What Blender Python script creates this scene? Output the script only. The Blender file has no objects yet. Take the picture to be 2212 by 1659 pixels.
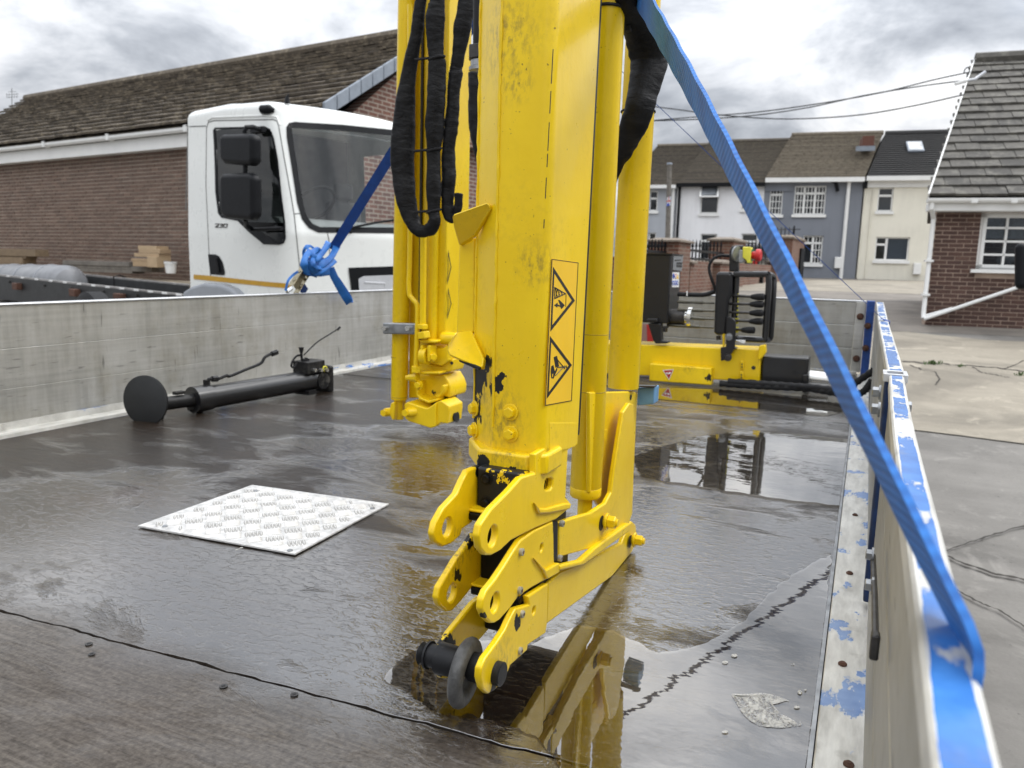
import bpy, bmesh, math, random
from mathutils import Vector, Matrix, noise
from mathutils.geometry import tessellate_polygon
from mathutils.bvhtree import BVHTree

# ------------------------------------------------------------------ camera, world, sun, exposure
scene = bpy.context.scene
COL = scene.collection
R = math.radians
# world frame: the truck bed's floor is z = 0, +Y runs along the bed away from the camera, +X to its right
FOC, CX, CY = 1661.0, 1106.0, 829.5        # focal length and centre in a 2212 x 1659 picture
yb = Vector((1878 - CX, -(588 - CY), FOC)).normalized()
xb = -Vector((-2600 - CX, -(480 - CY), FOC)); xb = (xb - yb * xb.dot(yb)).normalized()
zb = yb.cross(xb)
CAM = Vector((0, 0, .60))
cam_d = bpy.data.cameras.new('camera'); cam = bpy.data.objects.new('camera', cam_d); COL.objects.link(cam)
cam_d.sensor_width = 36; cam_d.lens = 36 * FOC / 2212; cam_d.clip_start = .01; cam_d.clip_end = 3000
cam.matrix_world = Matrix(((xb[0], xb[1], -xb[2], CAM[0]), (yb[0], yb[1], -yb[2], CAM[1]), (zb[0], zb[1], -zb[2], CAM[2]), (0, 0, 0, 1)))
cam_d.dof.use_dof = True; cam_d.dof.focus_distance = 1.15; cam_d.dof.aperture_fstop = 9.0
scene.camera = cam

SUN_EL, SUN_AZ = R(52), R(55)              # azimuth clockwise from +Y
world = bpy.data.worlds.new('World'); scene.world = world; world.use_nodes = True
def N(nt, t, ins=None, **kw):
    n = nt.nodes.new(t)
    for k, v in kw.items(): setattr(n, k, v)
    for k, v in (ins or {}).items():
        if hasattr(v, 'is_output') or isinstance(v, bpy.types.NodeSocket): nt.links.new(v, n.inputs[k])
        else: n.inputs[k].default_value = v
    return n
def ramp(nt, fac, stops, interp='LINEAR'):
    n = nt.nodes.new('ShaderNodeValToRGB'); nt.links.new(fac, n.inputs[0]); cr = n.color_ramp; cr.interpolation = interp
    while len(cr.elements) < len(stops): cr.elements.new(.5)
    for e, (p, c) in zip(cr.elements, stops):
        e.position = p; e.color = tuple(c) + (1,) if hasattr(c, '__len__') else (c, c, c, 1)
    return n.outputs[0]
def M(nt, op, a, b=None, c=None, clamp=False):
    n = nt.nodes.new('ShaderNodeMath'); n.operation = op; n.use_clamp = clamp
    for i, v in enumerate((a, b, c)):
        if v is None: continue
        if isinstance(v, bpy.types.NodeSocket): nt.links.new(v, n.inputs[i])
        else: n.inputs[i].default_value = v
    return n.outputs[0]
def mixc(nt, f, a, b, mode='MIX'):
    n = nt.nodes.new('ShaderNodeMix'); n.data_type = 'RGBA'; n.blend_type = mode
    for i, v in ((0, f), (6, a), (7, b)):
        if isinstance(v, bpy.types.NodeSocket): nt.links.new(v, n.inputs[i])
        elif i == 0: n.inputs[0].default_value = v
        else: n.inputs[i].default_value = tuple(v) + (1,)
    return n.outputs[2]
def noise_n(nt, vec, scale, detail=4, rough=.55, dist=0., out=0):
    n = N(nt, 'ShaderNodeTexNoise', {'Scale': scale, 'Detail': detail, 'Roughness': rough, 'Distortion': dist})
    nt.links.new(vec, n.inputs['Vector']); return n.outputs[out]
def build_world():
    nt = world.node_tree; nt.nodes.clear()
    tc = N(nt, 'ShaderNodeTexCoord').outputs['Generated']
    sx = N(nt, 'ShaderNodeSeparateXYZ', {0: tc})
    z = M(nt, 'MAXIMUM', sx.outputs[2], 0.0)
    zz = M(nt, 'ADD', z, .30)
    v = N(nt, 'ShaderNodeCombineXYZ', {0: M(nt, 'DIVIDE', sx.outputs[0], zz), 1: M(nt, 'DIVIDE', sx.outputs[1], zz), 2: 0.3}).outputs[0]
    n1 = noise_n(nt, v, 2.3, 9, .57, .3)
    n2 = noise_n(nt, v, .7, 3, .5, 0)
    f = M(nt, 'ADD', M(nt, 'MULTIPLY', n1, .84), M(nt, 'MULTIPLY', n2, .20))
    c = ramp(nt, f, [(.38, (.29, .315, .36)), (.47, (.48, .51, .56)), (.55, (.74, .765, .81)), (.66, (1.06, 1.06, 1.06))])
    lum = M(nt, 'ADD', M(nt, 'MULTIPLY', z, 2.8), .50)
    sd_ = (math.sin(SUN_AZ) * math.cos(SUN_EL), math.cos(SUN_AZ) * math.cos(SUN_EL), math.sin(SUN_EL))   # cloud is brighter towards the hidden sun
    dt = N(nt, 'ShaderNodeVectorMath', {0: tc, 1: sd_}, operation='DOT_PRODUCT').outputs['Value']
    lum = M(nt, 'ADD', lum, M(nt, 'MULTIPLY', M(nt, 'POWER', M(nt, 'MAXIMUM', dt, 0.), 6.), 1.1))
    cm = N(nt, 'ShaderNodeVectorMath', {0: c}, operation='SCALE'); nt.links.new(lum, cm.inputs['Scale'])
    sky = N(nt, 'ShaderNodeTexSky', sky_type='NISHITA', sun_disc=False, sun_elevation=SUN_EL, sun_rotation=SUN_AZ)
    gap = ramp(nt, noise_n(nt, v, .8, 5, .5, .1), [(.60, 0.0), (.74, .55)])
    cl10 = N(nt, 'ShaderNodeVectorMath', {0: cm.outputs[0]}, operation='SCALE'); cl10.inputs['Scale'].default_value = 10
    col = mixc(nt, gap, cl10.outputs[0], sky.outputs[0])
    bg = N(nt, 'ShaderNodeBackground', {'Color': col, 'Strength': .1})
    out = N(nt, 'ShaderNodeOutputWorld'); nt.links.new(bg.outputs[0], out.inputs[0])
build_world()
sd = bpy.data.lights.new('sun', 'SUN'); so = bpy.data.objects.new('sun', sd); COL.objects.link(so)
sd.energy = 1.2; sd.angle = R(22); sd.color = (1, .965, .91)
so.rotation_euler = (math.pi / 2 - SUN_EL, 0, math.pi - SUN_AZ)
so.location = (0, 0, 30)
vs = scene.view_settings; vs.view_transform = 'Standard'; vs.look = 'None'; vs.exposure = 0.16; vs.gamma = 1; vs.use_curve_mapping = False

# ------------------------------------------------------------------ picture -> place helpers
ZM = {'1': (0, 0, .3968), '2': (768.1, 0, .3224), '3': (1371.5, 109.7, .3799), '4': (768.1, 493.7, .3224), '5': (822.9, 960.1, .3472),
      '6': (877.8, 1124.6, .2480), '7': (1316.7, 493.7, .2976), '8': (1316.7, 932.6, .4378), 'C': (1371.5, 521.2, .16532),
      'K': (592.5, 493.7, .10912), 'S': (252.4, 702.2, .22321), 'A': (822.9, 713.2, .13889), 'B': (384.0, 208.5, .27115),
      'H': (1920.1, 109.7, .38053), 'T': (1393.5, 274.3, .27778), 'L': (0, 466.3, .19841), 'D': (1755.5, 603.5, .2976), 'E': (822.9, 0, .33048), 'V': (0, 0, 1)}
def zp(k, x, y):
    a, b, s = ZM[k]; return a + x * s, b + y * s
def ray(px, py):
    c = Vector((px - CX, -(py - CY), FOC)); return Vector((xb.dot(c), yb.dot(c), zb.dot(c)))
def onz(px, py, z=0.): r = ray(px, py); return CAM + r * ((z - CAM.z) / r.z)
def onx(px, py, x): r = ray(px, py); return CAM + r * ((x - CAM.x) / r.x)
def ony(px, py, y): r = ray(px, py); return CAM + r * ((y - CAM.y) / r.y)
def onp(px, py, p, n): r = ray(px, py); return CAM + r * ((Vector(p) - CAM).dot(n) / r.dot(n))
def depth(p): return zb.z * 0 + (Vector(p) - CAM).dot(Vector((xb[2], yb[2], zb[2])))
def pxsize(p): return depth(p) / FOC          # metres per picture unit at p

# ------------------------------------------------------------------ mesh builder
class MB:
    def __init__(s): s.v = []; s.f = []
    def add(s, vs, fs):
        o = len(s.v); s.v += [Vector(v) for v in vs]; s.f += [tuple(i + o for i in f) for f in fs]; return s
    def box(s, a, b):
        (x0, y0, z0), (x1, y1, z1) = a, b
        x0, x1 = sorted((x0, x1)); y0, y1 = sorted((y0, y1)); z0, z1 = sorted((z0, z1))
        return s.add([(x0, y0, z0), (x1, y0, z0), (x1, y1, z0), (x0, y1, z0), (x0, y0, z1), (x1, y0, z1), (x1, y1, z1), (x0, y1, z1)],
                     [(3, 2, 1, 0), (4, 5, 6, 7), (0, 1, 5, 4), (1, 2, 6, 5), (2, 3, 7, 6), (3, 0, 4, 7)])
    def obox(s, c, ex, ey, ez):               # centre and three half vectors
        c, ex, ey, ez = map(Vector, (c, ex, ey, ez)); q = []
        for k in (-1, 1):
            for i, j in ((-1, -1), (1, -1), (1, 1), (-1, 1)): q.append(c + ex * i + ey * j + ez * k)
        return s.add(q, [(3, 2, 1, 0), (4, 5, 6, 7), (0, 1, 5, 4), (1, 2, 6, 5), (2, 3, 7, 6), (3, 0, 4, 7)])
    def prism(s, pts, vec, holes=()):
        loops = [[Vector(p) for p in pts]] + [[Vector(p) for p in h] for h in holes]
        vec = Vector(vec); flat = [p for l in loops for p in l]; n = len(flat); tris = []
        if holes:
            bm = bmesh.new(); vv = [bm.verts.new(p) for p in flat]; es = []; o = 0
            for i, q in enumerate(vv): q.index = i
            for l in loops:
                es += [bm.edges.new((vv[o + i], vv[o + (i + 1) % len(l)])) for i in range(len(l))]; o += len(l)
            g = bmesh.ops.triangle_fill(bm, use_beauty=True, use_dissolve=False, edges=es)
            tris = [tuple(v.index for v in f.verts) for f in g['geom'] if isinstance(f, bmesh.types.BMFace)]; bm.free()
        nrm = Vector((0, 0, 0)); l0 = loops[0]
        for i in range(len(l0)): nrm += (l0[i] - l0[0]).cross(l0[(i + 1) % len(l0)] - l0[0])
        up = nrm.dot(vec) > 0
        fs = []
        for t in tris:
            a, b, c = t
            if (flat[b] - flat[a]).cross(flat[c] - flat[a]).dot(vec) < 0: a, b, c = c, b, a
            fs.append((a + n, b + n, c + n)); fs.append((c, b, a))
        if not holes:
            idx = tuple(range(n)); fs += [tuple(i + n for i in idx), idx[::-1]] if up else [tuple(i + n for i in idx[::-1]), idx]
        o = 0
        for k, l in enumerate(loops):
            m = len(l)
            nn = Vector((0, 0, 0))
            for i in range(m): nn += (l[i] - l[0]).cross(l[(i + 1) % m] - l[0])
            ccw = nn.dot(vec) > 0
            if k: ccw = not ccw
            for i in range(m):
                a, b = o + i, o + (i + 1) % m
                fs.append((a, b, b + n, a + n) if ccw else (b, a, a + n, b + n))
            o += m
        return s.add(flat + [p + vec for p in flat], fs)
    def tube(s, path, rad, n=10, caps=True, closed=False, flat=1.0, up=None, eye=None):
        path = [Vector(p) for p in path]; m = len(path)
        rad = [rad] * m if not hasattr(rad, '__len__') else list(rad)
        vs_, prev = [], None
        for i, p in enumerate(path):
            if closed: t = path[(i + 1) % m] - path[i - 1]
            else: t = path[min(i + 1, m - 1)] - path[max(i - 1, 0)]
            if t.length < 1e-9: t = Vector((0, 0, 1))
            t.normalize()
            if prev is None:
                a = Vector(up) if up is not None else (Vector((0, 0, 1)) if abs(t.z) < .9 else Vector((1, 0, 0)))
            else: a = prev
            if eye is not None: a = (p - Vector(eye)).normalized()
            a = (a - t * a.dot(t))
            if a.length < 1e-6: a = t.orthogonal()
            a.normalize(); prev = a; b = t.cross(a)
            for k in range(n):
                th = 2 * math.pi * k / n
                vs_.append(p + a * (math.cos(th) * rad[i] * flat) + b * (math.sin(th) * rad[i]))
        fs = []
        for i in range(m if closed else m - 1):
            j = (i + 1) % m
            for k in range(n):
                l = (k + 1) % n
                fs.append((i * n + k, i * n + l, j * n + l, j * n + k))
        if caps and not closed:
            fs.append(tuple(reversed(range(n)))); fs.append(tuple((m - 1) * n + k for k in range(n)))
        return s.add(vs_, fs)
    def cyl(s, a, b, r, n=16, r2=None): return s.tube([a, b], [r, r if r2 is None else r2], n)
    def ring(s, c, ax, r, rt, n=28, m=10, flat=1.0):
        c, ax = Vector(c), Vector(ax).normalized(); u = ax.orthogonal().normalized(); w = ax.cross(u)
        return s.tube([c + (u * math.cos(2 * math.pi * i / n) + w * math.sin(2 * math.pi * i / n)) * r for i in range(n)], rt, m, closed=True, up=ax, flat=flat)
    def ribbon(s, path, wid, th):             # path points, half-width vectors per point, thickness
        path = [Vector(p) for p in path]; m = len(path)
        wid = [Vector(w) for w in wid] if len(wid) == m else [Vector(wid)] * m
        vs_ = []
        for i, p in enumerate(path):
            t = (path[min(i + 1, m - 1)] - path[max(i - 1, 0)]).normalized(); nn = t.cross(wid[i]).normalized() * (th / 2)
            vs_ += [p - wid[i] - nn, p + wid[i] - nn, p + wid[i] + nn, p - wid[i] + nn]
        fs = []
        for i in range(m - 1):
            for k in range(4):
                l = (k + 1) % 4; fs.append((i * 4 + k, i * 4 + l, i * 4 + 4 + l, i * 4 + 4 + k))
        fs += [(3, 2, 1, 0), tuple((m - 1) * 4 + k for k in range(4))]
        return s.add(vs_, fs)
    def sheet(s, pts, z=None):
        n = len(pts); return s.add(pts, [tuple(range(n))])
    def hexbolt(s, c, ax, r, h, n=6):
        ax = Vector(ax).normalized(); c = Vector(c)
        s.tube([c, c + ax * h * .25], r * 1.45, 14); return s.tube([c + ax * h * .2, c + ax * h * .9, c + ax * h], [r, r, r * .85], n)
    def mesh(s, name, off=(0, 0, 0), sharp=35):
        me = bpy.data.meshes.new(name); off = Vector(off)
        me.from_pydata([v - off for v in s.v], [], s.f); me.validate()
        bm = bmesh.new(); bm.from_mesh(me); bmesh.ops.recalc_face_normals(bm, faces=bm.faces); bm.to_mesh(me); bm.free()
        if sharp is not None:
            for p in me.polygons: p.use_smooth = True
            me.set_sharp_from_angle(angle=R(sharp))
        me.update(); return me
BASE = {}
def base_of(o):
    while o is not None:
        if o.name in BASE: return BASE[o.name]
        o = o.parent
    return Vector((0, 0, 0))
def tag(o, label, cat, group=None, kind=None):
    if label: o['label'] = label
    if cat: o['category'] = cat
    if group: o['group'] = group
    if kind: o['kind'] = kind
    return o
def thing(name, label, cat, base, group=None, kind=None):
    o = bpy.data.objects.new(name, None); COL.objects.link(o); o.empty_display_size = .1
    o.location = base; BASE[o.name] = Vector(base); tag(o, label, cat, group, kind); return o
def put(name, mb, mat, parent=None, bevel=0, sharp=35, base=None, seg=2):
    b = base_of(parent) if parent is not None else Vector(base if base is not None else (0, 0, 0))
    me = mb.mesh(name, b, sharp) if isinstance(mb, MB) else mb
    if mat is not None:
        me.materials.clear(); me.materials.append(mat)
    o = bpy.data.objects.new(name, me); COL.objects.link(o)
    if parent is not None: o.parent = parent
    else: o.location = b; BASE[o.name] = b
    if bevel:
        md = o.modifiers.new('bevel', 'BEVEL'); md.width = bevel; md.segments = seg; md.limit_method = 'ANGLE'; md.angle_limit = R(38); md.harden_normals = False
        wn = o.modifiers.new('normals', 'WEIGHTED_NORMAL'); wn.keep_sharp = True
    return o
def inst(name, me, parent, mat4):             # share mesh data; mat4 in world coordinates
    o = bpy.data.objects.new(name, me); COL.objects.link(o); o.parent = parent
    o.matrix_local = Matrix.Translation(-base_of(parent)) @ mat4; return o
def frame4(o, ex, ey, ez):
    m = Matrix.Identity(4)
    for i, c in enumerate((ex, ey, ez, o)):
        for j in range(3): m[j][i] = c[j]
    return m
def smooth_path(pts, k=6):                    # Catmull-Rom through tuples of any length
    pts = [tuple(p) for p in pts]; out = []
    for i in range(len(pts) - 1):
        p0, p1, p2, p3 = pts[max(i - 1, 0)], pts[i], pts[i + 1], pts[min(i + 2, len(pts) - 1)]
        for j in range(k):
            t = j / k
            out.append(tuple(.5 * (2 * b + (c - a) * t + (2 * a - 5 * b + 4 * c - d) * t * t + (3 * b - a - 3 * c + d) * t ** 3) for a, b, c, d in zip(p0, p1, p2, p3)))
    out.append(pts[-1]); return out
def rough_loop(pts, amp, step, seed=0):       # a ragged closed outline (lists of Vectors lying flat in z)
    rnd = random.Random(seed); out = []
    for i in range(len(pts)):
        a, b = Vector(pts[i]), Vector(pts[(i + 1) % len(pts)]); n = max(1, int((b - a).length / step))
        t = (b - a).normalized(); w = Vector((-t.y, t.x, 0))
        for k in range(n):
            p = a.lerp(b, k / n); d = noise.noise(p * 9 + Vector((seed, 0, 0))) * 1.4 + noise.noise(p * 31 + Vector((0, seed, 0))) * .7 + rnd.uniform(-.25, .25)
            out.append(p + w * d * amp)
    return out
# ------------------------------------------------------------------ materials
def new_mat(name):
    m = bpy.data.materials.new(name); m.use_nodes = True; nt = m.node_tree; nt.nodes.clear()
    out = N(nt, 'ShaderNodeOutputMaterial'); p = N(nt, 'ShaderNodeBsdfPrincipled'); nt.links.new(p.outputs[0], out.inputs[0])
    return m, nt, p, out
def setin(nt, p, **kw):
    for k, v in kw.items():
        k = k.replace('_', ' ')
        if isinstance(v, bpy.types.NodeSocket): nt.links.new(v, p.inputs[k])
        elif isinstance(v, tuple) and len(v) == 3: p.inputs[k].default_value = v + (1,)
        else: p.inputs[k].default_value = v
def pos(nt): return N(nt, 'ShaderNodeNewGeometry').outputs['Position']
def scaled(nt, v, s):
    n = N(nt, 'ShaderNodeVectorMath', {0: v, 1: s}, operation='MULTIPLY'); return n.outputs[0]
def bump(nt, h, strength=.3, dist=.01, normal=None):
    n = N(nt, 'ShaderNodeBump', {'Height': h, 'Strength': strength, 'Distance': dist})
    if normal is not None: nt.links.new(normal, n.inputs['Normal'])
    return n.outputs[0]
def simple(name, col, rough=.5, metal=0., var=.25, scale=6., bmp=0., bscale=60., coat=0., spec=.5, rvar=.1):
    m, nt, p, _ = new_mat(name); P = pos(nt)
    n = noise_n(nt, P, scale, 6, .6)
    c = ramp(nt, n, [(.3, tuple(x * (1 - var) for x in col)), (.7, tuple(min(1, x * (1 + var * .6)) for x in col))])
    r = M(nt, 'ADD', M(nt, 'MULTIPLY', noise_n(nt, P, scale * 4, 5), rvar * 2), rough - rvar, clamp=True)
    setin(nt, p, Base_Color=c, Roughness=r, Metallic=metal, Coat_Weight=coat, Specular_IOR_Level=spec)
    p.inputs['Coat Roughness'].default_value = .1
    if bmp: setin(nt, p, Normal=bump(nt, noise_n(nt, P, bscale, 5), bmp, .004))
    return m
def blobs(nt, P, centres, warp=.0, wscale=30.):
    """soft spots round given places, warped by noise: 1 in the middle, 0 outside"""
    acc = None
    if warp:
        nz = N(nt, 'ShaderNodeTexNoise', {'Scale': wscale, 'Detail': 4.}); nt.links.new(P, nz.inputs['Vector'])
        d = N(nt, 'ShaderNodeVectorMath', {0: nz.outputs['Color'], 1: (.5, .5, .5)}, operation='SUBTRACT').outputs[0]
        P = N(nt, 'ShaderNodeVectorMath', {0: P, 1: scaled(nt, d, (warp, warp, warp))}, operation='ADD').outputs[0]
    for c, r in centres:
        d = N(nt, 'ShaderNodeVectorMath', {0: P, 1: tuple(c)}, operation='DISTANCE').outputs['Value']
        b = M(nt, 'SUBTRACT', 1.0, M(nt, 'DIVIDE', d, r), clamp=True)
        acc = b if acc is None else M(nt, 'MAXIMUM', acc, b)
    return acc
def yellow_paint(name, chips=(), grime=()):
    m, nt, p, _ = new_mat(name); P = pos(nt)
    n = noise_n(nt, P, 5, 5)
    c = ramp(nt, n, [(.3, (.74, .49, .004)), (.7, (.84, .585, .006))])
    st = noise_n(nt, scaled(nt, P, (34, 34, 2.2)), 1.0, 5, .6)                      # weathering streaks down the steel
    c = mixc(nt, ramp(nt, st, [(.55, 0.), (.82, .30)]), c, (.50, .33, .012))
    patch = M(nt, 'MULTIPLY', ramp(nt, noise_n(nt, P, 7, 3), [(.48, 0.), (.62, 1.)]), ramp(nt, noise_n(nt, P, 70, 4, .7), [(.48, 0.), (.66, .75)]))
    c = mixc(nt, M(nt, 'MULTIPLY', patch, .28), c, (.36, .24, .02))
    spk = ramp(nt, noise_n(nt, P, 190, 2, .5), [(.735, 0.), (.75, 1.)])
    c = mixc(nt, M(nt, 'MULTIPLY', spk, .75), c, (.10, .045, .012))
    if grime:
        g = M(nt, 'MULTIPLY', blobs(nt, P, grime), ramp(nt, noise_n(nt, scaled(nt, P, (1, 1, .5)), 130, 6, .7), [(.46, 0.), (.64, 1.)]))
        c = mixc(nt, M(nt, 'MULTIPLY', g, .9, clamp=True), c, (.20, .14, .03))
    rough = M(nt, 'ADD', M(nt, 'MULTIPLY', noise_n(nt, P, 18, 4), .22), .20)
    if chips:
        b = blobs(nt, P, chips)
        k = ramp(nt, M(nt, 'ADD', M(nt, 'MULTIPLY', b, .55), noise_n(nt, scaled(nt, P, (75, 75, 46)), 1.0, 6, .62)), [(.715, 0.), (.73, 1.)])
        c = mixc(nt, k, c, (.006, .006, .006)); rough = mixc(nt, k, rough, (.55, .55, .55))
    setin(nt, p, Base_Color=c, Roughness=rough, Coat_Weight=.12, Coat_Roughness=.06, Specular_IOR_Level=.35,
          Normal=bump(nt, M(nt, 'ADD', noise_n(nt, P, 26, 3), M(nt, 'MULTIPLY', noise_n(nt, P, 160, 3), .25)), .16, .004))
    return m
def worn_black(name, col=(.012, .012, .013), wear=.35):
    m, nt, p, _ = new_mat(name); P = pos(nt)
    n = noise_n(nt, P, 45, 8, .7); k = ramp(nt, M(nt, 'MULTIPLY', n, noise_n(nt, P, 7, 3)), [(.28, 0.), (.40, wear)])
    c = mixc(nt, k, col, (.10, .095, .085))
    setin(nt, p, Base_Color=c, Roughness=M(nt, 'ADD', M(nt, 'MULTIPLY', n, .3), .25), Specular_IOR_Level=.22, Normal=bump(nt, noise_n(nt, P, 90, 4), .12, .003))
    return m
def wet_floor(name='wet_plywood'):
    m, nt, p, _ = new_mat(name); P = pos(nt)
    sx = N(nt, 'ShaderNodeSeparateXYZ', {0: P})
    big = noise_n(nt, P, 1.7, 5, .6); grain = noise_n(nt, scaled(nt, P, (5, 62, 5)), 1.0, 7, .65, .25); fine = noise_n(nt, P, 130, 5, .65)
    c = ramp(nt, M(nt, 'ADD', M(nt, 'MULTIPLY', big, .55), M(nt, 'MULTIPLY', grain, .45)), [(.32, (.005, .003, .0016)), (.5, (.014, .0085, .0048)), (.68, (.034, .022, .013))])
    rust = ramp(nt, noise_n(nt, P, 2.6, 4), [(.55, 0.), (.72, .55)])
    c = mixc(nt, rust, c, (.034, .014, .006))
    # the sheet nearest the tail has dried: paler, rougher, its grain standing proud
    dryedge = M(nt, 'ADD', sx.outputs[1], M(nt, 'MULTIPLY', noise_n(nt, P, 9, 4), .14))
    dry = ramp(nt, dryedge, [(.80, 1.), (.90, 0.)])
    c = mixc(nt, M(nt, 'MULTIPLY', dry, .75), c, ramp(nt, M(nt, 'ADD', M(nt, 'MULTIPLY', noise_n(nt, scaled(nt, P, (11, 150, 5)), 1.0, 6, .7, .4), .5), M(nt, 'MULTIPLY', fine, .5)), [(.33, (.026, .021, .017)), (.47, (.080, .068, .057)), (.66, (.17, .148, .125))]))
    W = blobs(nt, P, [((-.32, 1.55, 0), .80), ((-.45, 2.6, 0), .75), ((-.5, 3.7, 0), .9), ((-1.05, 1.02, 0), .75), ((-1.15, 2.05, 0), .75), ((-1.6, 1.1, 0), .6), ((-.5, 1.0, 0), .7)])
    W = M(nt, 'ADD', M(nt, 'MULTIPLY', W, 1.28), M(nt, 'MULTIPLY', M(nt, 'SUBTRACT', noise_n(nt, scaled(nt, P, (3.4, 6.5, 1)), 1.0, 7, .66, .5), .5), 3.4))
    W = ramp(nt, W, [(.12, 0.), (.60, 1.)])
    cw = M(nt, 'MULTIPLY', M(nt, 'SUBTRACT', 1., M(nt, 'MULTIPLY', dry, .80)), M(nt, 'ADD', M(nt, 'MULTIPLY', W, .48), .52))
    # water beading over the ply: streaky ridges, calmer where the film is deep
    fineh = noise_n(nt, scaled(nt, P, (95, 150, 1)), 1.0, 5, .62, .3); strk = noise_n(nt, scaled(nt, P, (15, 55, 1)), 1.0, 5, .60, .7)
    dry2 = M(nt, 'SUBTRACT', 1., W)
    bead = ramp(nt, noise_n(nt, scaled(nt, P, (40, 80, 1)), 1.0, 4, .6, .8), [(.52, 0.), (.62, 1.)])       # standing drops and ridges
    h = M(nt, 'ADD', M(nt, 'MULTIPLY', fineh, M(nt, 'ADD', M(nt, 'MULTIPLY', dry2, .0015), .00035)), M(nt, 'MULTIPLY', strk, M(nt, 'ADD', M(nt, 'MULTIPLY', dry2, .0065), .0005)))
    h = M(nt, 'ADD', h, M(nt, 'MULTIPLY', bead, M(nt, 'ADD', M(nt, 'MULTIPLY', dry2, .0012), .00030)))
    cn = N(nt, 'ShaderNodeBump', {'Height': h, 'Distance': 1.0, 'Strength': 1.0}).outputs[0]
    wet = W
    bn = bump(nt, M(nt, 'ADD', grain, M(nt, 'MULTIPLY', fine, .5)), .55, .003)
    setin(nt, p, Base_Color=c, Roughness=M(nt, 'ADD', M(nt, 'MULTIPLY', dry, .1), .48), Normal=bn, Coat_Weight=cw, Coat_IOR=M(nt, 'ADD', M(nt, 'MULTIPLY', W, 1.35), 1.38),
          Coat_Roughness=M(nt, 'ADD', M(nt, 'MULTIPLY', M(nt, 'SUBTRACT', 1., wet), .05), .03), Coat_Normal=cn, Specular_IOR_Level=.18)
    return m
def facing_mix(nt, f0, pw, normal=None):
    g = N(nt, 'ShaderNodeNewGeometry'); d = N(nt, 'ShaderNodeVectorMath', {0: g.outputs['Incoming'], 1: normal if normal is not None else g.outputs['Normal']}, operation='DOT_PRODUCT').outputs['Value']
    return M(nt, 'ADD', M(nt, 'MULTIPLY', M(nt, 'POWER', M(nt, 'SUBTRACT', 1., M(nt, 'ABSOLUTE', d), clamp=True), pw), 1 - f0), f0, clamp=True)
def water_mat():
    m = bpy.data.materials.new('puddle_water'); m.use_nodes = True; nt = m.node_tree; nt.nodes.clear(); P = pos(nt)
    out = N(nt, 'ShaderNodeOutputMaterial'); h = noise_n(nt, scaled(nt, P, (9, 16, 1)), 1.0, 3, .5, .3)
    nr = bump(nt, h, .22, .0016)
    fr = facing_mix(nt, .17, 4., nr)
    tr = N(nt, 'ShaderNodeBsdfTransparent', {'Color': (.62, .58, .52, 1)}); gl = N(nt, 'ShaderNodeBsdfGlossy', {'Color': (1, 1, 1, 1), 'Roughness': .015, 'Normal': nr})
    mx = N(nt, 'ShaderNodeMixShader', {0: fr, 1: tr.outputs[0], 2: gl.outputs[0]}); nt.links.new(mx.outputs[0], out.inputs[0]); return m
def aluminium_board(name, tone=.36):
    m, nt, p, _ = new_mat(name); P = pos(nt)
    big = noise_n(nt, P, 2.2, 5, .6); strk = noise_n(nt, scaled(nt, P, (26, 26, 2.5)), 1.0, 6, .65); lng = noise_n(nt, scaled(nt, P, (1.2, 1.2, 60)), 1.0, 4, .6)
    f = M(nt, 'ADD', M(nt, 'MULTIPLY', big, .5), M(nt, 'ADD', M(nt, 'MULTIPLY', strk, .3), M(nt, 'MULTIPLY', lng, .2)))
    t = tone
    c = ramp(nt, f, [(.34, (t * .62, t * .61, t * .56)), (.5, (t, t * .985, t * .92)), (.66, (t * 1.3, t * 1.29, t * 1.24))])
    stain = ramp(nt, noise_n(nt, P, 4.5, 6, .7), [(.52, 0.), (.70, .38)])
    c = mixc(nt, stain, c, (t * .62, t * .55, t * .38))
    scr = ramp(nt, noise_n(nt, scaled(nt, P, (60, 60, 6)), 1.0, 3, .5, .4), [(.66, 0.), (.71, .5)])
    scr = M(nt, 'MULTIPLY', scr, ramp(nt, noise_n(nt, P, 5, 2), [(.46, 0.), (.58, 1.)]))
    c = mixc(nt, scr, c, (.07, .068, .062))
    scuff = M(nt, 'MULTIPLY', ramp(nt, noise_n(nt, scaled(nt, P, (9, 9, 70)), 1.0, 4), [(.63, 0.), (.69, .5)]), ramp(nt, noise_n(nt, P, 3.4, 2), [(.46, 0.), (.56, 1.)]))
    c = mixc(nt, scuff, c, (.09, .085, .08))
    setin(nt, p, Base_Color=c, Metallic=.55, Roughness=M(nt, 'ADD', M(nt, 'MULTIPLY', strk, .25), .36), Normal=bump(nt, M(nt, 'ADD', strk, noise_n(nt, P, 50, 3)), .10, .004))
    return m
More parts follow.
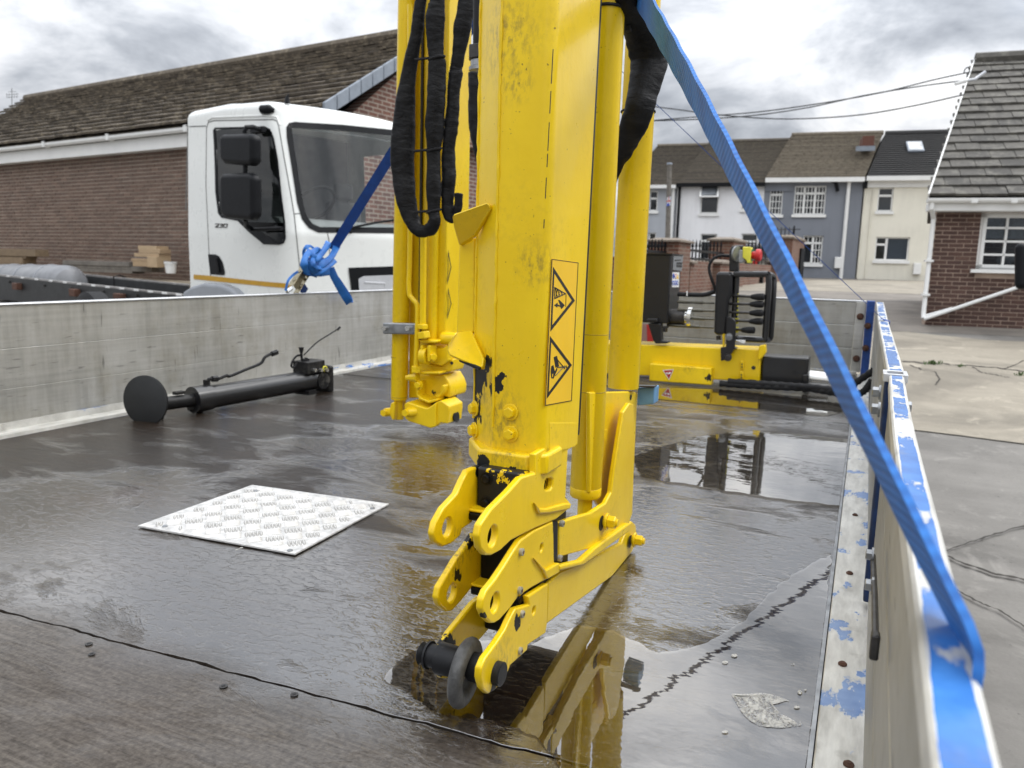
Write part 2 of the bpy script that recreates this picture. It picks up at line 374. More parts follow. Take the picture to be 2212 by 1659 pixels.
def worn_blue(name, keep=.5, axis_edge=None, scale=(9, 3.2, 9), blue=((.030, .13, .40), (.060, .21, .55))):
    """blue paint rubbed down to bare aluminium in ragged patches"""
    m, nt, p, _ = new_mat(name); P = pos(nt)
    n = noise_n(nt, scaled(nt, P, scale), 1.0, 5, .6, .2); j = noise_n(nt, scaled(nt, P, (150, 35, 150)), 1.0, 4, .7)
    f = M(nt, 'ADD', M(nt, 'MULTIPLY', n, .92), M(nt, 'MULTIPLY', j, .10))
    if axis_edge:
        w = axis_edge
        e = M(nt, 'ABSOLUTE', M(nt, 'MULTIPLY', M(nt, 'SUBTRACT', N(nt, 'ShaderNodeAttribute', attribute_name='across').outputs['Fac'], .5), 2.))
        f = M(nt, 'SUBTRACT', f, M(nt, 'MULTIPLY', ramp(nt, e, [(1 - w, 0.), (1., 1.)]), .35))
    k = ramp(nt, f, [(keep - .012, 0.), (keep + .012, 1.)])
    n2 = noise_n(nt, P, 40, 4)
    bl = ramp(nt, n2, [(.3, blue[0]), (.7, blue[1])])
    al = ramp(nt, noise_n(nt, scaled(nt, P, (40, 8, 8)), 1.0, 5, .65), [(.3, (.40, .39, .36)), (.65, (.66, .65, .61))])
    c = mixc(nt, k, al, bl)
    dirt = ramp(nt, noise_n(nt, P, 16, 5), [(.60, 0.), (.74, .5)]); c = mixc(nt, dirt, c, (.18, .165, .14))
    setin(nt, p, Base_Color=c, Metallic=M(nt, 'MULTIPLY', M(nt, 'SUBTRACT', 1., k), .35), Roughness=M(nt, 'ADD', M(nt, 'MULTIPLY', k, -.30), .50), Normal=bump(nt, k, .25, .0012))
    return m
def webbing(name, col=(.018, .165, .52), dark=(.006, .080, .31)):
    m, nt, p, _ = new_mat(name); tc = N(nt, 'ShaderNodeUVMap').outputs[0]
    sx = N(nt, 'ShaderNodeSeparateXYZ', {0: tc})
    ribs = N(nt, 'ShaderNodeTexWave', {'Scale': 1.0, 'Distortion': 0.}, wave_type='BANDS', bands_direction='DIAGONAL')
    nt.links.new(scaled(nt, tc, (3.2, 62., 0)), ribs.inputs['Vector'])
    lng = N(nt, 'ShaderNodeTexWave', {'Scale': 1.0}, wave_type='BANDS', bands_direction='X'); nt.links.new(scaled(nt, tc, (2.2, 0, 0)), lng.inputs['Vector'])
    P = pos(nt); n = noise_n(nt, P, 22, 4)
    f = M(nt, 'ADD', M(nt, 'MULTIPLY', ribs.outputs['Fac'], .22), M(nt, 'MULTIPLY', n, .8))
    c = ramp(nt, f, [(.2, dark), (.62, col)])
    c = mixc(nt, ramp(nt, noise_n(nt, P, 9, 5), [(.55, 0.), (.75, .35)]), c, (.02, .05, .12))
    setin(nt, p, Base_Color=c, Roughness=.6, Normal=bump(nt, ribs.outputs['Fac'], .35, .0010))
    return m
def sleeve_mat(name='woven_hose_sleeve'):
    m, nt, p, _ = new_mat(name); P = pos(nt); n = noise_n(nt, P, 30, 5)
    setin(nt, p, Base_Color=ramp(nt, n, [(.3, (.003, .003, .0035)), (.7, (.008, .008, .009))]), Roughness=.5, Specular_IOR_Level=.22,
          Normal=bump(nt, M(nt, 'ADD', M(nt, 'MULTIPLY', noise_n(nt, P, 420, 2), .08), noise_n(nt, scaled(nt, P, (30, 30, 55)), 1.0, 3, .5, .4)), .5, .008)); return m
def by_object(name, cols, rough=.85, bmp=.5, bscale=45., var=.35, lichen=None):
    """bricks and tiles: each piece takes its own tone"""
    m, nt, p, _ = new_mat(name); P = pos(nt); rnd = N(nt, 'ShaderNodeObjectInfo').outputs['Random']
    isl = N(nt, 'ShaderNodeNewGeometry').outputs['Random Per Island']
    f = M(nt, 'FRACT', M(nt, 'ADD', rnd, M(nt, 'MULTIPLY', isl, 7.31)))
    c = ramp(nt, f, [(i / (len(cols) - 1), k) for i, k in enumerate(cols)])
    n = noise_n(nt, P, bscale * .4, 6, .65)
    c = mixc(nt, ramp(nt, n, [(.35, var), (.65, 0.)]), c, tuple(x * .45 for x in cols[0]))
    if lichen:
        c = mixc(nt, M(nt, 'MULTIPLY', ramp(nt, noise_n(nt, P, 6, 6, .7), [(.50, 0.), (.66, 1.)]), lichen[1]), c, lichen[0])
    setin(nt, p, Base_Color=c, Roughness=rough, Normal=bump(nt, noise_n(nt, P, bscale, 5, .7), bmp, .008)); return m
def ground_mat(name, a, b, scale=.9, wet=.0, crackscale=0.):
    m, nt, p, _ = new_mat(name); P = pos(nt)
    n = noise_n(nt, P, scale, 7, .65, .3); f = noise_n(nt, P, 55, 5, .7); t = noise_n(nt, scaled(nt, P, (.5, 3.5, 1)), 1.0, 5, .6)
    c = ramp(nt, M(nt, 'ADD', M(nt, 'MULTIPLY', n, .5), M(nt, 'ADD', M(nt, 'MULTIPLY', t, .35), M(nt, 'MULTIPLY', f, .15))), [(.36, a), (.62, b)])
    stn = ramp(nt, noise_n(nt, scaled(nt, P, (.55, .9, 1)), 1.0, 7, .62, .6), [(.50, 0.), (.63, .62)]); c = mixc(nt, stn, c, tuple(x * .55 for x in a))
    c = mixc(nt, ramp(nt, noise_n(nt, P, 3.2, 6, .7, .5), [(.56, 0.), (.66, .45)]), c, tuple(min(.6, x * 1.35) for x in b))
    spk = ramp(nt, noise_n(nt, P, 30, 3), [(.68, 0.), (.72, .5)]); c = mixc(nt, spk, c, tuple(x * .35 for x in a))
    setin(nt, p, Base_Color=c, Roughness=.82 - wet, Normal=bump(nt, M(nt, 'ADD', f, n), .35, .01)); return m
def render_mat(name, col, dirt=.35):
    m, nt, p, _ = new_mat(name); P = pos(nt)
    n = noise_n(nt, P, .8, 6, .6); st = noise_n(nt, scaled(nt, P, (2.2, 2.2, .25)), 1.0, 5, .65)
    c = ramp(nt, M(nt, 'ADD', M(nt, 'MULTIPLY', n, .5), M(nt, 'MULTIPLY', st, .5)), [(.35, tuple(x * (1 - dirt) for x in col)), (.55, col), (.8, tuple(min(.9, x * 1.05) for x in col))])
    setin(nt, p, Base_Color=c, Roughness=.9, Normal=bump(nt, noise_n(nt, P, 30, 5), .3, .01)); return m
def pane_mat(name, tint=(.012, .014, .016), rough=.03):
    m, nt, p, _ = new_mat(name); P = pos(nt)
    setin(nt, p, Base_Color=ramp(nt, noise_n(nt, P, 1.5, 4), [(.4, tint), (.7, tuple(x * 2.6 for x in tint))]), Roughness=rough, Specular_IOR_Level=.6, Normal=bump(nt, noise_n(nt, P, 2.5, 2), .04, .02)); return m
def clear_glass(name, tint=(.75, .8, .8), ior=1.5):
    m = bpy.data.materials.new(name); m.use_nodes = True; nt = m.node_tree; nt.nodes.clear()
    out = N(nt, 'ShaderNodeOutputMaterial'); fr = facing_mix(nt, .055, 4.5)
    tr = N(nt, 'ShaderNodeBsdfTransparent', {'Color': tuple(tint) + (1,)}); gl = N(nt, 'ShaderNodeBsdfGlossy', {'Roughness': .02})
    mx = N(nt, 'ShaderNodeMixShader', {0: fr, 1: tr.outputs[0], 2: gl.outputs[0]}); nt.links.new(mx.outputs[0], out.inputs[0]); return m

MT = {}
MT['yellow'] = yellow_paint('yellow_crane_paint')
MT['black'] = worn_black('black_paint', wear=.25)
MT['blackw'] = worn_black('worn_black_paint', wear=.8)
MT['steel'] = simple('galvanised_steel', (.32, .33, .34), .38, .8, .4, 30, .1)
MT['darksteel'] = simple('dark_oily_steel', (.055, .052, .05), .42, .5, .5, 40, .25)
MT['rust'] = simple('rusty_bolt', (.10, .045, .028), .8, .1, .5, 60, .5)
MT['rubber'] = simple('black_rubber', (.014, .014, .015), .55, 0, .3, 40, .1, spec=.22)
MT['sleeve'] = sleeve_mat()
MT['floor'] = wet_floor()
MT['water'] = water_mat()
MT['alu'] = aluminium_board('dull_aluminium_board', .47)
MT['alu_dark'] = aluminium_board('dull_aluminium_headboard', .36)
MT['alu_rail'] = worn_blue('rubbed_blue_floor_rail', .60, None, (14, 2.6, 14))
MT['blue_top'] = worn_blue('worn_blue_top_rail', .475, .34, (14, 6.0, 9))
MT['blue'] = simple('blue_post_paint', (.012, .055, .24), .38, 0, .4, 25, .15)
MT['bluetape'] = simple('pale_blue_plastic', (.12, .27, .45), .45, 0, .2, 30, .1)
MT['web'] = webbing('blue_ratchet_webbing')
MT['web_dark'] = webbing('deep_blue_webbing', (.006, .055, .26), (.003, .026, .14))
MT['ratchet'] = simple('brassy_zinc_ratchet', (.30, .26, .17), .35, .8, .4, 60, .1)
MT['tread'] = simple('bright_aluminium_tread', (.66, .65, .63), .36, .4, .15, 30, .06)
MT['tread_base'] = simple('scuffed_aluminium_tread', (.64, .63, .61), .42, .4, .35, 60, .10, 140)
MT['white_truck'] = simple('white_cab_paint', (.74, .75, .72), .28, 0, .04, 2, 0, coat=.5, rvar=.04)
MT['grey_plastic'] = simple('grey_moulded_plastic', (.26, .275, .30), .45, 0, .1, 8)
MT['silver'] = simple('silver_plastic', (.55, .56, .58), .35, .3, .1, 8)
MT['black_plastic'] = simple('black_moulded_plastic', (.007, .0075, .009), .46, 0, .2, 10, .1, 200, spec=.16)
MT['stripe'] = simple('amber_stripe', (.48, .26, .012), .4, 0, .15, 10)
MT['glass'] = clear_glass('cab_glass', (.84, .87, .86), 1.55)
MT['glass_dark'] = clear_glass('door_glass', (.30, .33, .32), 1.5)
MT['upvc'] = simple('white_window_plastic', (.78, .78, .76), .4, 0, .06, 3)
MT['pane'] = pane_mat('dark_window_pane')
MT['pane_light'] = pane_mat('greyish_window_pane', (.06, .065, .07))
MT['house_white'] = render_mat('white_painted_wall', (.80, .80, .81), .12)
MT['house_grey'] = render_mat('slate_grey_painted_wall', (.20, .215, .245), .12)
MT['house_lgrey'] = render_mat('pale_grey_painted_wall', (.38, .40, .43), .12)
MT['house_cream'] = render_mat('cream_rendered_wall', (.74, .71, .61), .16)
MT['brick_l'] = by_object('brown_brick', [(.125, .080, .060), (.175, .112, .082), (.14, .095, .072), (.205, .135, .10)])
MT['brick_r'] = by_object('dark_red_brick', [(.060, .032, .026), (.095, .050, .038), (.075, .040, .032), (.12, .066, .05)])
MT['brick_g'] = by_object('red_garden_brick', [(.12, .05, .035), (.18, .075, .05), (.14, .06, .04)])
MT['mortar'] = simple('pale_mortar', (.44, .38, .32), .95, 0, .3, 4, .4)
MT['mortar_d'] = simple('brown_mortar', (.38, .29, .23), .95, 0, .3, 4, .4)
MT['tile_l'] = by_object('weathered_roof_tile', [(.070, .056, .042), (.105, .085, .063), (.135, .11, .080), (.08, .066, .05)], lichen=((.27, .225, .16), .8))
MT['tile_r'] = by_object('grey_roof_tile', [(.062, .058, .052), (.09, .084, .074), (.115, .107, .093), (.075, .07, .062)], lichen=((.20, .19, .16), .6))
MT['tile_tan'] = by_object('tan_lichened_tile', [(.19, .162, .12), (.26, .225, .17), (.155, .13, .10)], lichen=((.06, .05, .04), .8))
MT['tile_dark'] = by_object('charcoal_roof_tile', [(.035, .034, .034), (.05, .049, .048), (.042, .041, .041)])
MT['tile_brown'] = by_object('dark_brown_tile', [(.095, .08, .064), (.14, .12, .092), (.078, .066, .055)], lichen=((.19, .165, .12), .6))
MT['leadgrey'] = simple('blue_grey_verge', (.22, .25, .29), .55, 0, .2, 5)
MT['concrete'] = ground_mat('grey_yard_concrete', (.12, .112, .10), (.22, .207, .187), .8)
MT['concrete_tan'] = ground_mat('tan_yard_concrete', (.20, .175, .135), (.32, .285, .225), .9)
MT['tarmac'] = ground_mat('worn_brown_tarmac', (.13, .115, .098), (.22, .195, .165), 1.2)
MT['crack'] = simple('dark_joint', (.035, .03, .025), .95, 0, .4, 10, .4)
MT['wood'] = by_object('weathered_timber', [(.16, .115, .07), (.30, .22, .14), (.22, .16, .10)], bscale=30)
MT['wood_pale'] = by_object('pale_sawn_timber', [(.42, .30, .18), (.50, .37, .23), (.36, .25, .15)], bscale=30, var=.2)
MT['wood_grey'] = simple('grey_weathered_wood', (.17, .155, .135), .9, 0, .35, 9, .4)
MT['weed'] = simple('green_weed', (.06, .11, .025), .7, 0, .4, 30)
MT['red'] = simple('red_plastic', (.50, .02, .02), .4, 0, .15, 20)
MT['green'] = simple('green_plastic', (.03, .22, .08), .4)
MT['estop_yellow'] = simple('lemon_yellow_plastic', (.72, .66, .06), .45, 0, .1, 20)
MT['white'] = simple('white_print', (.75, .75, .74), .45, 0, .05, 10)
MT['print'] = simple('black_print', (.008, .008, .008), .5, 0, .1, 10)
MT['print_blue'] = simple('blue_print', (.02, .07, .40), .5)
MT['print_red'] = simple('red_print', (.42, .02, .02), .45, 0, .15, 30)
MT['sticker'] = simple('amber_sticker', (.82, .50, .012), .42, 0, .06, 20, .05)
MT['greyprint'] = simple('grey_label', (.19, .20, .21), .45, 0, .15, 20)
MT['foam'] = simple('white_scum', (.62, .61, .58), .75, 0, .2, 60, .6, 120)
def scum():
    m = MT['foam']; nt = m.node_tree; p = next(n for n in nt.nodes if n.type == 'BSDF_PRINCIPLED'); P = pos(nt)
    a = ramp(nt, M(nt, 'ADD', M(nt, 'MULTIPLY', noise_n(nt, scaled(nt, P, (90, 40, 1)), 1.0, 5, .65, .6), .7), M(nt, 'MULTIPLY', noise_n(nt, P, 260, 3), .3)), [(.38, .05), (.56, .9)])
    setin(nt, p, Alpha=a)
scum()
# ------------------------------------------------------------------ ground
GP = [(-400, -1.0), (2.0, -1.0), (5, -.80), (12.0, -.10), (20, .10), (36.0, .30), (80, .6), (900, .6)]
def gz(y):
    for (a, za), (b, zb_) in zip(GP, GP[1:]):
        if y <= b: return za + (zb_ - za) * (y - a) / (b - a)
    return GP[-1][1]
def ong(px, py, lift=0.):
    r = ray(px, py); t = 1e-4
    for i in range(4000):
        p = CAM + r * t
        if p.z <= gz(p.y) + lift:
            lo, hi = t / 1.01, t
            for _ in range(30):
                m = (lo + hi) / 2; q = CAM + r * m
                if q.z <= gz(q.y) + lift: hi = m
                else: lo = m
            return CAM + r * hi
        t *= 1.01
    return CAM + r * t
def build_ground():
    mb = MB(); ys = [-400, -60, -20, -8, -3, 0, 2, 3, 4, 5, 6, 7, 8, 9, 10, 11, 12, 14, 16, 20, 24, 28, 32, 36, 45, 60, 80, 200, 900]; xs = [-900, -200, -60, -25, -12, -5, 0, 5, 12, 25, 60, 200, 900]
    vs_ = [(x, y, gz(y)) for y in ys for x in xs]; n = len(xs)
    mb.add(vs_, [(j * n + i, j * n + i + 1, (j + 1) * n + i + 1, (j + 1) * n + i) for j in range(len(ys) - 1) for i in range(n - 1)])
    tag(put('ground', mb, MT['concrete']), 'grey concrete yard rising towards the street', None, None, 'structure')
    def patch(name, pix, mat, lift, label, amp=.06, seed=1):
        pts = [ong(x, y) for x, y in pix]; loop = rough_loop([Vector((p.x, p.y, 0)) for p in pts], amp, .25, seed)
        # drape: cut the outline into rows so that it follows the slope
        xs_ = [p.x for p in loop]; ys_ = [p.y for p in loop]
        bm = bmesh.new(); vv = [bm.verts.new((p.x, p.y, 0)) for p in loop]; bm.faces.new(vv)
        bmesh.ops.triangulate(bm, faces=bm.faces[:])
        for yy, _ in GP[1:-1]:
            if min(ys_) < yy < max(ys_):
                bmesh.ops.bisect_plane(bm, geom=bm.verts[:] + bm.edges[:] + bm.faces[:], plane_co=(0, yy, 0), plane_no=(0, 1, 0))
        me = bpy.data.meshes.new(name)
        for v in bm.verts: v.co.z = gz(v.co.y) + lift
        bmesh.ops.recalc_face_normals(bm, faces=bm.faces[:]); bm.to_mesh(me); bm.free(); me.materials.append(mat)
        o = bpy.data.objects.new(name, me); COL.objects.link(o); tag(o, label, None, None, 'structure')
    patch('road', [(1300, 700), (1300, 606), (1700, 600), (2050, 606), (2500, 612), (2600, 745), (1960, 716), (1800, 712)], MT['tarmac'], .004, 'brown worn tarmac between the yard and the houses', .05, 3)
    patch('concrete_apron', [(1560, 628), (1655, 604), (2000, 607), (2400, 611), (2400, 650), (2000, 637), (1800, 630)], MT['concrete_tan'], .009, 'pale concrete strip in front of the terraced houses', .03, 4)
    patch('concrete_slab', [(1700, 712), (1960, 718), (2120, 735), (2400, 748), (2600, 1000), (2212, 960), (2080, 942), (1700, 905)], MT['concrete_tan'], .009, 'tan concrete slab beside the truck, cracked across', .03, 5)
    def crack(pix, w, seed, label):
        rnd = random.Random(seed); mb = MB(); L = []
        pp = []
        for (a, b), (c, d) in zip(pix, pix[1:]):
            for k in range(8): pp.append((a + (c - a) * k / 8, b + (d - b) * k / 8 + rnd.uniform(-1.2, 1.2)))
        pp.append(pix[-1])
        P = [ong(x, y) for x, y in pp]
        for i, p in enumerate(P):
            q = P[min(i + 1, len(P) - 1)] - P[max(i - 1, 0)]; nn = Vector((-q.y, q.x, 0)).normalized() * w * rnd.uniform(.4, 1.5)
            L.append((p + nn, p - nn))
        vs_ = [Vector((v.x, v.y, gz(v.y) + .014)) for ab in L for v in ab]
        mb.add(vs_, [(2 * i, 2 * i + 1, 2 * i + 3, 2 * i + 2) for i in range(len(L) - 1)])
        tag(put('ground_crack', mb, MT['crack']), label, None, None, 'structure')
    crack([(2036, 1197), (2090, 1178), (2150, 1158), (2230, 1135)], .005, 1, 'saw cut running off to the upper right of the yard')
    crack([(2040, 1204), (2080, 1222), (2150, 1245), (2230, 1262)], .009, 2, 'open joint below the saw cut in the yard')
    crack([(2065, 1280), (2110, 1305), (2160, 1325), (2230, 1372)], .005, 3, 'fine lowest crack in the yard concrete')
    crack([(1950, 784), (2000, 786), (2060, 790), (2140, 795), (2230, 808)], .014, 4, 'long weedy joint across the tan slab')
    crack([(1965, 790), (1990, 800), (2020, 806), (2030, 822), (2020, 834)], .006, 5, 'forked crack below the weedy joint')
    crack([(2100, 794), (2118, 806), (2150, 812), (2180, 818)], .006, 6, 'short crack branching right of the weedy joint')
    crack([(2168, 800), (2195, 790), (2230, 772)], .006, 7, 'crack climbing right from the weedy joint')
    rnd = random.Random(5); mb = MB()
    for cx, cy, sp, n in ((2015, 788, 16, 46), (2076, 793, 5, 18), (2205, 813, 8, 22)):
        for _ in range(n):
            p = ong(cx + rnd.gauss(0, sp * .6), cy + rnd.uniform(-1.5, 2)); h = rnd.uniform(.015, .05); d = Vector((rnd.uniform(-1, 1), rnd.uniform(-1, 1), 0)).normalized() * h * .7; w = d.cross(Vector((0, 0, 1))) * .25
            mb.add([p - w, p + w, p + d * .6 + Vector((0, 0, h)), p + d + Vector((0, 0, h * .8))], [(0, 1, 2), (1, 3, 2)])
    tag(put('weeds', mb, MT['weed'], sharp=None), 'green weeds sprouting from the joint in the slab', 'weeds', None, 'stuff')
build_ground()

# ------------------------------------------------------------------ building helpers
class Facade:
    """a vertical wall plane: u to the right along the wall, z up, d out of it"""
    def __init__(s, O, az):
        s.O = Vector(O); s.e = Vector((math.sin(az), math.cos(az), 0)); s.n = Vector((s.e.y, -s.e.x, 0))
        if s.n.dot(CAM - s.O) < 0: s.n = -s.n
    def uz(s, px, py, d=0.):
        p = onp(px, py, s.O + s.n * d, s.n) - s.O; return p.dot(s.e), p.z + s.O.z
    def P(s, u, z, d=0.): return s.O + s.e * u + s.n * d + Vector((0, 0, z - s.O.z))
    def bx(s, mb, u0, u1, z0, z1, d0, d1):
        c = s.P((u0 + u1) / 2, (z0 + z1) / 2, (d0 + d1) / 2); return mb.obox(c, s.e * ((u1 - u0) / 2), s.n * ((d1 - d0) / 2), Vector((0, 0, (z1 - z0) / 2)))
    def wall(s, mb, u0, u1, z0, z1, th, holes):
        return mb.prism([s.P(u0, z0), s.P(u1, z0), s.P(u1, z1), s.P(u0, z1)], s.n * -th, [[s.P(a, c), s.P(b, c), s.P(b, d), s.P(a, d)] for a, b, c, d in holes])
def window(fc, root, r, lay, mat=None, dep=.09, fw=.055, sill=.12, curtain=None, name='window', tilt=None):
    """lay: list of (x0,x1,y0,y1,nx,ny) in 0..1 of the opening, each light with a bar grid"""
    u0, u1, z0, z1 = r; w = MB(); W, H = u1 - u0, z1 - z0; d0, d1 = -dep - .06, -dep
    for a, b, c, d in ((u0, u1, z0, z0 + fw), (u0, u1, z1 - fw, z1), (u0, u0 + fw, z0, z1), (u1 - fw, u1, z0, z1)): fc.bx(w, a, b, c, d, d0, d1)
    pn = []
    for x0, x1, y0, y1, nx, ny in lay:
        a, b, c, d = u0 + W * x0, u0 + W * x1, z0 + H * y0, z0 + H * y1
        for q in ((a, b, c, c + fw * .8), (a, b, d - fw * .8, d), (a, a + fw * .8, c, d), (b - fw * .8, b, c, d)): fc.bx(w, *q, d0 + .012, d1 + .012)
        for i in range(1, nx): x = a + (b - a) * i / nx; fc.bx(w, x - .014, x + .014, c, d, d0 + .02, d1 + .004)
        for i in range(1, ny): z = c + (d - c) * i / ny; fc.bx(w, a, b, z - .014, z + .014, d0 + .02, d1 + .004)
        pn.append((a + fw * .6, b - fw * .6, c + fw * .6, d - fw * .6))
    if sill: fc.bx(w, u0 - .06, u1 + .06, z0 - sill, z0, -dep, .07)
    o = put(name, w, MT['upvc'], root)
    for q in pn:
        g = MB(); fc.bx(g, *q, d0 + .015, d0 + .03); put('pane', g, mat or MT['pane'], o)
    if curtain:
        a, b, c, d = curtain; m = MB(); k = 60; vs_ = []
        for i in range(k + 1):
            uu = u0 + W * (a + (b - a) * i / k); vs_ += [fc.P(uu, z0 + H * c, d0 - .012 + .02 * math.sin(i * 1.3)), fc.P(uu, z0 + H * d, d0 - .012 + .014 * math.sin(i * 1.3 + .4))]
        m.add(vs_, [(2 * i, 2 * i + 2, 2 * i + 3, 2 * i + 1) for i in range(k)]); put('curtain', m, MT['curtain'], o)
    return o
MT['curtain'] = simple('grey_net_curtain', (.60, .61, .65), .9, 0, .2, 20)
MT['house_pane'] = clear_glass('window_pane_clear', (.55, .58, .6), 1.5)
def saw_roof(mb, a, b, c, d, rows, th=.05, jag=.0):
    """courses from eave a-b up to ridge d-c: each course a lip over the one below"""
    a, b, c, d = map(Vector, (a, b, c, d)); n = (b - a).cross(d - a).normalized()
    if n.z < 0: n = -n
    for i in range(rows):
        t0, t1 = i / rows, (i + 1.12) / rows; t1 = min(t1, 1)
        p, q, r, s = a.lerp(d, t0) + n * th, b.lerp(c, t0) + n * th, b.lerp(c, t1) + n * .004, a.lerp(d, t1) + n * .004
        lo = n * (th + .01)
        mb.add([p, q, r, s, p - lo, q - lo], [(0, 1, 2, 3), (4, 5, 1, 0)])
def course_pieces(fc, root, rect, holes, bw, bh, gap, proud, mat, name, limit, rnd, centre):
    """stretcher bond of single bricks proud of the mortar; nearest to the camera singly, the rest joined"""
    u0, u1, z0, z1 = rect; L = []
    row = 0; z = z0 + gap
    while z + bh < z1 + bh * .6:
        u = u0 + gap - (row % 2) * (bw + gap) / 2
        while u < u1:
            a, b = max(u, u0), min(u + bw, u1)
            if b - a > .03:
                segs = [(a, b)]
                for h in holes:
                    if z + bh > h[2] + .01 and z < h[3] - .01:
                        ns = []
                        for p, q in segs:
                            if q <= h[0] or p >= h[1]: ns.append((p, q))
                            else:
                                if p < h[0] - .03: ns.append((p, h[0]))
                                if q > h[1] + .03: ns.append((h[1], q))
                        segs = ns
                for p, q in segs: L.append(((p + q) / 2, z + bh / 2, q - p))
            u += bw + gap
        z += bh + gap; row += 1
    L.sort(key=lambda t: (fc.P(t[0], t[1]) - centre).length)
    meshes = {}
    rest = MB()
    for i, (u, zc, w) in enumerate(L):
        dpr = proud * rnd.uniform(.6, 1.3)
        if i < limit:
            if not meshes:
                m = MB(); m.obox((0, 0, 0), (.5, 0, 0), (0, .5, 0), (0, 0, .5)); me = m.mesh(name); me.materials.append(mat); meshes[1] = me
            c = fc.P(u, zc, (dpr - .02) / 2); tl = rnd.uniform(-.004, .004)
            inst(name, meshes[1], root, frame4(c, fc.e * w, fc.n * (dpr + .02), Vector((0, 0, bh))))
        else: fc.bx(rest, u - w / 2, u + w / 2, zc - bh / 2, zc + bh / 2, -.01, dpr)
    if rest.v: o = put(name + '_courses', rest, mat, root); o['kind'] = 'stuff'
def tile_field(root, a, b, c, d, rows, tw, mat, limit, rnd, th=.035, name='roof_tile', lip=.02):
    """single roof tiles on the slope a-b (eave) to d-c (ridge)"""
    a, b, c, d = map(Vector, (a, b, c, d)); up = (d - a); n = (b - a).cross(up).normalized()
    if n.z < 0: n = -n
    e = (b - a).normalized(); n = (n - e * n.dot(e)).normalized(); s = n.cross(e)
    if s.z < 0: s = -s
    T = []
    for i in range(rows):
        t0 = i / rows; l, r = a.lerp(d, t0), b.lerp(c, t0); l2, r2 = a.lerp(d, (i + 1) / rows), b.lerp(c, (i + 1) / rows)
        hgt = abs((l2 - l).dot(s)); W = (r - l).dot(e)
        off = (i % 2) * tw * .5
        x = -off
        while x < W - .01:
            x0, x1 = max(0, x), min(W, x + tw)
            if x1 - x0 > .04: T.append((l + e * ((x0 + x1) / 2) + s * (hgt * .56), x1 - x0 - .008, hgt * 1.14))
            x += tw
    T.sort(key=lambda t: (t[0] - CAM).length); rest = MB(); me = None
    for i, (p, w, h) in enumerate(T):
        dz = rnd.uniform(-.006, .008); tilt = (lip + rnd.uniform(-.004, .006)) / h
        ss = (s - n * tilt).normalized(); nn = (n + s * tilt).normalized(); q = p + n * (th * .5 + lip * .5 + dz)
        if i < limit:
            if me is None:
                m = MB(); m.obox((0, 0, 0), (.5, 0, 0), (0, .5, 0), (0, 0, .5)); me = m.mesh(name); me.materials.append(mat)
            inst(name, me, root, frame4(q, e * w, ss * h, nn * th))
        else: rest.obox(q, e * w / 2, ss * h / 2, nn * th / 2)
    if rest.v: o = put(name + '_courses', rest, mat, root); o['kind'] = 'stuff'

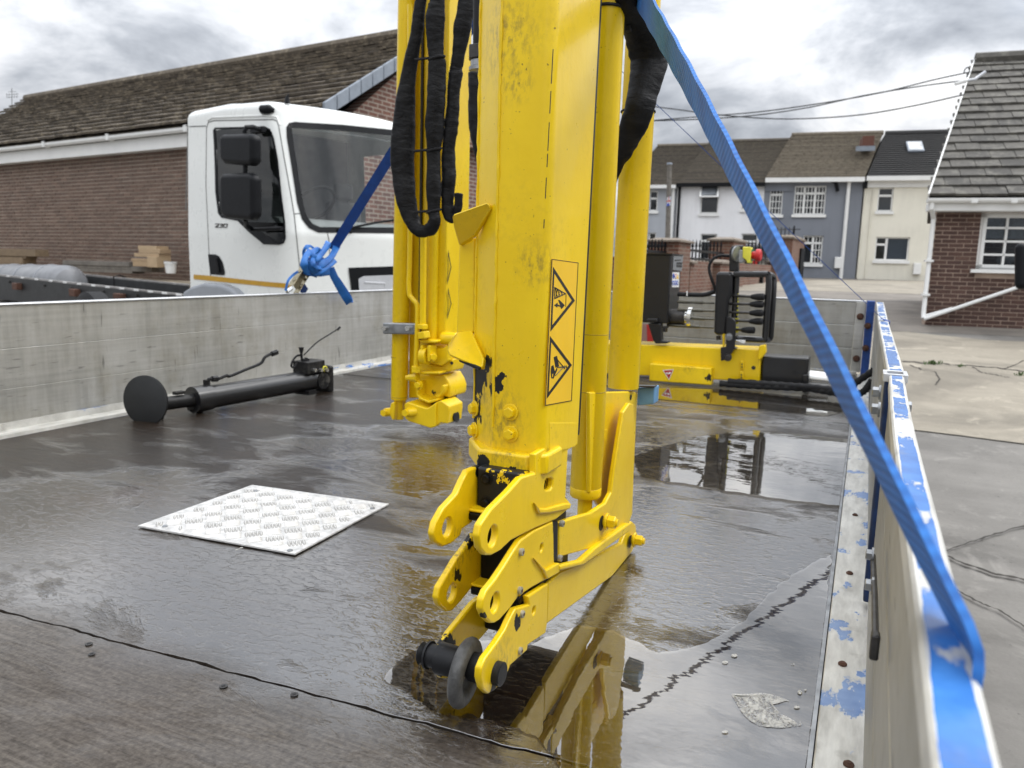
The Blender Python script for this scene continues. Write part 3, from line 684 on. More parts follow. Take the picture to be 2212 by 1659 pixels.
# ------------------------------------------------------------------ the terraced houses up the slope
AZ = R(83)                                    # the street's direction
def build_terrace():
    O = ony(1860, 601, 36.0); fc = Facade(O, AZ)
    def rect(k, x0, y0, x1, y1):
        a = fc.uz(*zp(k, x0, y1)); b = fc.uz(*zp(k, x1, y0)); return (a[0], b[0], min(a[1], b[1]), max(a[1], b[1]))
    zb0 = O.z - .6
    RD = 3.6; du = fc.uz(1898, 284, d=-RD)[0] - fc.uz(1857, 382, d=.28)[0]
    def house(name, label, px0, px1, eave, ridge, wmat, rmat, wins, extras=None, rows=26, verge=None):
        u0, _ = fc.uz(px0, 500); u1, _ = fc.uz(px1, 500); ze = (fc.uz(*eave[0])[1] + fc.uz(*eave[1])[1]) / 2
        root = thing(name, label, 'house', fc.P((u0 + u1) / 2, zb0))
        hs = [w[0] for w in wins]
        m = MB(); fc.wall(m, u0, u1, zb0, ze, .25, hs); put('wall', m, wmat, root)
        m = MB(); fc.bx(m, u0, u1, zb0, ze, -7.2, -.9); put('core', m, wmat, root)
        for r, lay, kw in wins: window(fc, root, r, lay, **kw)
        zr = (fc.uz(*ridge[0], d=-RD)[1] + fc.uz(*ridge[1], d=-RD)[1]) / 2
        ov = .28; a, b = fc.P(u0, ze - .05, ov), fc.P(u1, ze - .05, ov); c, d = fc.P(u1 + du, zr, -RD), fc.P(u0 + du, zr, -RD)
        m = MB(); saw_roof(m, a, b, c, d, rows, .07)
        a2, b2 = fc.P(u0, ze - .05, -2 * RD - ov), fc.P(u1, ze - .05, -2 * RD - ov); m.add([a2, b2, c, d], [(0, 1, 2, 3)])
        m.add([fc.P(u1, ze - .06, ov), fc.P(u1, ze - .06, -2 * RD - ov), c, fc.P(u0, ze - .06, ov), fc.P(u0, ze - .06, -2 * RD - ov), d], [(0, 1, 2), (3, 5, 4)])
        ro = put('roof', m, rmat, root)
        m = MB(); m.tube([d + Vector((0, 0, .03)), c + Vector((0, 0, .03))], .11, 8); put('ridge_tiles', m, rmat, ro)
        return root, u0, u1, ze, zr
    W = lambda k, *q: rect(k, *q)
    r, u0, u1, ze, zr = house('terraced_house', 'pale grey painted terraced house behind the wooden pole', 1340, 1456, ((1405, 401), (1450, 399)), ((1412, 318), (1450, 316)), MT['house_lgrey'], MT['tile_brown'],
          [(W('T', 28, 495, 102, 652), [(0, 1, 0, .62, 1, 1), (0, 1, .62, 1, 1, 1)], {}), (W('T', 20, 822, 88, 985), [(0, 1, 0, .66, 1, 1), (0, 1, .66, 1, 1, 1)], {})])
    m = MB(); fc.bx(m, u0, u1 + .0, ze - .16, ze - .02, .02, .33); put('gutter', m, MT['upvc'], r)
    ux, _ = fc.uz(*zp('T', 217, 600)); m = MB(); m.cyl(fc.P(ux, zb0, .08), fc.P(ux, ze - .1, .08), .07, 8); put('downpipe', m, MT['upvc'], r)
    r, u0, u1, ze, zr = house('terraced_house', 'white painted terraced house with a top-hung window ajar', 1458, 1645, ((1462, 399), (1640, 392)), ((1470, 313), (1640, 302)), MT['house_white'], MT['tile_brown'],
          [(W('T', 425, 478, 578, 672), [(0, 1, 0, .74, 1, 1), (0, 1, .74, 1, 1, 1)], dict(curtain=(.02, .22, .05, .72), mat=MT['house_pane'])),
           (W('T', 745, 535, 818, 640), [(0, 1, 0, .6, 1, 1), (0, 1, .6, 1, 1, 1)], {}),
           (W('T', 420, 832, 562, 1038), [(0, 1, 0, .74, 1, 1), (0, 1, .74, 1, 1, 1)], {}), (W('T', 738, 830, 880, 1030), [(0, 1, 0, .7, 1, 1), (0, 1, .7, 1, 1, 1)], {})])
    m = MB(); fc.bx(m, u0, u1, ze - .16, ze - .02, .02, .33); put('gutter', m, MT['black_plastic'], r)
    ux, _ = fc.uz(*zp('T', 264, 600)); m = MB(); m.cyl(fc.P(ux, zb0, .08), fc.P(ux, ze - .1, .08), .06, 8); put('downpipe', m, MT['black_plastic'], r)
    q = W('T', 427, 476, 578, 530); m = MB(); c0 = fc.P((q[0] + q[1]) / 2, (q[2] + q[3]) / 2 - .02, .16)
    m.obox(c0, fc.e * ((q[1] - q[0]) / 2), (fc.n * .18 - Vector((0, 0, .24))), Vector((0, 0, .02)) + fc.n * .02); ol = put('open_light', m, MT['upvc'], r); m = MB(); m.obox(c0 + fc.n * .03 + Vector((0, 0, .02)), fc.e * ((q[1] - q[0]) / 2 - .08), (fc.n * .18 - Vector((0, 0, .24))) * .78, Vector((0, 0, .02)) + fc.n * .02); put('pane', m, MT['pane_light'], ol)
    g3 = [(0, 1, 0, .74, 4, 3), (0, 1, .74, 1, 4, 1)]
    r3, u0, u1, ze, zr = house('terraced_house', 'slate grey terraced house with small-paned white windows', 1645, 1856, ((1650, 387), (1850, 381)), ((1660, 300), (1895, 283)), MT['house_grey'], MT['tile_tan'],
          [(W('T', 960, 470, 1078, 682), g3, {}),
           (W('T', 1150, 456, 1414, 680), [(0, .32, 0, .74, 3, 3), (0, .32, .74, 1, 3, 1), (.32, .66, 0, .74, 3, 3), (.32, .66, .74, 1, 3, 1), (.66, 1, 0, .74, 3, 3), (.66, 1, .74, 1, 3, 1)], {}),
           (W('T', 1215, 846, 1388, 1062), [(0, .5, 0, .74, 1, 1), (0, .5, .74, 1, 2, 1), (.5, 1, 0, .74, 3, 3), (.5, 1, .74, 1, 3, 1)], {})])
    m = MB(); fc.bx(m, u0, u1, ze - .2, ze - .02, .02, .33); put('gutter', m, MT['upvc'], r3)
    m = MB(); fc.bx(m, u0, fc.uz(*zp('T', 1150, 440))[0], ze - .55, ze - .2, .0, .05); put('fascia', m, MT['house_grey'], r3)
    a = fc.uz(*zp('T', 1587, 410)); b = fc.uz(*zp('T', 1546, 1165)); m = MB(); m.cyl(fc.P(a[0], zb0, .09), fc.P(a[0], ze - .1, .09), .075, 8); put('downpipe', m, MT['upvc'], r3)
    q = W('T', 1468, 1012, 1530, 1098); m = MB(); fc.bx(m, *q, 0, .16); put('meter_box', m, MT['upvc'], r3, .02)
    a = fc.uz(*zp('T', 1480, 455)); m = MB(); m.tube([fc.P(a[0] - .2, a[1] + .2, .1), fc.P(a[0], a[1] + .1, .14), fc.P(a[0] + .1, a[1] - .25, .1)], .07, 6); put('cable_bracket', m, MT['black_plastic'], r3)
    # chimney with its flashing, low on the slope by the verge
    q = [fc.uz(*zp('T', x, y), d=-1.9) for x, y in ((1672, 180), (1768, 88))]
    m = MB(); fc.bx(m, q[0][0], q[1][0], q[0][1] - .05, q[1][1], -2.4, -1.2); ch = put('chimney', m, MT['brick_g'], r3)
    m = MB(); fc.bx(m, q[0][0] - .25, q[1][0] + .05, q[0][1] - .15, q[0][1] + .05, -1.19, -1.05); put('flashing', m, MT['leadgrey'], ch)
    r4, u0, u1, ze, zr = house('terraced_house', 'cream rendered terraced house with a skylight in its charcoal roof', 1860, 2080, ((1862, 385), (2010, 376)), ((1905, 292), (2040, 284)), MT['house_cream'], MT['tile_dark'],
          [(W('T', 1800, 470, 1938, 655), [(0, 1, 0, .66, 1, 1), (0, 1, .66, 1, 1, 1)], {}),
           (W('T', 1780, 858, 2062, 1036), [(0, .33, 0, .68, 1, 1), (0, .33, .68, 1, 1, 1), (.33, 1, 0, 1, 1, 1)], dict(curtain=(.36, .98, .03, .97), mat=MT['house_pane']))], rows=22)
    m = MB(); fc.bx(m, u0, u1, ze - .2, ze - .02, .02, .33); put('gutter', m, MT['upvc'], r4)
    m = MB(); fc.bx(m, u0, u1, ze - .45, ze - .2, .0, .06); put('fascia', m, MT['upvc'], r4)
    q = W('T', 2078, 1060, 2146, 1146); m = MB(); fc.bx(m, *q, 0, .16); put('meter_box', m, MT['upvc'], r4, .02)
    for x in (1775, 1712):
        a = fc.uz(*zp('T', x, 460)); m = MB(); m.cyl(fc.P(a[0], zb0 + .6, .04), fc.P(a[0], ze - .5, .04), .022, 6); put('thin_pipe', m, MT['house_cream'], r4)
    m = MB(); qq = fc.uz(*zp('T', 1712, 440)); fc.bx(m, qq[0] - .08, qq[0] + .08, qq[1] - .2, qq[1] + .2, 0, .14); put('alarm_box', m, MT['black_plastic'], r4)
    # skylight lies in the roof slope
    ov = .28; a, d = fc.P(0, ze - .05, ov), fc.P(0, zr, -RD); sl = (d - a).normalized(); nn = fc.e.cross(sl); nn = nn if nn.z > 0 else -nn
    c = onp(*zp('T', 2096, 171), a, nn) + nn * .08; sc = pxsize(c) * .27778
    m = MB(); m.obox(c, fc.e * (56 * sc), sl * (.5), nn * .06); sk = put('skylight', m, MT['leadgrey'], r4)
    m = MB(); m.obox(c + nn * .055, fc.e * (48 * sc), sl * .42, nn * .02); put('pane', m, MT['skyglass'], sk)
    return fc
MT['skyglass'] = pane_mat('skylight_pane', (.16, .17, .18), .08)
TF = build_terrace()

# ------------------------------------------------------------------ garden wall, railings, cars behind them
def build_garden():
    A, Bq = ong(1733, 600), ong(1440, 646); dv = (A - Bq); fc = Facade(A, math.atan2(dv.x, dv.y))
    z0 = min(A.z, Bq.z) - .3
    U = lambda k, x, y=1000: fc.uz(*zp(k, x, y))[0]
    Z = lambda k, x, y: fc.uz(*zp(k, x, y))[1]
    root = thing('garden_wall', 'red brick garden wall with capped piers below the terraced houses', 'wall', fc.P(U('T', 700), z0))
    u0, u1 = fc.uz(1330, 600)[0], U('T', 1160)
    zt = Z('T', 450, 1045); m = MB(); fc.bx(m, u0, u1, z0, zt, -.22, 0); put('wall', m, MT['garden'], root)
    for x0, x1, yt in ((195, 305, 900), (635, 740, 895), (1112, 1212, 880), (530, 636, 1065), (985, 1088, 1062), (290, 330, 1060)):
        a, b, t = U('T', x0, yt), U('T', x1, yt), Z('T', (x0 + x1) / 2, yt); m = MB(); fc.bx(m, a + .06, b - .06, z0, t, -.45, .16); p = put('pier', m, MT['garden'], root)
        m = MB(); ch = Z('T', (x0 + x1) / 2, yt - 34) - t; c = fc.P((a + b) / 2, t, -.145); e, n = fc.e * ((b - a) / 2 + .03), fc.n * .36
        m.add([c - e - n, c + e - n, c + e + n, c - e + n] + [c + Vector((0, 0, ch * .4)) + s * k for s, k in ((-e - n, 1), (e - n, 1), (e + n, 1), (-e + n, 1))] + [c + Vector((0, 0, ch)) + s * .55 for s in (-e - n, e - n, e + n, -e + n)],
              [(3, 2, 1, 0)] + [(i + o, (i + 1) % 4 + o, (i + 1) % 4 + 4 + o, i + 4 + o) for o in (0, 4) for i in range(4)] + [(8, 9, 10, 11)])
        put('pier_cap', m, MT['coping'], p)
    root2 = thing('railings', 'black spiked metal railings on top of the garden wall', 'railings', fc.P(U('T', 450), zt))
    bars = MB(); xs = list(range(320, 640, 27)) + list(range(745, 1110, 27)) + list(range(-10, 195, 25))
    for x in xs:
        u = U('T', x, 1000); zt2 = Z('T', x, 885 + (x % 3) * 4); bars.tube([fc.P(u, zt - .02, -.1), fc.P(u, zt2 - .12, -.1), fc.P(u, zt2 - .1, -.1), fc.P(u, zt2 + .05, -.1)], [.018, .018, .035, .003], 5)
    o = put('bars', bars, MT['black_plastic'], root2); o['kind'] = 'stuff'
    for y in (1030, 968):
        for a, b in ((305, 640), (740, 1112), (-20, 195)):
            m = MB(); fc.bx(m, U('T', a, y), U('T', b, y), Z('T', (a + b) / 2, y) - .025, Z('T', (a + b) / 2, y) + .025, -.13, -.07); put('rail', m, MT['black_plastic'], root2)
    root3 = thing('metal_gate', 'tall black metal gate of thin bars hung on the brick pier', 'gate', fc.P(U('T', 1060), zt))
    gb = MB(); k = 0
    for x in range(945, 1205, 30):
        u = U('T', x, 900); t = Z('T', x, 800 - (22 if x > 985 else 0)); gb.cyl(fc.P(u, Z('T', x, 1000), -.2), fc.P(u, t, -.2), .016, 5)
    o = put('bars', gb, MT['black_plastic'], root3); o['kind'] = 'stuff'
    for pth in (((935, 820), (985, 798), (1205, 796)), ((935, 965), (1180, 962))):
        m = MB(); m.tube([fc.P(*fc.uz(*zp('T', *q), d=-.2), -.2) for q in pth], .02, 5); put('rail', m, MT['black_plastic'], root3)
    m = MB(); a = U('T', 1165); b = U('T', 1192); fc.bx(m, a, b, Z('T', 1180, 1170), Z('T', 1180, 945), .17, .24); put('post', m, MT['black_plastic'], root3)
    m = MB(); u = U('T', 1200, 800); m.tube([fc.P(u, Z('T', 1200, 860), -.2), fc.P(u, Z('T', 1200, 785), -.2), fc.P(u - .08, Z('T', 1200, 772), -.2)], .03, 6); put('finial', m, MT['black_plastic'], root3)
    m = MB(); c = fc.uz(*zp('T', 893, 1180)); fc.bx(m, c[0] - .09, c[0] + .09, c[1] - .16, c[1] + .22, .0, .1); tag(put('letter_box', m, MT['black_plastic'], base=fc.P(*c)), 'small black box fixed low on the garden wall', 'box')
    # cars parked between the wall and the houses
    def car(label, u, d, L, W, H, col, tail=None, pick=False, az=0.):
        c = u; c.z = gz(c.y) - .35; e = Matrix.Rotation(az, 4, 'Z') @ fc.e; n = Matrix.Rotation(az, 4, 'Z') @ fc.n
        rt = thing('parked_car', label, 'car', c)
        prof = [(0, .35), (0, .95), (.06, 1.02), (L * .16, 1.06), (L * .26, H - .04), (L * .34, H), (L * .62, H), (L * .78, 1.02), (L * .97, .88), (L, .7), (L, .35)]
        if pick: prof = [(0, .45), (0, 1.08), (L * .32, 1.1), (L * .34, H - .05), (L * .40, H), (L * .62, H), (L * .72, 1.15), (L * .97, 1.02), (L, .8), (L, .45)]
        m = MB(); m.prism([c + e * (x - L / 2) + Vector((0, 0, z)) - n * W / 2 for x, z in prof], n * W); put('body', m, col, rt, .05, seg=3)
        m = MB(); x0, x1 = (L * .36, L * .66) if pick else (L * .28, L * .72)
        m.prism([c + e * (x - L / 2) + Vector((0, 0, z)) + n * (W / 2 - .02) for x, z in ((x0, 1.1), (x0 + .2, H - .1), (x1 - .3, H - .1), (x1, 1.1))], n * .03); put('side_window', m, MT['pane'], rt)
        for x in (L * .18, L * .80):
            for s in (-1, 1):
                m = MB(); p = c + e * (x - L / 2) + n * (s * (W / 2 - .1)) + Vector((0, 0, .33)); m.cyl(p - n * .1, p + n * .1, .33, 16); wv = put('wheel', m, MT['rubber'], rt)
                m = MB(); m.cyl(p - n * .11, p + n * .11, .19, 12); put('rim', m, MT['silver'], wv)
        for s in (-1, 1):
            m = MB(); p = c + e * (-L / 2 - .01) + n * (s * (W / 2 - .09)) + Vector((0, 0, .85)); m.obox(p, e * .03, n * .08, Vector((0, 0, .18))); put('tail_light', m, MT['red'], rt, .01)
            m = MB(); p = c + e * (L / 2 - .02) + n * (s * (W / 2 - .22)) + Vector((0, 0, .74)); m.obox(p, e * .05, n * .17, Vector((0, 0, .08))); put('headlight', m, MT['silver'], rt, .02)
        m = MB(); p = c + e * (-L / 2 - .005) + Vector((0, 0, .98 if pick else .7))
        for k in range(6): m.obox(p + n * (.30 - .12 * k), e * .012, n * .035, Vector((0, 0, .03)))
        put('badge', m, MT['silver'], rt)
        return rt
    car('black pickup truck behind the railings, its red tail light showing', ony(*zp('T', 800, 985), 28.0), 0, 4.2, 1.8, 1.62, MT['carblack'], pick=True, az=R(-4))
    car('black car nosing out from behind the end pier of the garden wall', ony(*zp('T', 880, 1080), 32.5), 0, 3.9, 1.7, 1.45, MT['carblack'], az=R(2))
MT['garden'] = None
def garden_brick():
    m, nt, p, _ = new_mat('far_garden_brickwork'); P = pos(nt)
    sx = N(nt, 'ShaderNodeSeparateXYZ', {0: P}); v = N(nt, 'ShaderNodeCombineXYZ', {0: M(nt, 'ADD', sx.outputs[0], M(nt, 'MULTIPLY', sx.outputs[1], .6)), 1: sx.outputs[2], 2: 0}).outputs[0]
    b = N(nt, 'ShaderNodeTexBrick', {'Color1': (.17, .065, .04, 1), 'Color2': (.11, .045, .03, 1), 'Mortar': (.22, .17, .13, 1), 'Scale': 1.0, 'Brick Width': .225, 'Row Height': .075, 'Mortar Size': .01}); nt.links.new(v, b.inputs['Vector'])
    n = noise_n(nt, P, 2.5, 5); c = mixc(nt, ramp(nt, n, [(.45, 0.), (.7, .6)]), b.outputs['Color'], (.20, .15, .115))
    setin(nt, p, Base_Color=c, Roughness=.9, Normal=bump(nt, b.outputs['Fac'], -.4, .01)); return m
MT['garden'] = garden_brick()
MT['coping'] = simple('weathered_coping', (.20, .165, .13), .9, 0, .35, 8, .4)
MT['carblack'] = simple('black_car_paint', (.012, .012, .014), .25, 0, .2, 3, coat=.8)
MT['carblue'] = simple('dark_blue_car_paint', (.014, .018, .03), .25, 0, .2, 3, coat=.8)
build_garden()

# ------------------------------------------------------------------ wooden pole with a flag, overhead wires
def build_pole():
    p = ony(1441, 590, 30.0); b = Vector((p.x, p.y, gz(p.y) - .2)); fr = Facade(b, AZ)
    top = onp(*zp('T', 190, 292), b, fr.n); m = MB(); root = thing('wooden_pole', 'grey weathered wooden pole standing in front of the pale grey house', 'pole', b)
    m.tube([b, b.lerp(top, .5), top], [.115, .10, .085], 10); put('shaft', m, MT['wood_grey'], root)
    m = MB(); m.tube([top, top + Vector((0, 0, .06))], [.12, .10], 10); put('cap', m, MT['leadgrey'], root)
    c = onp(*zp('T', 184, 578), b + fr.n * .16, fr.n); s = pxsize(c) * .27778
    w, h = 17 * s, 38 * s; rt = thing('small_flag', 'little red, white and blue flag tied to the wooden pole', 'flag', c)
    def poly(nm, pts, mat, d):
        m = MB(); m.prism([c + fr.e * (x * w) + Vector((0, 0, z * h)) + fr.n * (d + .03 * math.sin(2.2 * x + z)) for x, z in pts], fr.n * .004); put(nm, m, mat, rt)
    poly('cloth', [(-1, -1), (1, -.8), (.9, 1), (-.8, .8)], MT['print_blue'], 0)
    poly('diagonal', [(-1, -.95), (-.55, -.92), (.95, .75), (.9, 1), (.6, .95), (-.95, -.7)], MT['white'], .006); poly('diagonal', [(-.8, .8), (-.85, .5), (.7, -.84), (1, -.8), (.97, -.5), (-.5, .85)], MT['white'], .008)
    poly('cross', [(-.25, -.93), (.35, -.87), (.25, .93), (-.3, .87)], MT['white'], .010); poly('cross', [(-.95, -.3), (.97, -.2), (.95, .4), (-.88, .28)], MT['white'], .012)
    poly('cross', [(-.12, -.92), (.22, -.88), (.15, .92), (-.18, .88)], MT['print_red'], .015); poly('cross', [(-.94, -.15), (.96, -.05), (.95, .22), (-.89, .12)], MT['print_red'], .017)
    # wires span from the bungalow's verge to beyond the crane
    for lab, pix, y0, y1 in (('uppermost overhead wire running left from the bungalow verge', [('3', 1900, 122), ('3', 1700, 165), ('3', 1400, 238), ('3', 1050, 300), ('3', 700, 348), ('3', 400, 372), ('3', 60, 400)], 13.5, 30),
                             ('middle overhead wire sagging under the uppermost one', [('3', 1880, 168), ('3', 1600, 205), ('3', 1300, 255), ('3', 1000, 320), ('3', 700, 365), ('3', 400, 388), ('3', 60, 400)], 13.5, 30),
                             ('lowest and most slack of the three overhead wires', [('3', 1868, 250), ('3', 1600, 310), ('3', 1300, 362), ('3', 1000, 385), ('3', 750, 385), ('3', 450, 362), ('3', 250, 335), ('3', 60, 312)], 13.0, 30)):
        pts = smooth_path([zp(*q) for q in pix], 8); n = len(pts)
        P = [ony(x, y, y0 + (y1 - y0) * i / (n - 1)) for i, (x, y) in enumerate(pts)]
        mb = MB(); mb.tube(P, [.010 + .012 * i / (n - 1) for i in range(n)], 5); tag(put('overhead_wire', mb, MT['black_plastic'], base=P[0]), lab, 'wire', 'overhead wires')
build_pole()

# ------------------------------------------------------------------ the bungalow on the right
def build_bungalow():
    O = ony(1999, 690, 12.0); fc = Facade(O, R(84)); rnd = random.Random(11)
    zb0 = O.z - .15
    root = thing('brick_bungalow', 'dark red brick bungalow with white gutter and grey tiled roof', 'house', O)
    ze = fc.uz(2012, 455)[1]; u0, u1 = 0., 4.2
    wa, wb = fc.uz(*zp('H', 490, 1240)), fc.uz(*zp('H', 830, 918)); wr = (wa[0], wa[0] + 1.45, wa[1], wb[1])
    m = MB(); fc.wall(m, u0, u1, zb0, ze, .25, [wr]); put('wall', m, MT['mortar_d'], root)
    sk = Vector((math.sin(R(3.2)), math.cos(R(3.2)), 0)); q0, q1 = fc.P(u0 + .004, zb0, -.02), fc.P(u1, zb0, -.02)
    m = MB(); m.prism([q0 - fc.n * .24, q1 - fc.n * .9, q1 + sk * 6, q0 + sk * 6], Vector((0, 0, ze - zb0))); put('core', m, MT['garden'], root)
    course_pieces(fc, root, (u0, u1, zb0, ze), [(wr[0], wr[1], wr[2] - .08, wr[3])], .168, .045, .011, .006, MT['brick_r'], 'brick', 300, rnd, fc.P(.8, O.z + .8))
    window(fc, root, wr, [(.03, .42, .03, .97, 2, 4), (.42, .96, .03, .97, 3, 4)], dep=.06, fw=.055, sill=.045, mat=MT['house_pane'], curtain=(.04, .98, .55, .98))
    m = MB(); fc.bx(m, wr[0], wr[1], wr[2], wr[3], -.6, -.5); put('dim_room', m, MT['room'], root)
    for k, (x, z, r) in enumerate(((.28, .16, .07), (.36, .2, .06), (.62, .17, .08), (.72, .25, .07))):
        m = MB(); c = fc.P(wr[0] + x * (wr[1] - wr[0]), wr[2] + .06 + z * .4, -.32)
        for j in range(7): m.ring(c + Vector((rnd.uniform(-r, r), rnd.uniform(-.04, .04), rnd.uniform(-r, r) * .6)), (rnd.random(), rnd.random(), rnd.random()), r * .4, r * .35, 8, 6)
        put('ornament', m, MT['white'], root)
    # fascia, gutter, downpipe
    m = MB(); fc.bx(m, u0 - .14, u1, ze - .02, ze + .085, .0, .20); put('fascia', m, MT['upvc'], root, .01)
    zg = ze + .085; m = MB(); k = 10
    prof = [(.235 + .052 * math.cos(t), zg + .045 + .052 * math.sin(t)) for t in [math.pi + math.pi * i / k for i in range(k + 1)]]
    prof += [(d * .9 + .026, z + .012) for d, z in reversed(prof)]
    m.prism([fc.P(u0 - .17, z, d) for d, z in prof], fc.e * (u1 - u0 + .17)); gt = put('gutter', m, MT['upvc'], root)
    for px in (488, 715):
        u = fc.uz(*zp('H', px, 855), d=.3)[0]; m = MB(); fc.bx(m, u - .04, u + .04, zg - .012, zg + .05, .18, .293); put('gutter_union', m, MT['upvc'], gt, .01)
    a = fc.uz(*zp('H', 245, 880), d=.25)[0]; b = fc.uz(*zp('H', 252, 960), d=.06)[0]
    m = MB(); m.tube([fc.P(a, zg, .235), fc.P(a, zg - .07, .235), fc.P(b, zg - .20, .07), fc.P(b, O.z + .1, .07), fc.P(b, O.z + .02, .12)], .029, 10); dp = put('downpipe', m, MT['upvc'], root)
    for t in (.25, .6): m = MB(); fc.bx(m, b - .05, b + .05, O.z + 1.3 * t, O.z + 1.3 * t + .03, .0, .12); put('pipe_clip', m, MT['upvc'], dp)
    # roof: slope up from the gutter, hip climbing to the right
    RD = 3.1; zr = fc.uz(*zp('H', 485, 68), d=-RD)[1]; ur = fc.uz(*zp('H', 485, 68), d=-RD)[0]
    A_, B_ = fc.P(u0 - .16, ze + .145, .28), fc.P(u1, ze + .145, .28); D_, C_ = fc.P(ur, zr, -RD), fc.P(u1, zr, -RD)
    m = MB(); m.add([A_, B_, C_, D_, A_ + sk * 6, B_ + sk * 6], [(0, 1, 2, 3), (0, 3, 4), (3, 2, 5, 4), (0, 4, 5, 1)]); ro = put('roof', m, MT['tile_r'], root, sharp=None)
    tile_field(ro, A_, B_, C_, D_, 18, .30, MT['tile_r'], 300, rnd, .030, 'roof_tile', .032)
    upv = (D_ - A_); nv = (B_ - A_).cross(upv).normalized(); nv = nv if nv.z > 0 else -nv; m = MB(); m.obox(A_.lerp(D_, .5) + nv * .03 - fc.e * .01, upv * .5, nv * .035, fc.e * .010); put('verge_strip', m, MT['upvc'], ro, .004)
    up = (D_ - A_); n = (B_ - A_).cross(up).normalized(); n = n if n.z > 0 else -n; L = 20
    m = MB(); m.tube([D_ + n * .06, C_ + n * .06], .10, 8); put('ridge_tiles', m, MT['tile_r'], ro)
    for px in (585, 697):
        p = onp(*zp('H', px, 62), D_, fc.n); m = MB(); m.obox(p, fc.e * .03, fc.n * .08, Vector((0, 0, .05))); put('ridge_clip', m, MT['white'], ro)
    # end wall seen edge on
    # camera on the verge
    c = ony(*zp('H', 410, 178), 12.6); m = MB(); s = pxsize(c) * .38053; fwd = (fc.e * -1 - fc.n * -.15 + Vector((0, 0, -.30))).normalized()
    rt = thing('security_camera', 'small white security camera bracketed to the bungalow verge', 'camera', c)
    m.obox(c, fwd * 34 * s, fwd.cross(Vector((0, 0, 1))).normalized() * 9 * s, fwd.cross(fwd.cross(Vector((0, 0, 1)))).normalized() * 9 * s); put('body', m, MT['upvc'], rt, .012)
    m = MB(); q = c - fwd * 30 * s; m.tube([q, q + Vector((.10, .05, .02)), q + Vector((.22, .1, .12))], .02, 6); put('bracket', m, MT['silver'], rt)
    m = MB(); m.tube(smooth_path([tuple(ony(*zp('H', x, y), 12.9)) for x, y in ((425, 130), (432, 105), (450, 95), (458, 120), (440, 150))], 5), .008, 5); put('cable', m, MT['black_plastic'], rt)
    # two white waste pipes running along the wall foot
    f2 = lambda x, y, d: fc.P(*fc.uz(*zp('D', x, y), d=d), d)
    m = MB(); m.tube([f2(808, 286, .16), f2(830, 280, .16), f2(1320, 115, .16), f2(1600, 20, .16)], .024, 10); w = put('waste_pipe', m, MT['upvc'], base=f2(808, 286, .16)); tag(w, 'long white plastic pipe slanting up along the bungalow wall', 'pipe')
    m = MB(); m.tube([f2(815, 268, .09), f2(850, 258, .09), f2(1015, 212, .09)], .024, 10); w = put('waste_pipe', m, MT['upvc'], base=f2(815, 268, .09)); tag(w, 'short white plastic pipe above the foot of the long slanting one', 'pipe')
    # black mirror head of a vehicle standing out of view
    c = onx(2228, 575, 1.05); e = Vector((xb[0], yb[0], zb[0])); s = pxsize(c); u = Vector((xb[1], yb[1], zb[1])); f = e.cross(u)
    rt = thing('wing_mirror', 'black rounded mirror housing poking in at the picture edge before the bungalow', 'mirror', c)
    m = MB(); m.obox(c, e * 34 * s, u * 50 * s, f * .04); put('housing', m, MT['black_plastic'], rt, 20 * s, seg=5)
    m = MB(); m.tube([c + e * 20 * s - u * 30 * s, c + e * 70 * s - u * 60 * s, c + e * 150 * s - u * 70 * s], .012, 8); put('arm', m, MT['black_plastic'], rt)
MT['room'] = simple('dim_room_wall', (.05, .048, .045), .9)
build_bungalow()

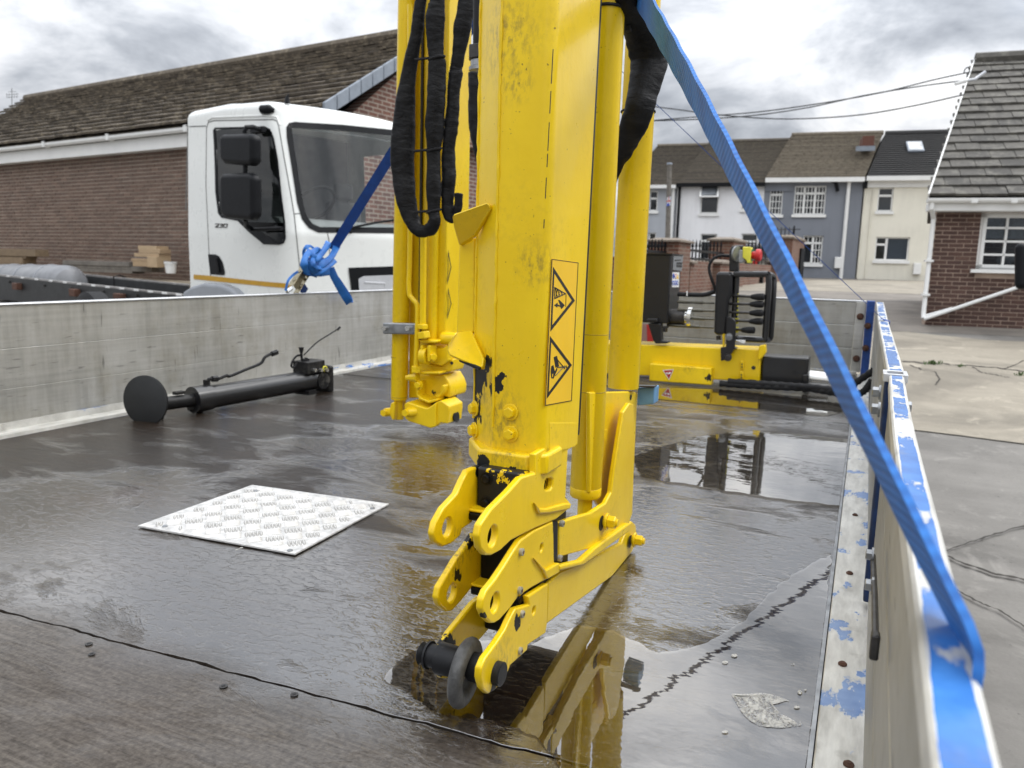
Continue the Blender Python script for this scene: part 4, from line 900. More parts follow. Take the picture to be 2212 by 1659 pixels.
# ------------------------------------------------------------------ the long brick building on the left
def build_left_building():
    YW = 11.2; fc = Facade((-12, YW, 0), R(97)); rnd = random.Random(21)
    O = fc.O; ze = fc.uz(200, 338)[1]; zb0 = gz(YW) - .4
    uR = fc.uz(706, 300)[0]; uL = fc.uz(-60, 400)[0] - 1
    root = thing('brick_hall', 'long brown brick building with mossy tiled roof behind the white truck', 'building', fc.P((uL + uR) / 2, zb0))
    m = MB(); fc.bx(m, uL, uR, zb0, ze, -8.0, 0); put('wall', m, MT['mortar'], root)
    course_pieces(fc, root, (uL, uR, fc.uz(200, 600)[1], ze), [], .228, .060, .017, .010, MT['brick_l'], 'brick', 300, rnd, fc.P(*fc.uz(330, 420)))
    # fascia and gutter
    m = MB(); fc.bx(m, uL - .1, uR + .2, ze - .02, ze + .22, .0, .22); put('fascia', m, MT['upvc'], root)
    m = MB(); m.tube([fc.P(uL - .1, ze + .275, .30), fc.P(uR + .2, ze + .275, .30)], .06, 10); gt = put('gutter', m, MT['upvc'], root)
    for px in (100, 240, 410): u = fc.uz(*zp('1', px * 2.5, 790), d=.3)[0]; m = MB(); fc.bx(m, u - .05, u + .05, ze + .21, ze + .34, .23, .37); put('gutter_union', m, MT['upvc'], gt, .01)
    # roof: gable end stands on the plane x = XR, its peak read from the picture
    pk = onp(962, 64, fc.P(uR + .15, 0), fc.e); dpk = (pk - fc.O).dot(fc.n); A_ = fc.P(uL - .3, ze + .31, .36); B_ = fc.P(uR + .25, ze + .31, .36)
    uD = fc.uz(57, 204, d=dpk)[0]; D_ = fc.P(uD, pk.z, dpk); C_ = fc.P(uR + .25, pk.z, dpk); d2 = 2 * dpk - .36
    m = MB(); m.add([A_, B_, C_, D_, fc.P(uL - .3, A_.z, d2), fc.P(uR + .25, B_.z, d2)], [(0, 1, 2, 3), (3, 2, 5, 4), (0, 4, 5, 1), (0, 3, 4)]); ro = put('roof', m, MT['tile_l'], root, sharp=None)
    tile_field(ro, A_, B_, C_, D_, 16, .33, MT['tile_l'], 300, rnd, .045, 'roof_tile', .065)
    m = MB(); m.tube([D_ + Vector((0, 0, .05)), C_ + Vector((0, 0, .05))], .12, 8); put('ridge_tiles', m, MT['tile_l'], ro)
    # gable brickwork
    m = MB(); m.prism([fc.P(uR + .01, zb0, 0), fc.P(uR + .01, zb0, d2 + .36), fc.P(uR + .01, ze, d2 + .36), fc.P(uR + .01, pk.z - .1, dpk), fc.P(uR + .01, ze, 0)], fc.e * -.3); put('gable', m, MT['gable'], root)
    for (P0, P1) in ((B_, C_), (fc.P(uR + .25, B_.z, d2), C_)):
        k = 12
        for i in range(k):
            p = P0.lerp(P1, (i + .5) / k) + fc.e * .04; d = (P1 - P0) * (.5 / k * .94); m = MB(); m.obox(p, d, fc.e * .03, Vector((0, 0, .12))); put('verge_cap', m, MT['leadgrey'], ro, .008)
    # aerial behind the far end of the roof
    c = ony(*zp('1', 65, 560), 18); s = pxsize(c) * .3968
    rt = thing('television_aerial', 'thin television aerial beyond the far end of the mossy roof', 'aerial', c)
    P = lambda x, y: ony(*zp('1', x, y), 18)
    m = MB(); m.tube([P(65, 600), P(64, 480)], 2.0 * s, 6); put('mast', m, MT['steel'], rt)
    for a, b in (((32, 516), (102, 512)), ((36, 530), (100, 526)), ((45, 500), (88, 498))): m = MB(); m.tube([P(*a), P(*b)], 1.4 * s, 5); put('element', m, MT['steel'], rt)
    for x in (38, 50, 78, 92): m = MB(); m.tube([P(x, 506), P(x, 534)], 1.2 * s, 5); put('element', m, MT['steel'], rt)
    # ledge and the timber stacked along the wall
    YL = 10.5; zl = ony(300, 603, YL).z
    a, b = ony(-40, 600, YL).x, ony(430, 607, YL).x
    m = MB(); m.box((a - 2, YL - .3, gz(YL) - .3), (b + 1.2, YL + 1.6, zl - .02)); le = put('ledge', m, MT['ledge'], base=(a, YL, zl)); tag(le, 'buff concrete ledge along the foot of the long brick building', 'ledge')
    def timber(label, items, y, mat):
        p0 = ony(*zp('L', *items[0][:2]), y); rt = thing('timber_stack', label, 'timber', p0)
        for x0, y0, x1, y1, dd in items:
            p, q = ony(*zp('L', x0, y1), y), ony(*zp('L', x1, y0), y); m = MB(); m.box((p.x, y - dd / 2 + rnd.uniform(-.03, .03), p.z), (q.x, y + dd / 2, q.z)); put('plank', m, mat, rt, .006)
    timber('pale greenish timber baulks stacked at the picture edge against the brick wall', [(-160, 368, 456, 428, .3), (-160, 428, 345, 452, .25), (-160, 455, 318, 505, .3), (-160, 505, 320, 545, .3)], 10.75, MT['wood'])
    timber('short pale blocks of sawn timber stacked beside the white bucket', [(1565, 330, 1765, 362, .3), (1575, 364, 1800, 405, .25), (1525, 412, 1790, 445, .3), (1505, 470, 1690, 496, .3), (1520, 498, 1700, 548, .3), (1690, 446, 1790, 560, .3)], 10.65, MT['wood_pale'])
    timber('dark weathered boards lying along the ledge under the brick wall', [(760, 505, 1480, 530, .3), (750, 532, 1490, 560, .3), (740, 565, 1500, 600, .3), (1500, 560, 1720, 605, .3)], 10.85, MT['wood_grey'])
    p = ony(*zp('L', 1862, 625), 10.55); s = pxsize(p) * .19841
    rt = thing('plastic_bucket', 'white plastic bucket on the ledge beside the sawn blocks', 'bucket', p); m = MB()
    m.tube([p, p + Vector((0, 0, 100 * s)), p + Vector((0, 0, 100 * s)), p + Vector((0, 0, 124 * s))], [50 * s, 62 * s, 67 * s, 68 * s], 16); put('pail', m, MT['upvc'], rt)
    m = MB(); m.ring(p + Vector((0, 0, 105 * s)), (0, .4, 1), 69 * s, 2 * s, 20, 5); put('handle', m, MT['steel'], rt)
MT['ledge'] = ground_mat('buff_concrete_ledge', (.30, .25, .18), (.44, .37, .27), 1.5)
def gable_brick():
    m, nt, p, _ = new_mat('gable_brickwork'); P = pos(nt); sx = N(nt, 'ShaderNodeSeparateXYZ', {0: P}); v = N(nt, 'ShaderNodeCombineXYZ', {0: sx.outputs[1], 1: sx.outputs[2], 2: 0}).outputs[0]
    b = N(nt, 'ShaderNodeTexBrick', {'Color1': (.19, .088, .062, 1), 'Color2': (.125, .062, .048, 1), 'Mortar': (.33, .28, .23, 1), 'Scale': 1.0, 'Brick Width': .24, 'Row Height': .08, 'Mortar Size': .012}); nt.links.new(v, b.inputs['Vector'])
    setin(nt, p, Base_Color=mixc(nt, ramp(nt, noise_n(nt, P, 8, 5), [(.5, 0.), (.7, .4)]), b.outputs['Color'], (.08, .045, .04)), Roughness=.9, Normal=bump(nt, b.outputs['Fac'], -.4, .01)); return m
MT['gable'] = gable_brick()
build_left_building()
# ------------------------------------------------------------------ the white truck beyond the left dropside
def build_truck():
    C0 = Vector((-5.2, 6.05, 0)); az = R(15)
    w = Vector((math.sin(az), math.cos(az), 0)); s = Vector((-w.y, w.x, 0)); up = Vector((0, 0, 1))
    pitch = R(3.0); up = (up + s * -math.tan(R(0))).normalized()
    sn = s.cross(up); sn = sn if sn.dot(CAM - C0) > 0 else -sn          # faces the camera
    sp = lambda px, py, d=0.: onp(px, py, C0 + sn * d, sn)
    z0 = sp(*zp('B', 120, 1620)).z - .25; zt = sp(*zp('B', 600, -18)).z; zbelt = sp(*zp('B', 900, 1090)).z
    root = thing('white_truck', 'white truck cab with black mirrors on a bare chassis', 'truck', C0 + Vector((0, 0, -1.0)))
    Lr = (sp(*zp('B', 65, 600)) - C0).dot(s)
    # plan: rear edge -> near corner -> bowed front -> far corner -> rear
    W = 2.30; rc = .20
    plan = [(Lr, 0.)] + [(Lr + (rc - Lr) * i / 34, 0.) for i in range(1, 34)]
    plan += [(rc - rc * math.sin(t), rc - rc * math.cos(t)) for t in [math.pi / 2 * i / 12 for i in range(13)]]
    nf = 56
    plan += [(-.17 * (1 - ((b - W / 2) / (W / 2 - rc)) ** 2), b) for b in [rc + (W - 2 * rc) * i / nf for i in range(1, nf)]]
    plan += [(rc - rc * math.cos(t), W - rc + rc * math.sin(t)) for t in [math.pi / 2 * i / 8 for i in range(9)]]
    plan += [(rc + (Lr - rc) * i / 10, W) for i in range(1, 11)]
    zs = [z0 + (zt - .10 - z0) * i / 66 for i in range(67)] + [zt - .10 + .10 * math.sin(t) for t in [math.pi / 2 * i / 6 for i in range(1, 7)]]
    rows = []
    for k, z in enumerate(zs):
        t = max(0, (z - zbelt) / (zt - zbelt)); ins = 0.
        if k > 66: ins = .10 * (1 - math.cos(math.pi / 2 * (k - 66) / 6))
        row = []
        for a, b in plan:
            fr = max(0., min(1., 1 - a / (Lr * .62)))               # nose-ness
            lean = .30 * t * fr + .03 * max(0, (zbelt - z)) * fr
            aa = a + lean + ins * (1 if fr > .2 else 0) - (ins if a > Lr - .05 else 0)
            c = (b - W / 2) / (W / 2); bb = b - c * (.05 * t + ins)
            zz = z - (.06 * t * fr if k > 60 else 0)
            row.append(C0 + s * aa + w * bb + Vector((0, 0, zz)))
        rows.append(row)
    n = len(plan); V_ = [v for r in rows for v in r]
    F_ = [(j * n + i, j * n + i + 1, (j + 1) * n + i + 1, (j + 1) * n + i) for j in range(len(rows) - 1) for i in range(n - 1)]
    bvh = BVHTree.FromPolygons(V_, F_)
    def hit(px, py, off=0.):
        for _ in range(60):
            r = ray(px, py).normalized(); h = bvh.ray_cast(CAM, r)
            if h[0] is not None: break
            if px > 600: px -= 4
            else: py += 3
        if h[0] is None: return sp(px, py, off)
        nn = h[1] if h[1].dot(r) < 0 else -h[1]; return h[0] + nn * off
    B = lambda x, y, off=0.: hit(*zp('B', x, y), off)
    right, upc, fwd = Vector((xb[0], yb[0], zb[0])), Vector((xb[1], yb[1], zb[1])), Vector((xb[2], yb[2], zb[2]))
    def pix(p): d = p - CAM; f = d.dot(fwd); return CX + FOC * d.dot(right) / f, CY - FOC * d.dot(upc) / f
    def inpoly(x, y, P):
        c = False; j = len(P) - 1
        for i in range(len(P)):
            if (P[i][1] > y) != (P[j][1] > y) and x < (P[j][0] - P[i][0]) * (y - P[i][1]) / (P[j][1] - P[i][1]) + P[i][0]: c = not c
            j = i
        return c
    dens = lambda P, m=6: [tuple(a + (b - a) * k / m for a, b in zip(P[i], P[(i + 1) % len(P)])) for i in range(len(P)) for k in range(m)]
    def shrink(P, d):
        out = []; m = len(P)
        area = sum(P[i][0] * P[(i + 1) % m][1] - P[(i + 1) % m][0] * P[i][1] for i in range(m))
        sg = 1 if area > 0 else -1
        for i in range(m):
            (x0, y0), (x1, y1), (x2, y2) = P[i - 1], P[i], P[(i + 1) % m]
            a = Vector((x1 - x0, y1 - y0)); b = Vector((x2 - x1, y2 - y1)); na = Vector((-a.y, a.x)).normalized(); nb = Vector((-b.y, b.x)).normalized(); k = (na + nb).normalized()
            out.append((x1 + k.x * d * sg, y1 + k.y * d * sg))
        return out
    side = [(285, 270), (300, 248), (700, 238), (740, 262), (768, 330), (800, 500), (832, 800), (858, 1000), (863, 1130), (848, 1168), (815, 1182), (690, 1178), (560, 1070), (480, 990), (350, 965), (325, 930), (303, 760), (300, 600), (292, 380)]
    scr = [(863, 245), (885, 212), (930, 204), (1300, 226), (1720, 268), (2080, 330), (2120, 700), (2140, 1085), (1720, 1090), (1120, 1085), (1045, 1050), (988, 980), (950, 850), (903, 550), (868, 330)]
    holes = [[zp('B', *q) for q in shrink(side, 8)], [zp('B', *q) for q in shrink(scr, 18)]]
    keep, cut = [], [[], []]
    for f in F_:
        c = (V_[f[0]] + V_[f[1]] + V_[f[2]] + V_[f[3]]) / 4; x, y = pix(c); nn = (V_[f[1]] - V_[f[0]]).cross(V_[f[3]] - V_[f[0]])
        col = f[0] % n
        if col < 34 + 13 + nf + 6 and inpoly(x, y, holes[0]) and col < 40: cut[0].append(f)
        elif n - 11 <= col < n - 3 and zbelt + .12 < c.z < zt - .28: pass
        elif 36 < col < 34 + 13 + nf + 10 and inpoly(x, y, holes[1]): cut[1].append(f)
        else: keep.append(f)
    m = MB(); m.add(V_, keep)
    top = [len(V_) - n + i for i in range(n)]; m.f.append(tuple(top))
    m.f.append(tuple([j * n for j in range(len(rows))] + [j * n + n - 1 for j in reversed(range(len(rows)))]))
    shell = put('cab_shell', m, MT['white_truck'], root, sharp=40)
    for nm, cf, mt in (('door_window', cut[0], 'glass_dark'), ('windscreen', cut[1], 'glass')):
        m = MB(); m.add([v for v in V_], cf); me = m
        used = sorted({i for f in cf for i in f}); mp = {i: k for k, i in enumerate(used)}; m = MB(); m.add([V_[i] for i in used], [tuple(mp[i] for i in f) for f in cf]); put(nm, m, MT[mt], root, sharp=None)
    def border(name, P, d, off, mat, par=root, m_=5):
        a = dens(P, m_); b = dens(shrink(P, d), m_); m = MB(); k = len(a)
        m.add([B(*q, off) for q in a] + [B(*q, off * .6) for q in b], [(i, (i + 1) % k, k + (i + 1) % k, k + i) for i in range(k)]); return put(name, m, mat, par, sharp=60)
    border('window_seal', side, 16, .008, MT['black_plastic']); border('screen_seal', scr, 46, .008, MT['black_plastic'])
    def decal(name, pts, off, mat, par=root, th=.0):
        q = [B(*p, off) for p in dens(pts, 4)]; m = MB(); c = sum(q, Vector()) / len(q); m.add(q + [c], [(i, (i + 1) % len(q), len(q)) for i in range(len(q))]); return put(name, m, mat, par, sharp=None)
    def line(name, pts, r, mat, off=.0, par=root):
        pp = [pts[0]]
        for a, b in zip(pts, pts[1:]): pp += [(a[0] + (b[0] - a[0]) * k / 10, a[1] + (b[1] - a[1]) * k / 10) for k in range(1, 11)]
        m = MB(); m.tube([B(x, y, off) for x, y in pp], r, 6); return put(name, m, mat, par)
    # door opening, panel gaps, upper moulding
    line('door_gap', [(265, 1470), (250, 1250), (225, 700), (230, 250), (245, 205), (290, 192), (600, 186), (760, 184), (790, 195), (805, 240), (850, 500), (905, 800), (930, 960), (960, 1250), (985, 1480)], .0055, MT['gap'])
    line('panel_gap', [(65, 240), (225, 235)], .006, MT['gap']); line('panel_gap', [(925, 935), (975, 932)], .005, MT['gap']); line('panel_gap', [(1190, 1075), (1208, 1160), (1215, 1400)], .005, MT['gap'])
    line('roof_moulding', [(240, 190), (280, 168), (700, 152), (790, 165), (812, 230)], .012, MT['white_truck'])
    decal('lower_glass_panel', [(520, 1010), (560, 1000), (858, 1008), (863, 1130), (848, 1168), (815, 1182), (690, 1178), (560, 1070)], .010, MT['black_plastic'])
    st = [(130, 1418, 1455), (260, 1428, 1468), (500, 1455, 1492), (700, 1475, 1512), (905, 1492, 1530)]
    q = [(x0 + (x1 - x0) * k / 6, a + (c - a) * k / 6, b + (d - b) * k / 6) for (x0, a, b), (x1, c, d) in zip(st, st[1:]) for k in range(7)]
    m = MB(); m.add([v for x, a, b in q for v in (B(x, a, .006), B(x, b, .006))], [(2 * i, 2 * i + 2, 2 * i + 3, 2 * i + 1) for i in range(len(q) - 1)]); put('amber_stripe', m, MT['stripe'], root, sharp=None)
    h = decal('door_handle', [(244, 1256), (305, 1258), (335, 1275), (360, 1320), (378, 1395), (376, 1422), (355, 1424), (262, 1416)], .006, MT['black_plastic'])
    line('handle_grip', [(318, 1290), (335, 1400)], .018, MT['rubber'], .02, h)
    for pl in ([(300, 1016), (330, 1014), (328, 1024), (300, 1040), (326, 1042)], [(338, 1016), (362, 1016), (358, 1028), (342, 1028), (358, 1028), (356, 1042), (332, 1042)], [(372, 1016), (398, 1016), (392, 1042), (366, 1042), (372, 1016)]):
        line('door_number', pl, .0048, MT['darksteel'], .004)
    def strip(name, top, bot, off, mat, k=26):
        m = MB(); vs_ = []
        def lerp(L, t):
            x = L[0][0] + (L[-1][0] - L[0][0]) * t
            for (a, b), (c, d) in zip(L, L[1:]):
                if x <= c + 1e-6: return x, b + (d - b) * (x - a) / (c - a)
            return L[-1]
        for i in range(k + 1):
            t = i / k; (xa, ya), (xc, yc) = lerp(top, t), lerp(bot, t)
            vs_ += [B(xa + (xc - xa) * j / 4, ya + (yc - ya) * j / 4, off) for j in range(5)]
        m.add(vs_, [(5 * i + j, 5 * i + 5 + j, 5 * i + 6 + j, 5 * i + 1 + j) for i in range(k) for j in range(4)]); return put(name, m, mat, root, sharp=None)
    strip('grille', [(1356, 1364), (1720, 1352), (2000, 1346)], [(1395, 1660), (1720, 1660), (2000, 1660)], .010, MT['black_plastic'])
    strip('headlamp_panel', [(1432, 1452), (1470, 1430), (1720, 1420), (1960, 1414)], [(1445, 1660), (1480, 1660), (1720, 1660), (1960, 1660)], .020, MT['silver'])
    line('panel_crease', [(1480, 1480), (1640, 1488), (1640, 1510)], .012, MT['silver'], .016)
    m = MB(); p = B(718, 85, .02); m.tube([B(668, 116, .005), B(690, 108, .02), B(735, 106, .02), B(770, 114, .005)], [.02, .045, .045, .02], 12); put('roof_lamp', m, MT['black_plastic'], root)
    m = MB(); p = B(870, 60, .01); m.tube([p, p + Vector((0, 0, .05)), p + Vector((.02, 0, .09))], [.03, .02, .004], 8); put('aerial_foot', m, MT['black_plastic'], root)
    # mirrors on the near side
    def mirror(pts, d, th, bev):
        m = MB(); m.prism([sp(*zp('B', *q), d) for q in pts], sn * -th); return put('mirror_head', m, MT['black_plastic'], root, bev, seg=5)
    mirror([(320, 320), (345, 298), (560, 292), (590, 312), (592, 520), (560, 548), (360, 532), (325, 500)], .34, .12, .045)
    mirror([(322, 640), (345, 612), (555, 604), (592, 635), (596, 950), (565, 985), (370, 968), (328, 930)], .34, .12, .045)
    q = lambda x, y, d: sp(*zp('B', x, y), d)
    m = MB(); m.tube([q(655, 262, .05), q(600, 242, .2), q(545, 245, .27), q(528, 290, .28)], .022, 8); put('mirror_arm', m, MT['black_plastic'], root)
    m = MB(); m.tube([q(537, 540, .28), q(537, 610, .28)], .022, 8); put('mirror_arm', m, MT['black_plastic'], root)
    m = MB(); m.tube([q(537, 980, .28), q(545, 1030, .2), q(600, 1060, .08), q(830, 1050, .04)], .022, 8); put('mirror_arm', m, MT['black_plastic'], root)
    m = MB(); m.obox(q(640, 270, .03), s * .10, sn * .03, up * .03); put('mirror_mount', m, MT['black_plastic'], root, .01)
    # wheel arch, wheel
    m = MB(); pl = [(25, 1600), (40, 1552), (100, 1512), (200, 1482), (340, 1494), (420, 1530), (470, 1580), (475, 1700), (25, 1700)]
    m.prism([sp(*zp('B', *k), .10) for k in pl], sn * -.5); put('wheel_arch', m, MT['grey_plastic'], root, .04, seg=4)
    for a in (.95, 4.9):
        for b in (.12, 2.15):
            c = C0 + s * a + w * b + Vector((0, 0, gz(6) + .30)); m = MB(); m.tube([c - w * .13, c - w * .10, c + w * .10, c + w * .13], [.40, .47, .47, .40], 28); wh = put('wheel', m, MT['rubber'], root)
            m = MB(); m.tube([c - w * .135, c + w * .135], .27, 20); put('rim', m, MT['grey_plastic'], wh)
    # far mirror beyond the crane
    for y0, y1 in ((333, 372), (380, 432)):
        c = C0 + w * (W + .22) + s * .1; m = MB(); mm = [onp(x, y, c, s) for x, y in ((990, y0), (1001, y0 + 3), (1002, y1), (990, y1))]; m.prism(mm, s * .12); put('mirror_head', m, MT['black_plastic'], root, .02)
    # inside: dash, wheel, seats, rear wall
    inn = lambda x, y, d: (lambda hp: hp + (hp - CAM).normalized() * d)(B(x, y))
    m = MB(); m.tube([C0 + s * .42 + w * (.12 + k * .206) + Vector((0, 0, zbelt + .02)) for k in range(11)], [.16] * 11, 12); put('dashboard', m, MT['dash'], root)
    c = inn(1100, 850, .55); m = MB(); m.ring(c, (s + Vector((0, 0, .9))).normalized(), .22, .018, 28, 8); put('steering_wheel', m, MT['rubber'], root)
    for b in (.55, 1.65):
        c = C0 + s * 1.25 + w * b; m = MB(); m.obox(c + Vector((0, 0, zbelt + .1)), s * .07, w * .25, up * .36); st_ = put('seat_back', m, MT['seat'], root, .06, seg=3)
        m = MB(); m.obox(c + Vector((0, 0, zbelt + .58)), s * .05, w * .13, up * .10); put('headrest', m, MT['seat'], st_, .04, seg=3)
    m = MB(); c = C0 + s * (Lr - .08) + w * (W / 2); m.obox(c + Vector((0, 0, (z0 + zt) / 2)), s * .02, w * (W / 2 - .1), up * ((zt - z0) / 2 - .08)); put('rear_trim', m, MT['seat'], root)
    m = MB(); c = C0 + s * (Lr / 2) + w * (W / 2); m.obox(c + Vector((0, 0, z0 + .04)), s * (Lr / 2 - .1), w * (W / 2 - .1), up * .02); put('cab_floor', m, MT['seat'], root)
    # wiper
    line('wiper', [(1330, 1062), (1420, 1040), (1560, 1010), (1740, 985)], .012, MT['black_plastic'], .03)
    line('wiper', [(1270, 1070), (1330, 1050), (1380, 1085)], .02, MT['black_plastic'], .02)
    # bare chassis rails running back from the cab
    for b, top_, hgt, lab in ((1.45, [(-80, 548), (2030, 752)], 105, 'far'), (.62, [(-80, 640), (1975, 862)], 260, 'near')):
        pc = C0 + w * b
        f = lambda x, y: onp(*zp('L', x, y), pc, w)
        (x0, y0), (x1, y1) = top_
        m = MB(); m.prism([f(x0, y0 + 8), f(x1, y1 + 8), f(x1, y1 + hgt), f(x0, y0 + hgt)], w * .05); rl = put('chassis_rail', m, MT['chassis'], root)
        m = MB(); m.prism([f(x0, y0 - 10), f(x1, y1 - 8), f(x1, y1 + 8), f(x0, y0 + 8)], w * .09 - w * .0); put('rail_flange', m, MT['railtop'], rl)
        if b < 1:
            for x in (220, 850, 1340):
                t = (x - x0) / (x1 - x0); p = f(x, y0 + (y1 - y0) * t + 95) - w * .05; m = MB(); m.obox(p, s * .11, w * .05, up * .06); put('rail_bracket', m, MT['rust'], rl, .01)
            for x in (110, 490, 780, 1130, 1500):
                t = (x - x0) / (x1 - x0); p = f(x, y0 + (y1 - y0) * t + 55); m = MB(); m.hexbolt(p, -w, .02, .03); put('rail_bolt', m, MT['darksteel'], rl)
            for k in range(13):
                x = 90 + k * 155; t = (x - x0) / (x1 - x0); p = f(x, y0 + (y1 - y0) * t - 1) - w * .004; m = MB(); m.obox(p, s * .065, w * .008, up * .012); put('rail_pad', m, MT['white'], rl)
        else:
            for x in (265, 1240):
                t = (x - x0) / (x1 - x0); p = f(x, y0 + (y1 - y0) * t); m = MB(); m.tube([p + up * -.25, p + up * .02, p + up * .05 + w * .1, p + w * .2], .014, 6); put('brake_line', m, MT['rubber'], rl)
    pc = C0 + w * 1.0; f = lambda x, y: onp(*zp('L', x, y), pc, w)
    a, b = f(30, 640), f(790, 650); d = (b - a).normalized(); r = .34; a, b = a + Vector((0, 0, -.13)), b + Vector((0, 0, -.16))
    m = MB(); m.tube([a, a + d * .03, a + d * .12, b - d * .22, b - d * .08, b], [r * .6, r * .85, r, r, r * .8, r * .3], 28); tk = put('air_tank', m, MT['tankgrey'], root)
    for t in (.2, .45, .75): m = MB(); m.ring(a.lerp(b, t), d, r * 1.005, .012, 32, 6); put('tank_band', m, MT['grey_plastic'], tk)
MT['gap'] = simple('panel_gap_shadow', (.16, .16, .155), .8)
MT['dash'] = simple('grey_dashboard', (.30, .31, .31), .7, 0, .15, 6)
MT['seat'] = simple('dark_cab_trim', (.085, .088, .09), .85, 0, .3, 10)
MT['chassis'] = simple('black_chassis_paint', (.018, .019, .020), .5, 0, .5, 8, .1)
MT['railtop'] = simple('pale_rail_edge', (.30, .29, .28), .45, .3, .5, 7)  # top edge paler than the rail below it
MT['tankgrey'] = simple('grey_air_tank', (.20, .205, .215), .4, .1, .2, 6)
build_truck()
# ------------------------------------------------------------------ the flatbed
YE = 5.0                                       # headboard
def build_bed():
    root = thing('flatbed_body', 'flatbed truck body with wet plywood floor, aluminium dropsides and worn blue rail', 'truck bed', (-1.25, 2.6, -.02))
    rnd = random.Random(3)
    m = MB(); m.box((-2.60, .20, -.34), (.075, YE + .06, -.024)); put('subframe', m, MT['black'], root)
    seams = (lambda x: .22, lambda x: .76 + .055 * (x + 1.25), lambda x: 1.92 + .065 * max(0, x + 2.1), lambda x: 3.306, lambda x: YE)
    for j in range(4):
        dz = (-.0005, 0., -.0022, -.001)[j]; n = 160; g = .0012 if j == 0 else .0020; m = MB(); top = []
        for i in range(n + 1):
            x = -2.495 + (2.495 - .014) * i / n
            wv = lambda s: 0 if s in (0, 4) else noise.noise(Vector((x * 12, s * 3, 1))) * .005 + noise.noise(Vector((x * 45, s * 3, 5))) * .003
            nz = lambda k: max(0, noise.noise(Vector((x * 24, k * 7.7, 2))) * .004 + noise.noise(Vector((x * 90, k * 5.1, 4))) * .0022)
            top.append((x, seams[j](x) + g + wv(j) + (nz(j) if j else 0), seams[j + 1](x) - g + wv(j + 1) - (nz(j + 9) if j < 3 else 0)))
        m.prism([(x, ya, dz) for x, ya, _ in top] + [(x, yb_, dz) for x, _, yb_ in reversed(top)], (0, 0, -.021)); put('floor_sheet', m, MT['floor'], root, .0008, sharp=20)
    # left dropside: three planks, a cap and the foot rail
    for z0, z1 in ((.012, .1505), (.1512, .2835), (.2842, .424)):
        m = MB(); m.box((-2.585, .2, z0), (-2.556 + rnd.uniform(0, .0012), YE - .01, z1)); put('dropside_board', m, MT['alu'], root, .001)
    m = MB(); m.box((-2.592, .2, .4245), (-2.550, YE - .01, .432)); put('dropside_cap', m, MT['alucap'], root, .003)
    m = MB(); m.prism([(-2.552, .2, .001), (-2.495, .2, .001), (-2.497, .2, .012), (-2.545, .2, .016), (-2.548, .2, .04), (-2.553, .2, .04)], (0, YE - .25, 0)); put('foot_rail', m, MT['alu_rail'], root)
    # headboard
    for z0, z1 in ((.012, .15), (.152, .288), (.29, .425)):
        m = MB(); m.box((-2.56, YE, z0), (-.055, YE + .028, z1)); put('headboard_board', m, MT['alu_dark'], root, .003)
    m = MB(); m.box((-2.56, YE - .004, .426), (-.0, YE + .034, .434)); put('headboard_cap', m, MT['alucap'], root, .003)
    m = MB(); m.box((-.054, YE - .006, .01), (.0, YE + .03, .425)); st = put('headboard_stile', m, MT['alu'], root, .003)
    m = MB(); m.box((-2.5, YE - .05, -.001), (-.02, YE - .002, .014)); put('headboard_foot', m, MT['alu_rail'], root)
    for z in (.09, .34):
        m = MB(); m.hexbolt((-.026, YE - .006, z), (0, -1, 0), .014, .02); put('bolt', m, MT['rust'], root)
    m = MB(); m.box((.002, YE - .05, -.02), (.046, YE + .03, .435)); post = put('corner_post', m, MT['blue'], root, .004)
    for z in (.16, .29): m = MB(); m.hexbolt((.018, YE - .05, z), (0, -1, 0), .013, .018); put('bolt', m, MT['rust'], post)
    q = [ony(*zp('C', x, y), YE - .008) for x, y in ((-200, 1080), (240, 1080), (240, 1330), (-200, 1330))]
    m = MB(); m.prism(q, (0, -.004, 0)); rp = put('marker_plate', m, MT['pinkish'], root)
    m = MB(); m.prism([ony(*zp('C', x, y), YE - .013) for x, y in ((155, 1085), (235, 1120), (240, 1325), (165, 1325))], (0, -.003, 0)); put('marker_stripe', m, MT['print_red'], rp)
    # floor rail along the right side, worn blue, with its rivets
    m = MB(); m.prism([(-.011, .2, -.02), (-.011, .2, .004), (.050, .2, .005), (.052, .2, -.02)], (0, YE - .26, 0)); fr = put('floor_rail', m, MT['alu_rail2'], root, .002)
    for px, py in (('8', (1212, 410)), ('8', (1185, 697)), ('8', (1150, 1145)), ('8', (1180, 1640))):
        p = onz(*zp(px, *py), .006); m = MB(); m.tube([p - Vector((0, 0, .002)), p + Vector((0, 0, .001)), p + Vector((0, 0, .0035))], [.0065, .0065, .0035], 10); put('rivet', m, MT['rust'], fr)
    m = MB(); m.box((-.018, .2, -.018), (-.0125, YE - .26, .0025)); put('floor_seal', m, MT['steel'], root)
    # right dropside: far leaf, near leaf, meeting at the hinge post
    def leaf(y0, y1, xa0, xa1, xb0, xb1, zt):
        for z0, z1 in ((.02, .15), (.153, .283), (.286, zt - .022)):
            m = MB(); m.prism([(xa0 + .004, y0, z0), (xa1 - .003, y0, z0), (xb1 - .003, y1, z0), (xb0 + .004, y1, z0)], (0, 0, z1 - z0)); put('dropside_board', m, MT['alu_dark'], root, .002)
        m = MB(); n = 14; L = []
        vs_ = []
        for i in range(n + 1):
            t = i / n; y = y0 + (y1 - y0) * t; wob = .0015 * math.sin(7 * t + y0)
            a, b = xa0 + (xb0 - xa0) * t + wob, xa1 + (xb1 - xa1) * t + wob
            vs_ += [(a, y, zt - .022), (b, y, zt - .022), (b, y, zt - .002), (b - .002, y, zt), (a + .002, y, zt), (a, y, zt - .002)]
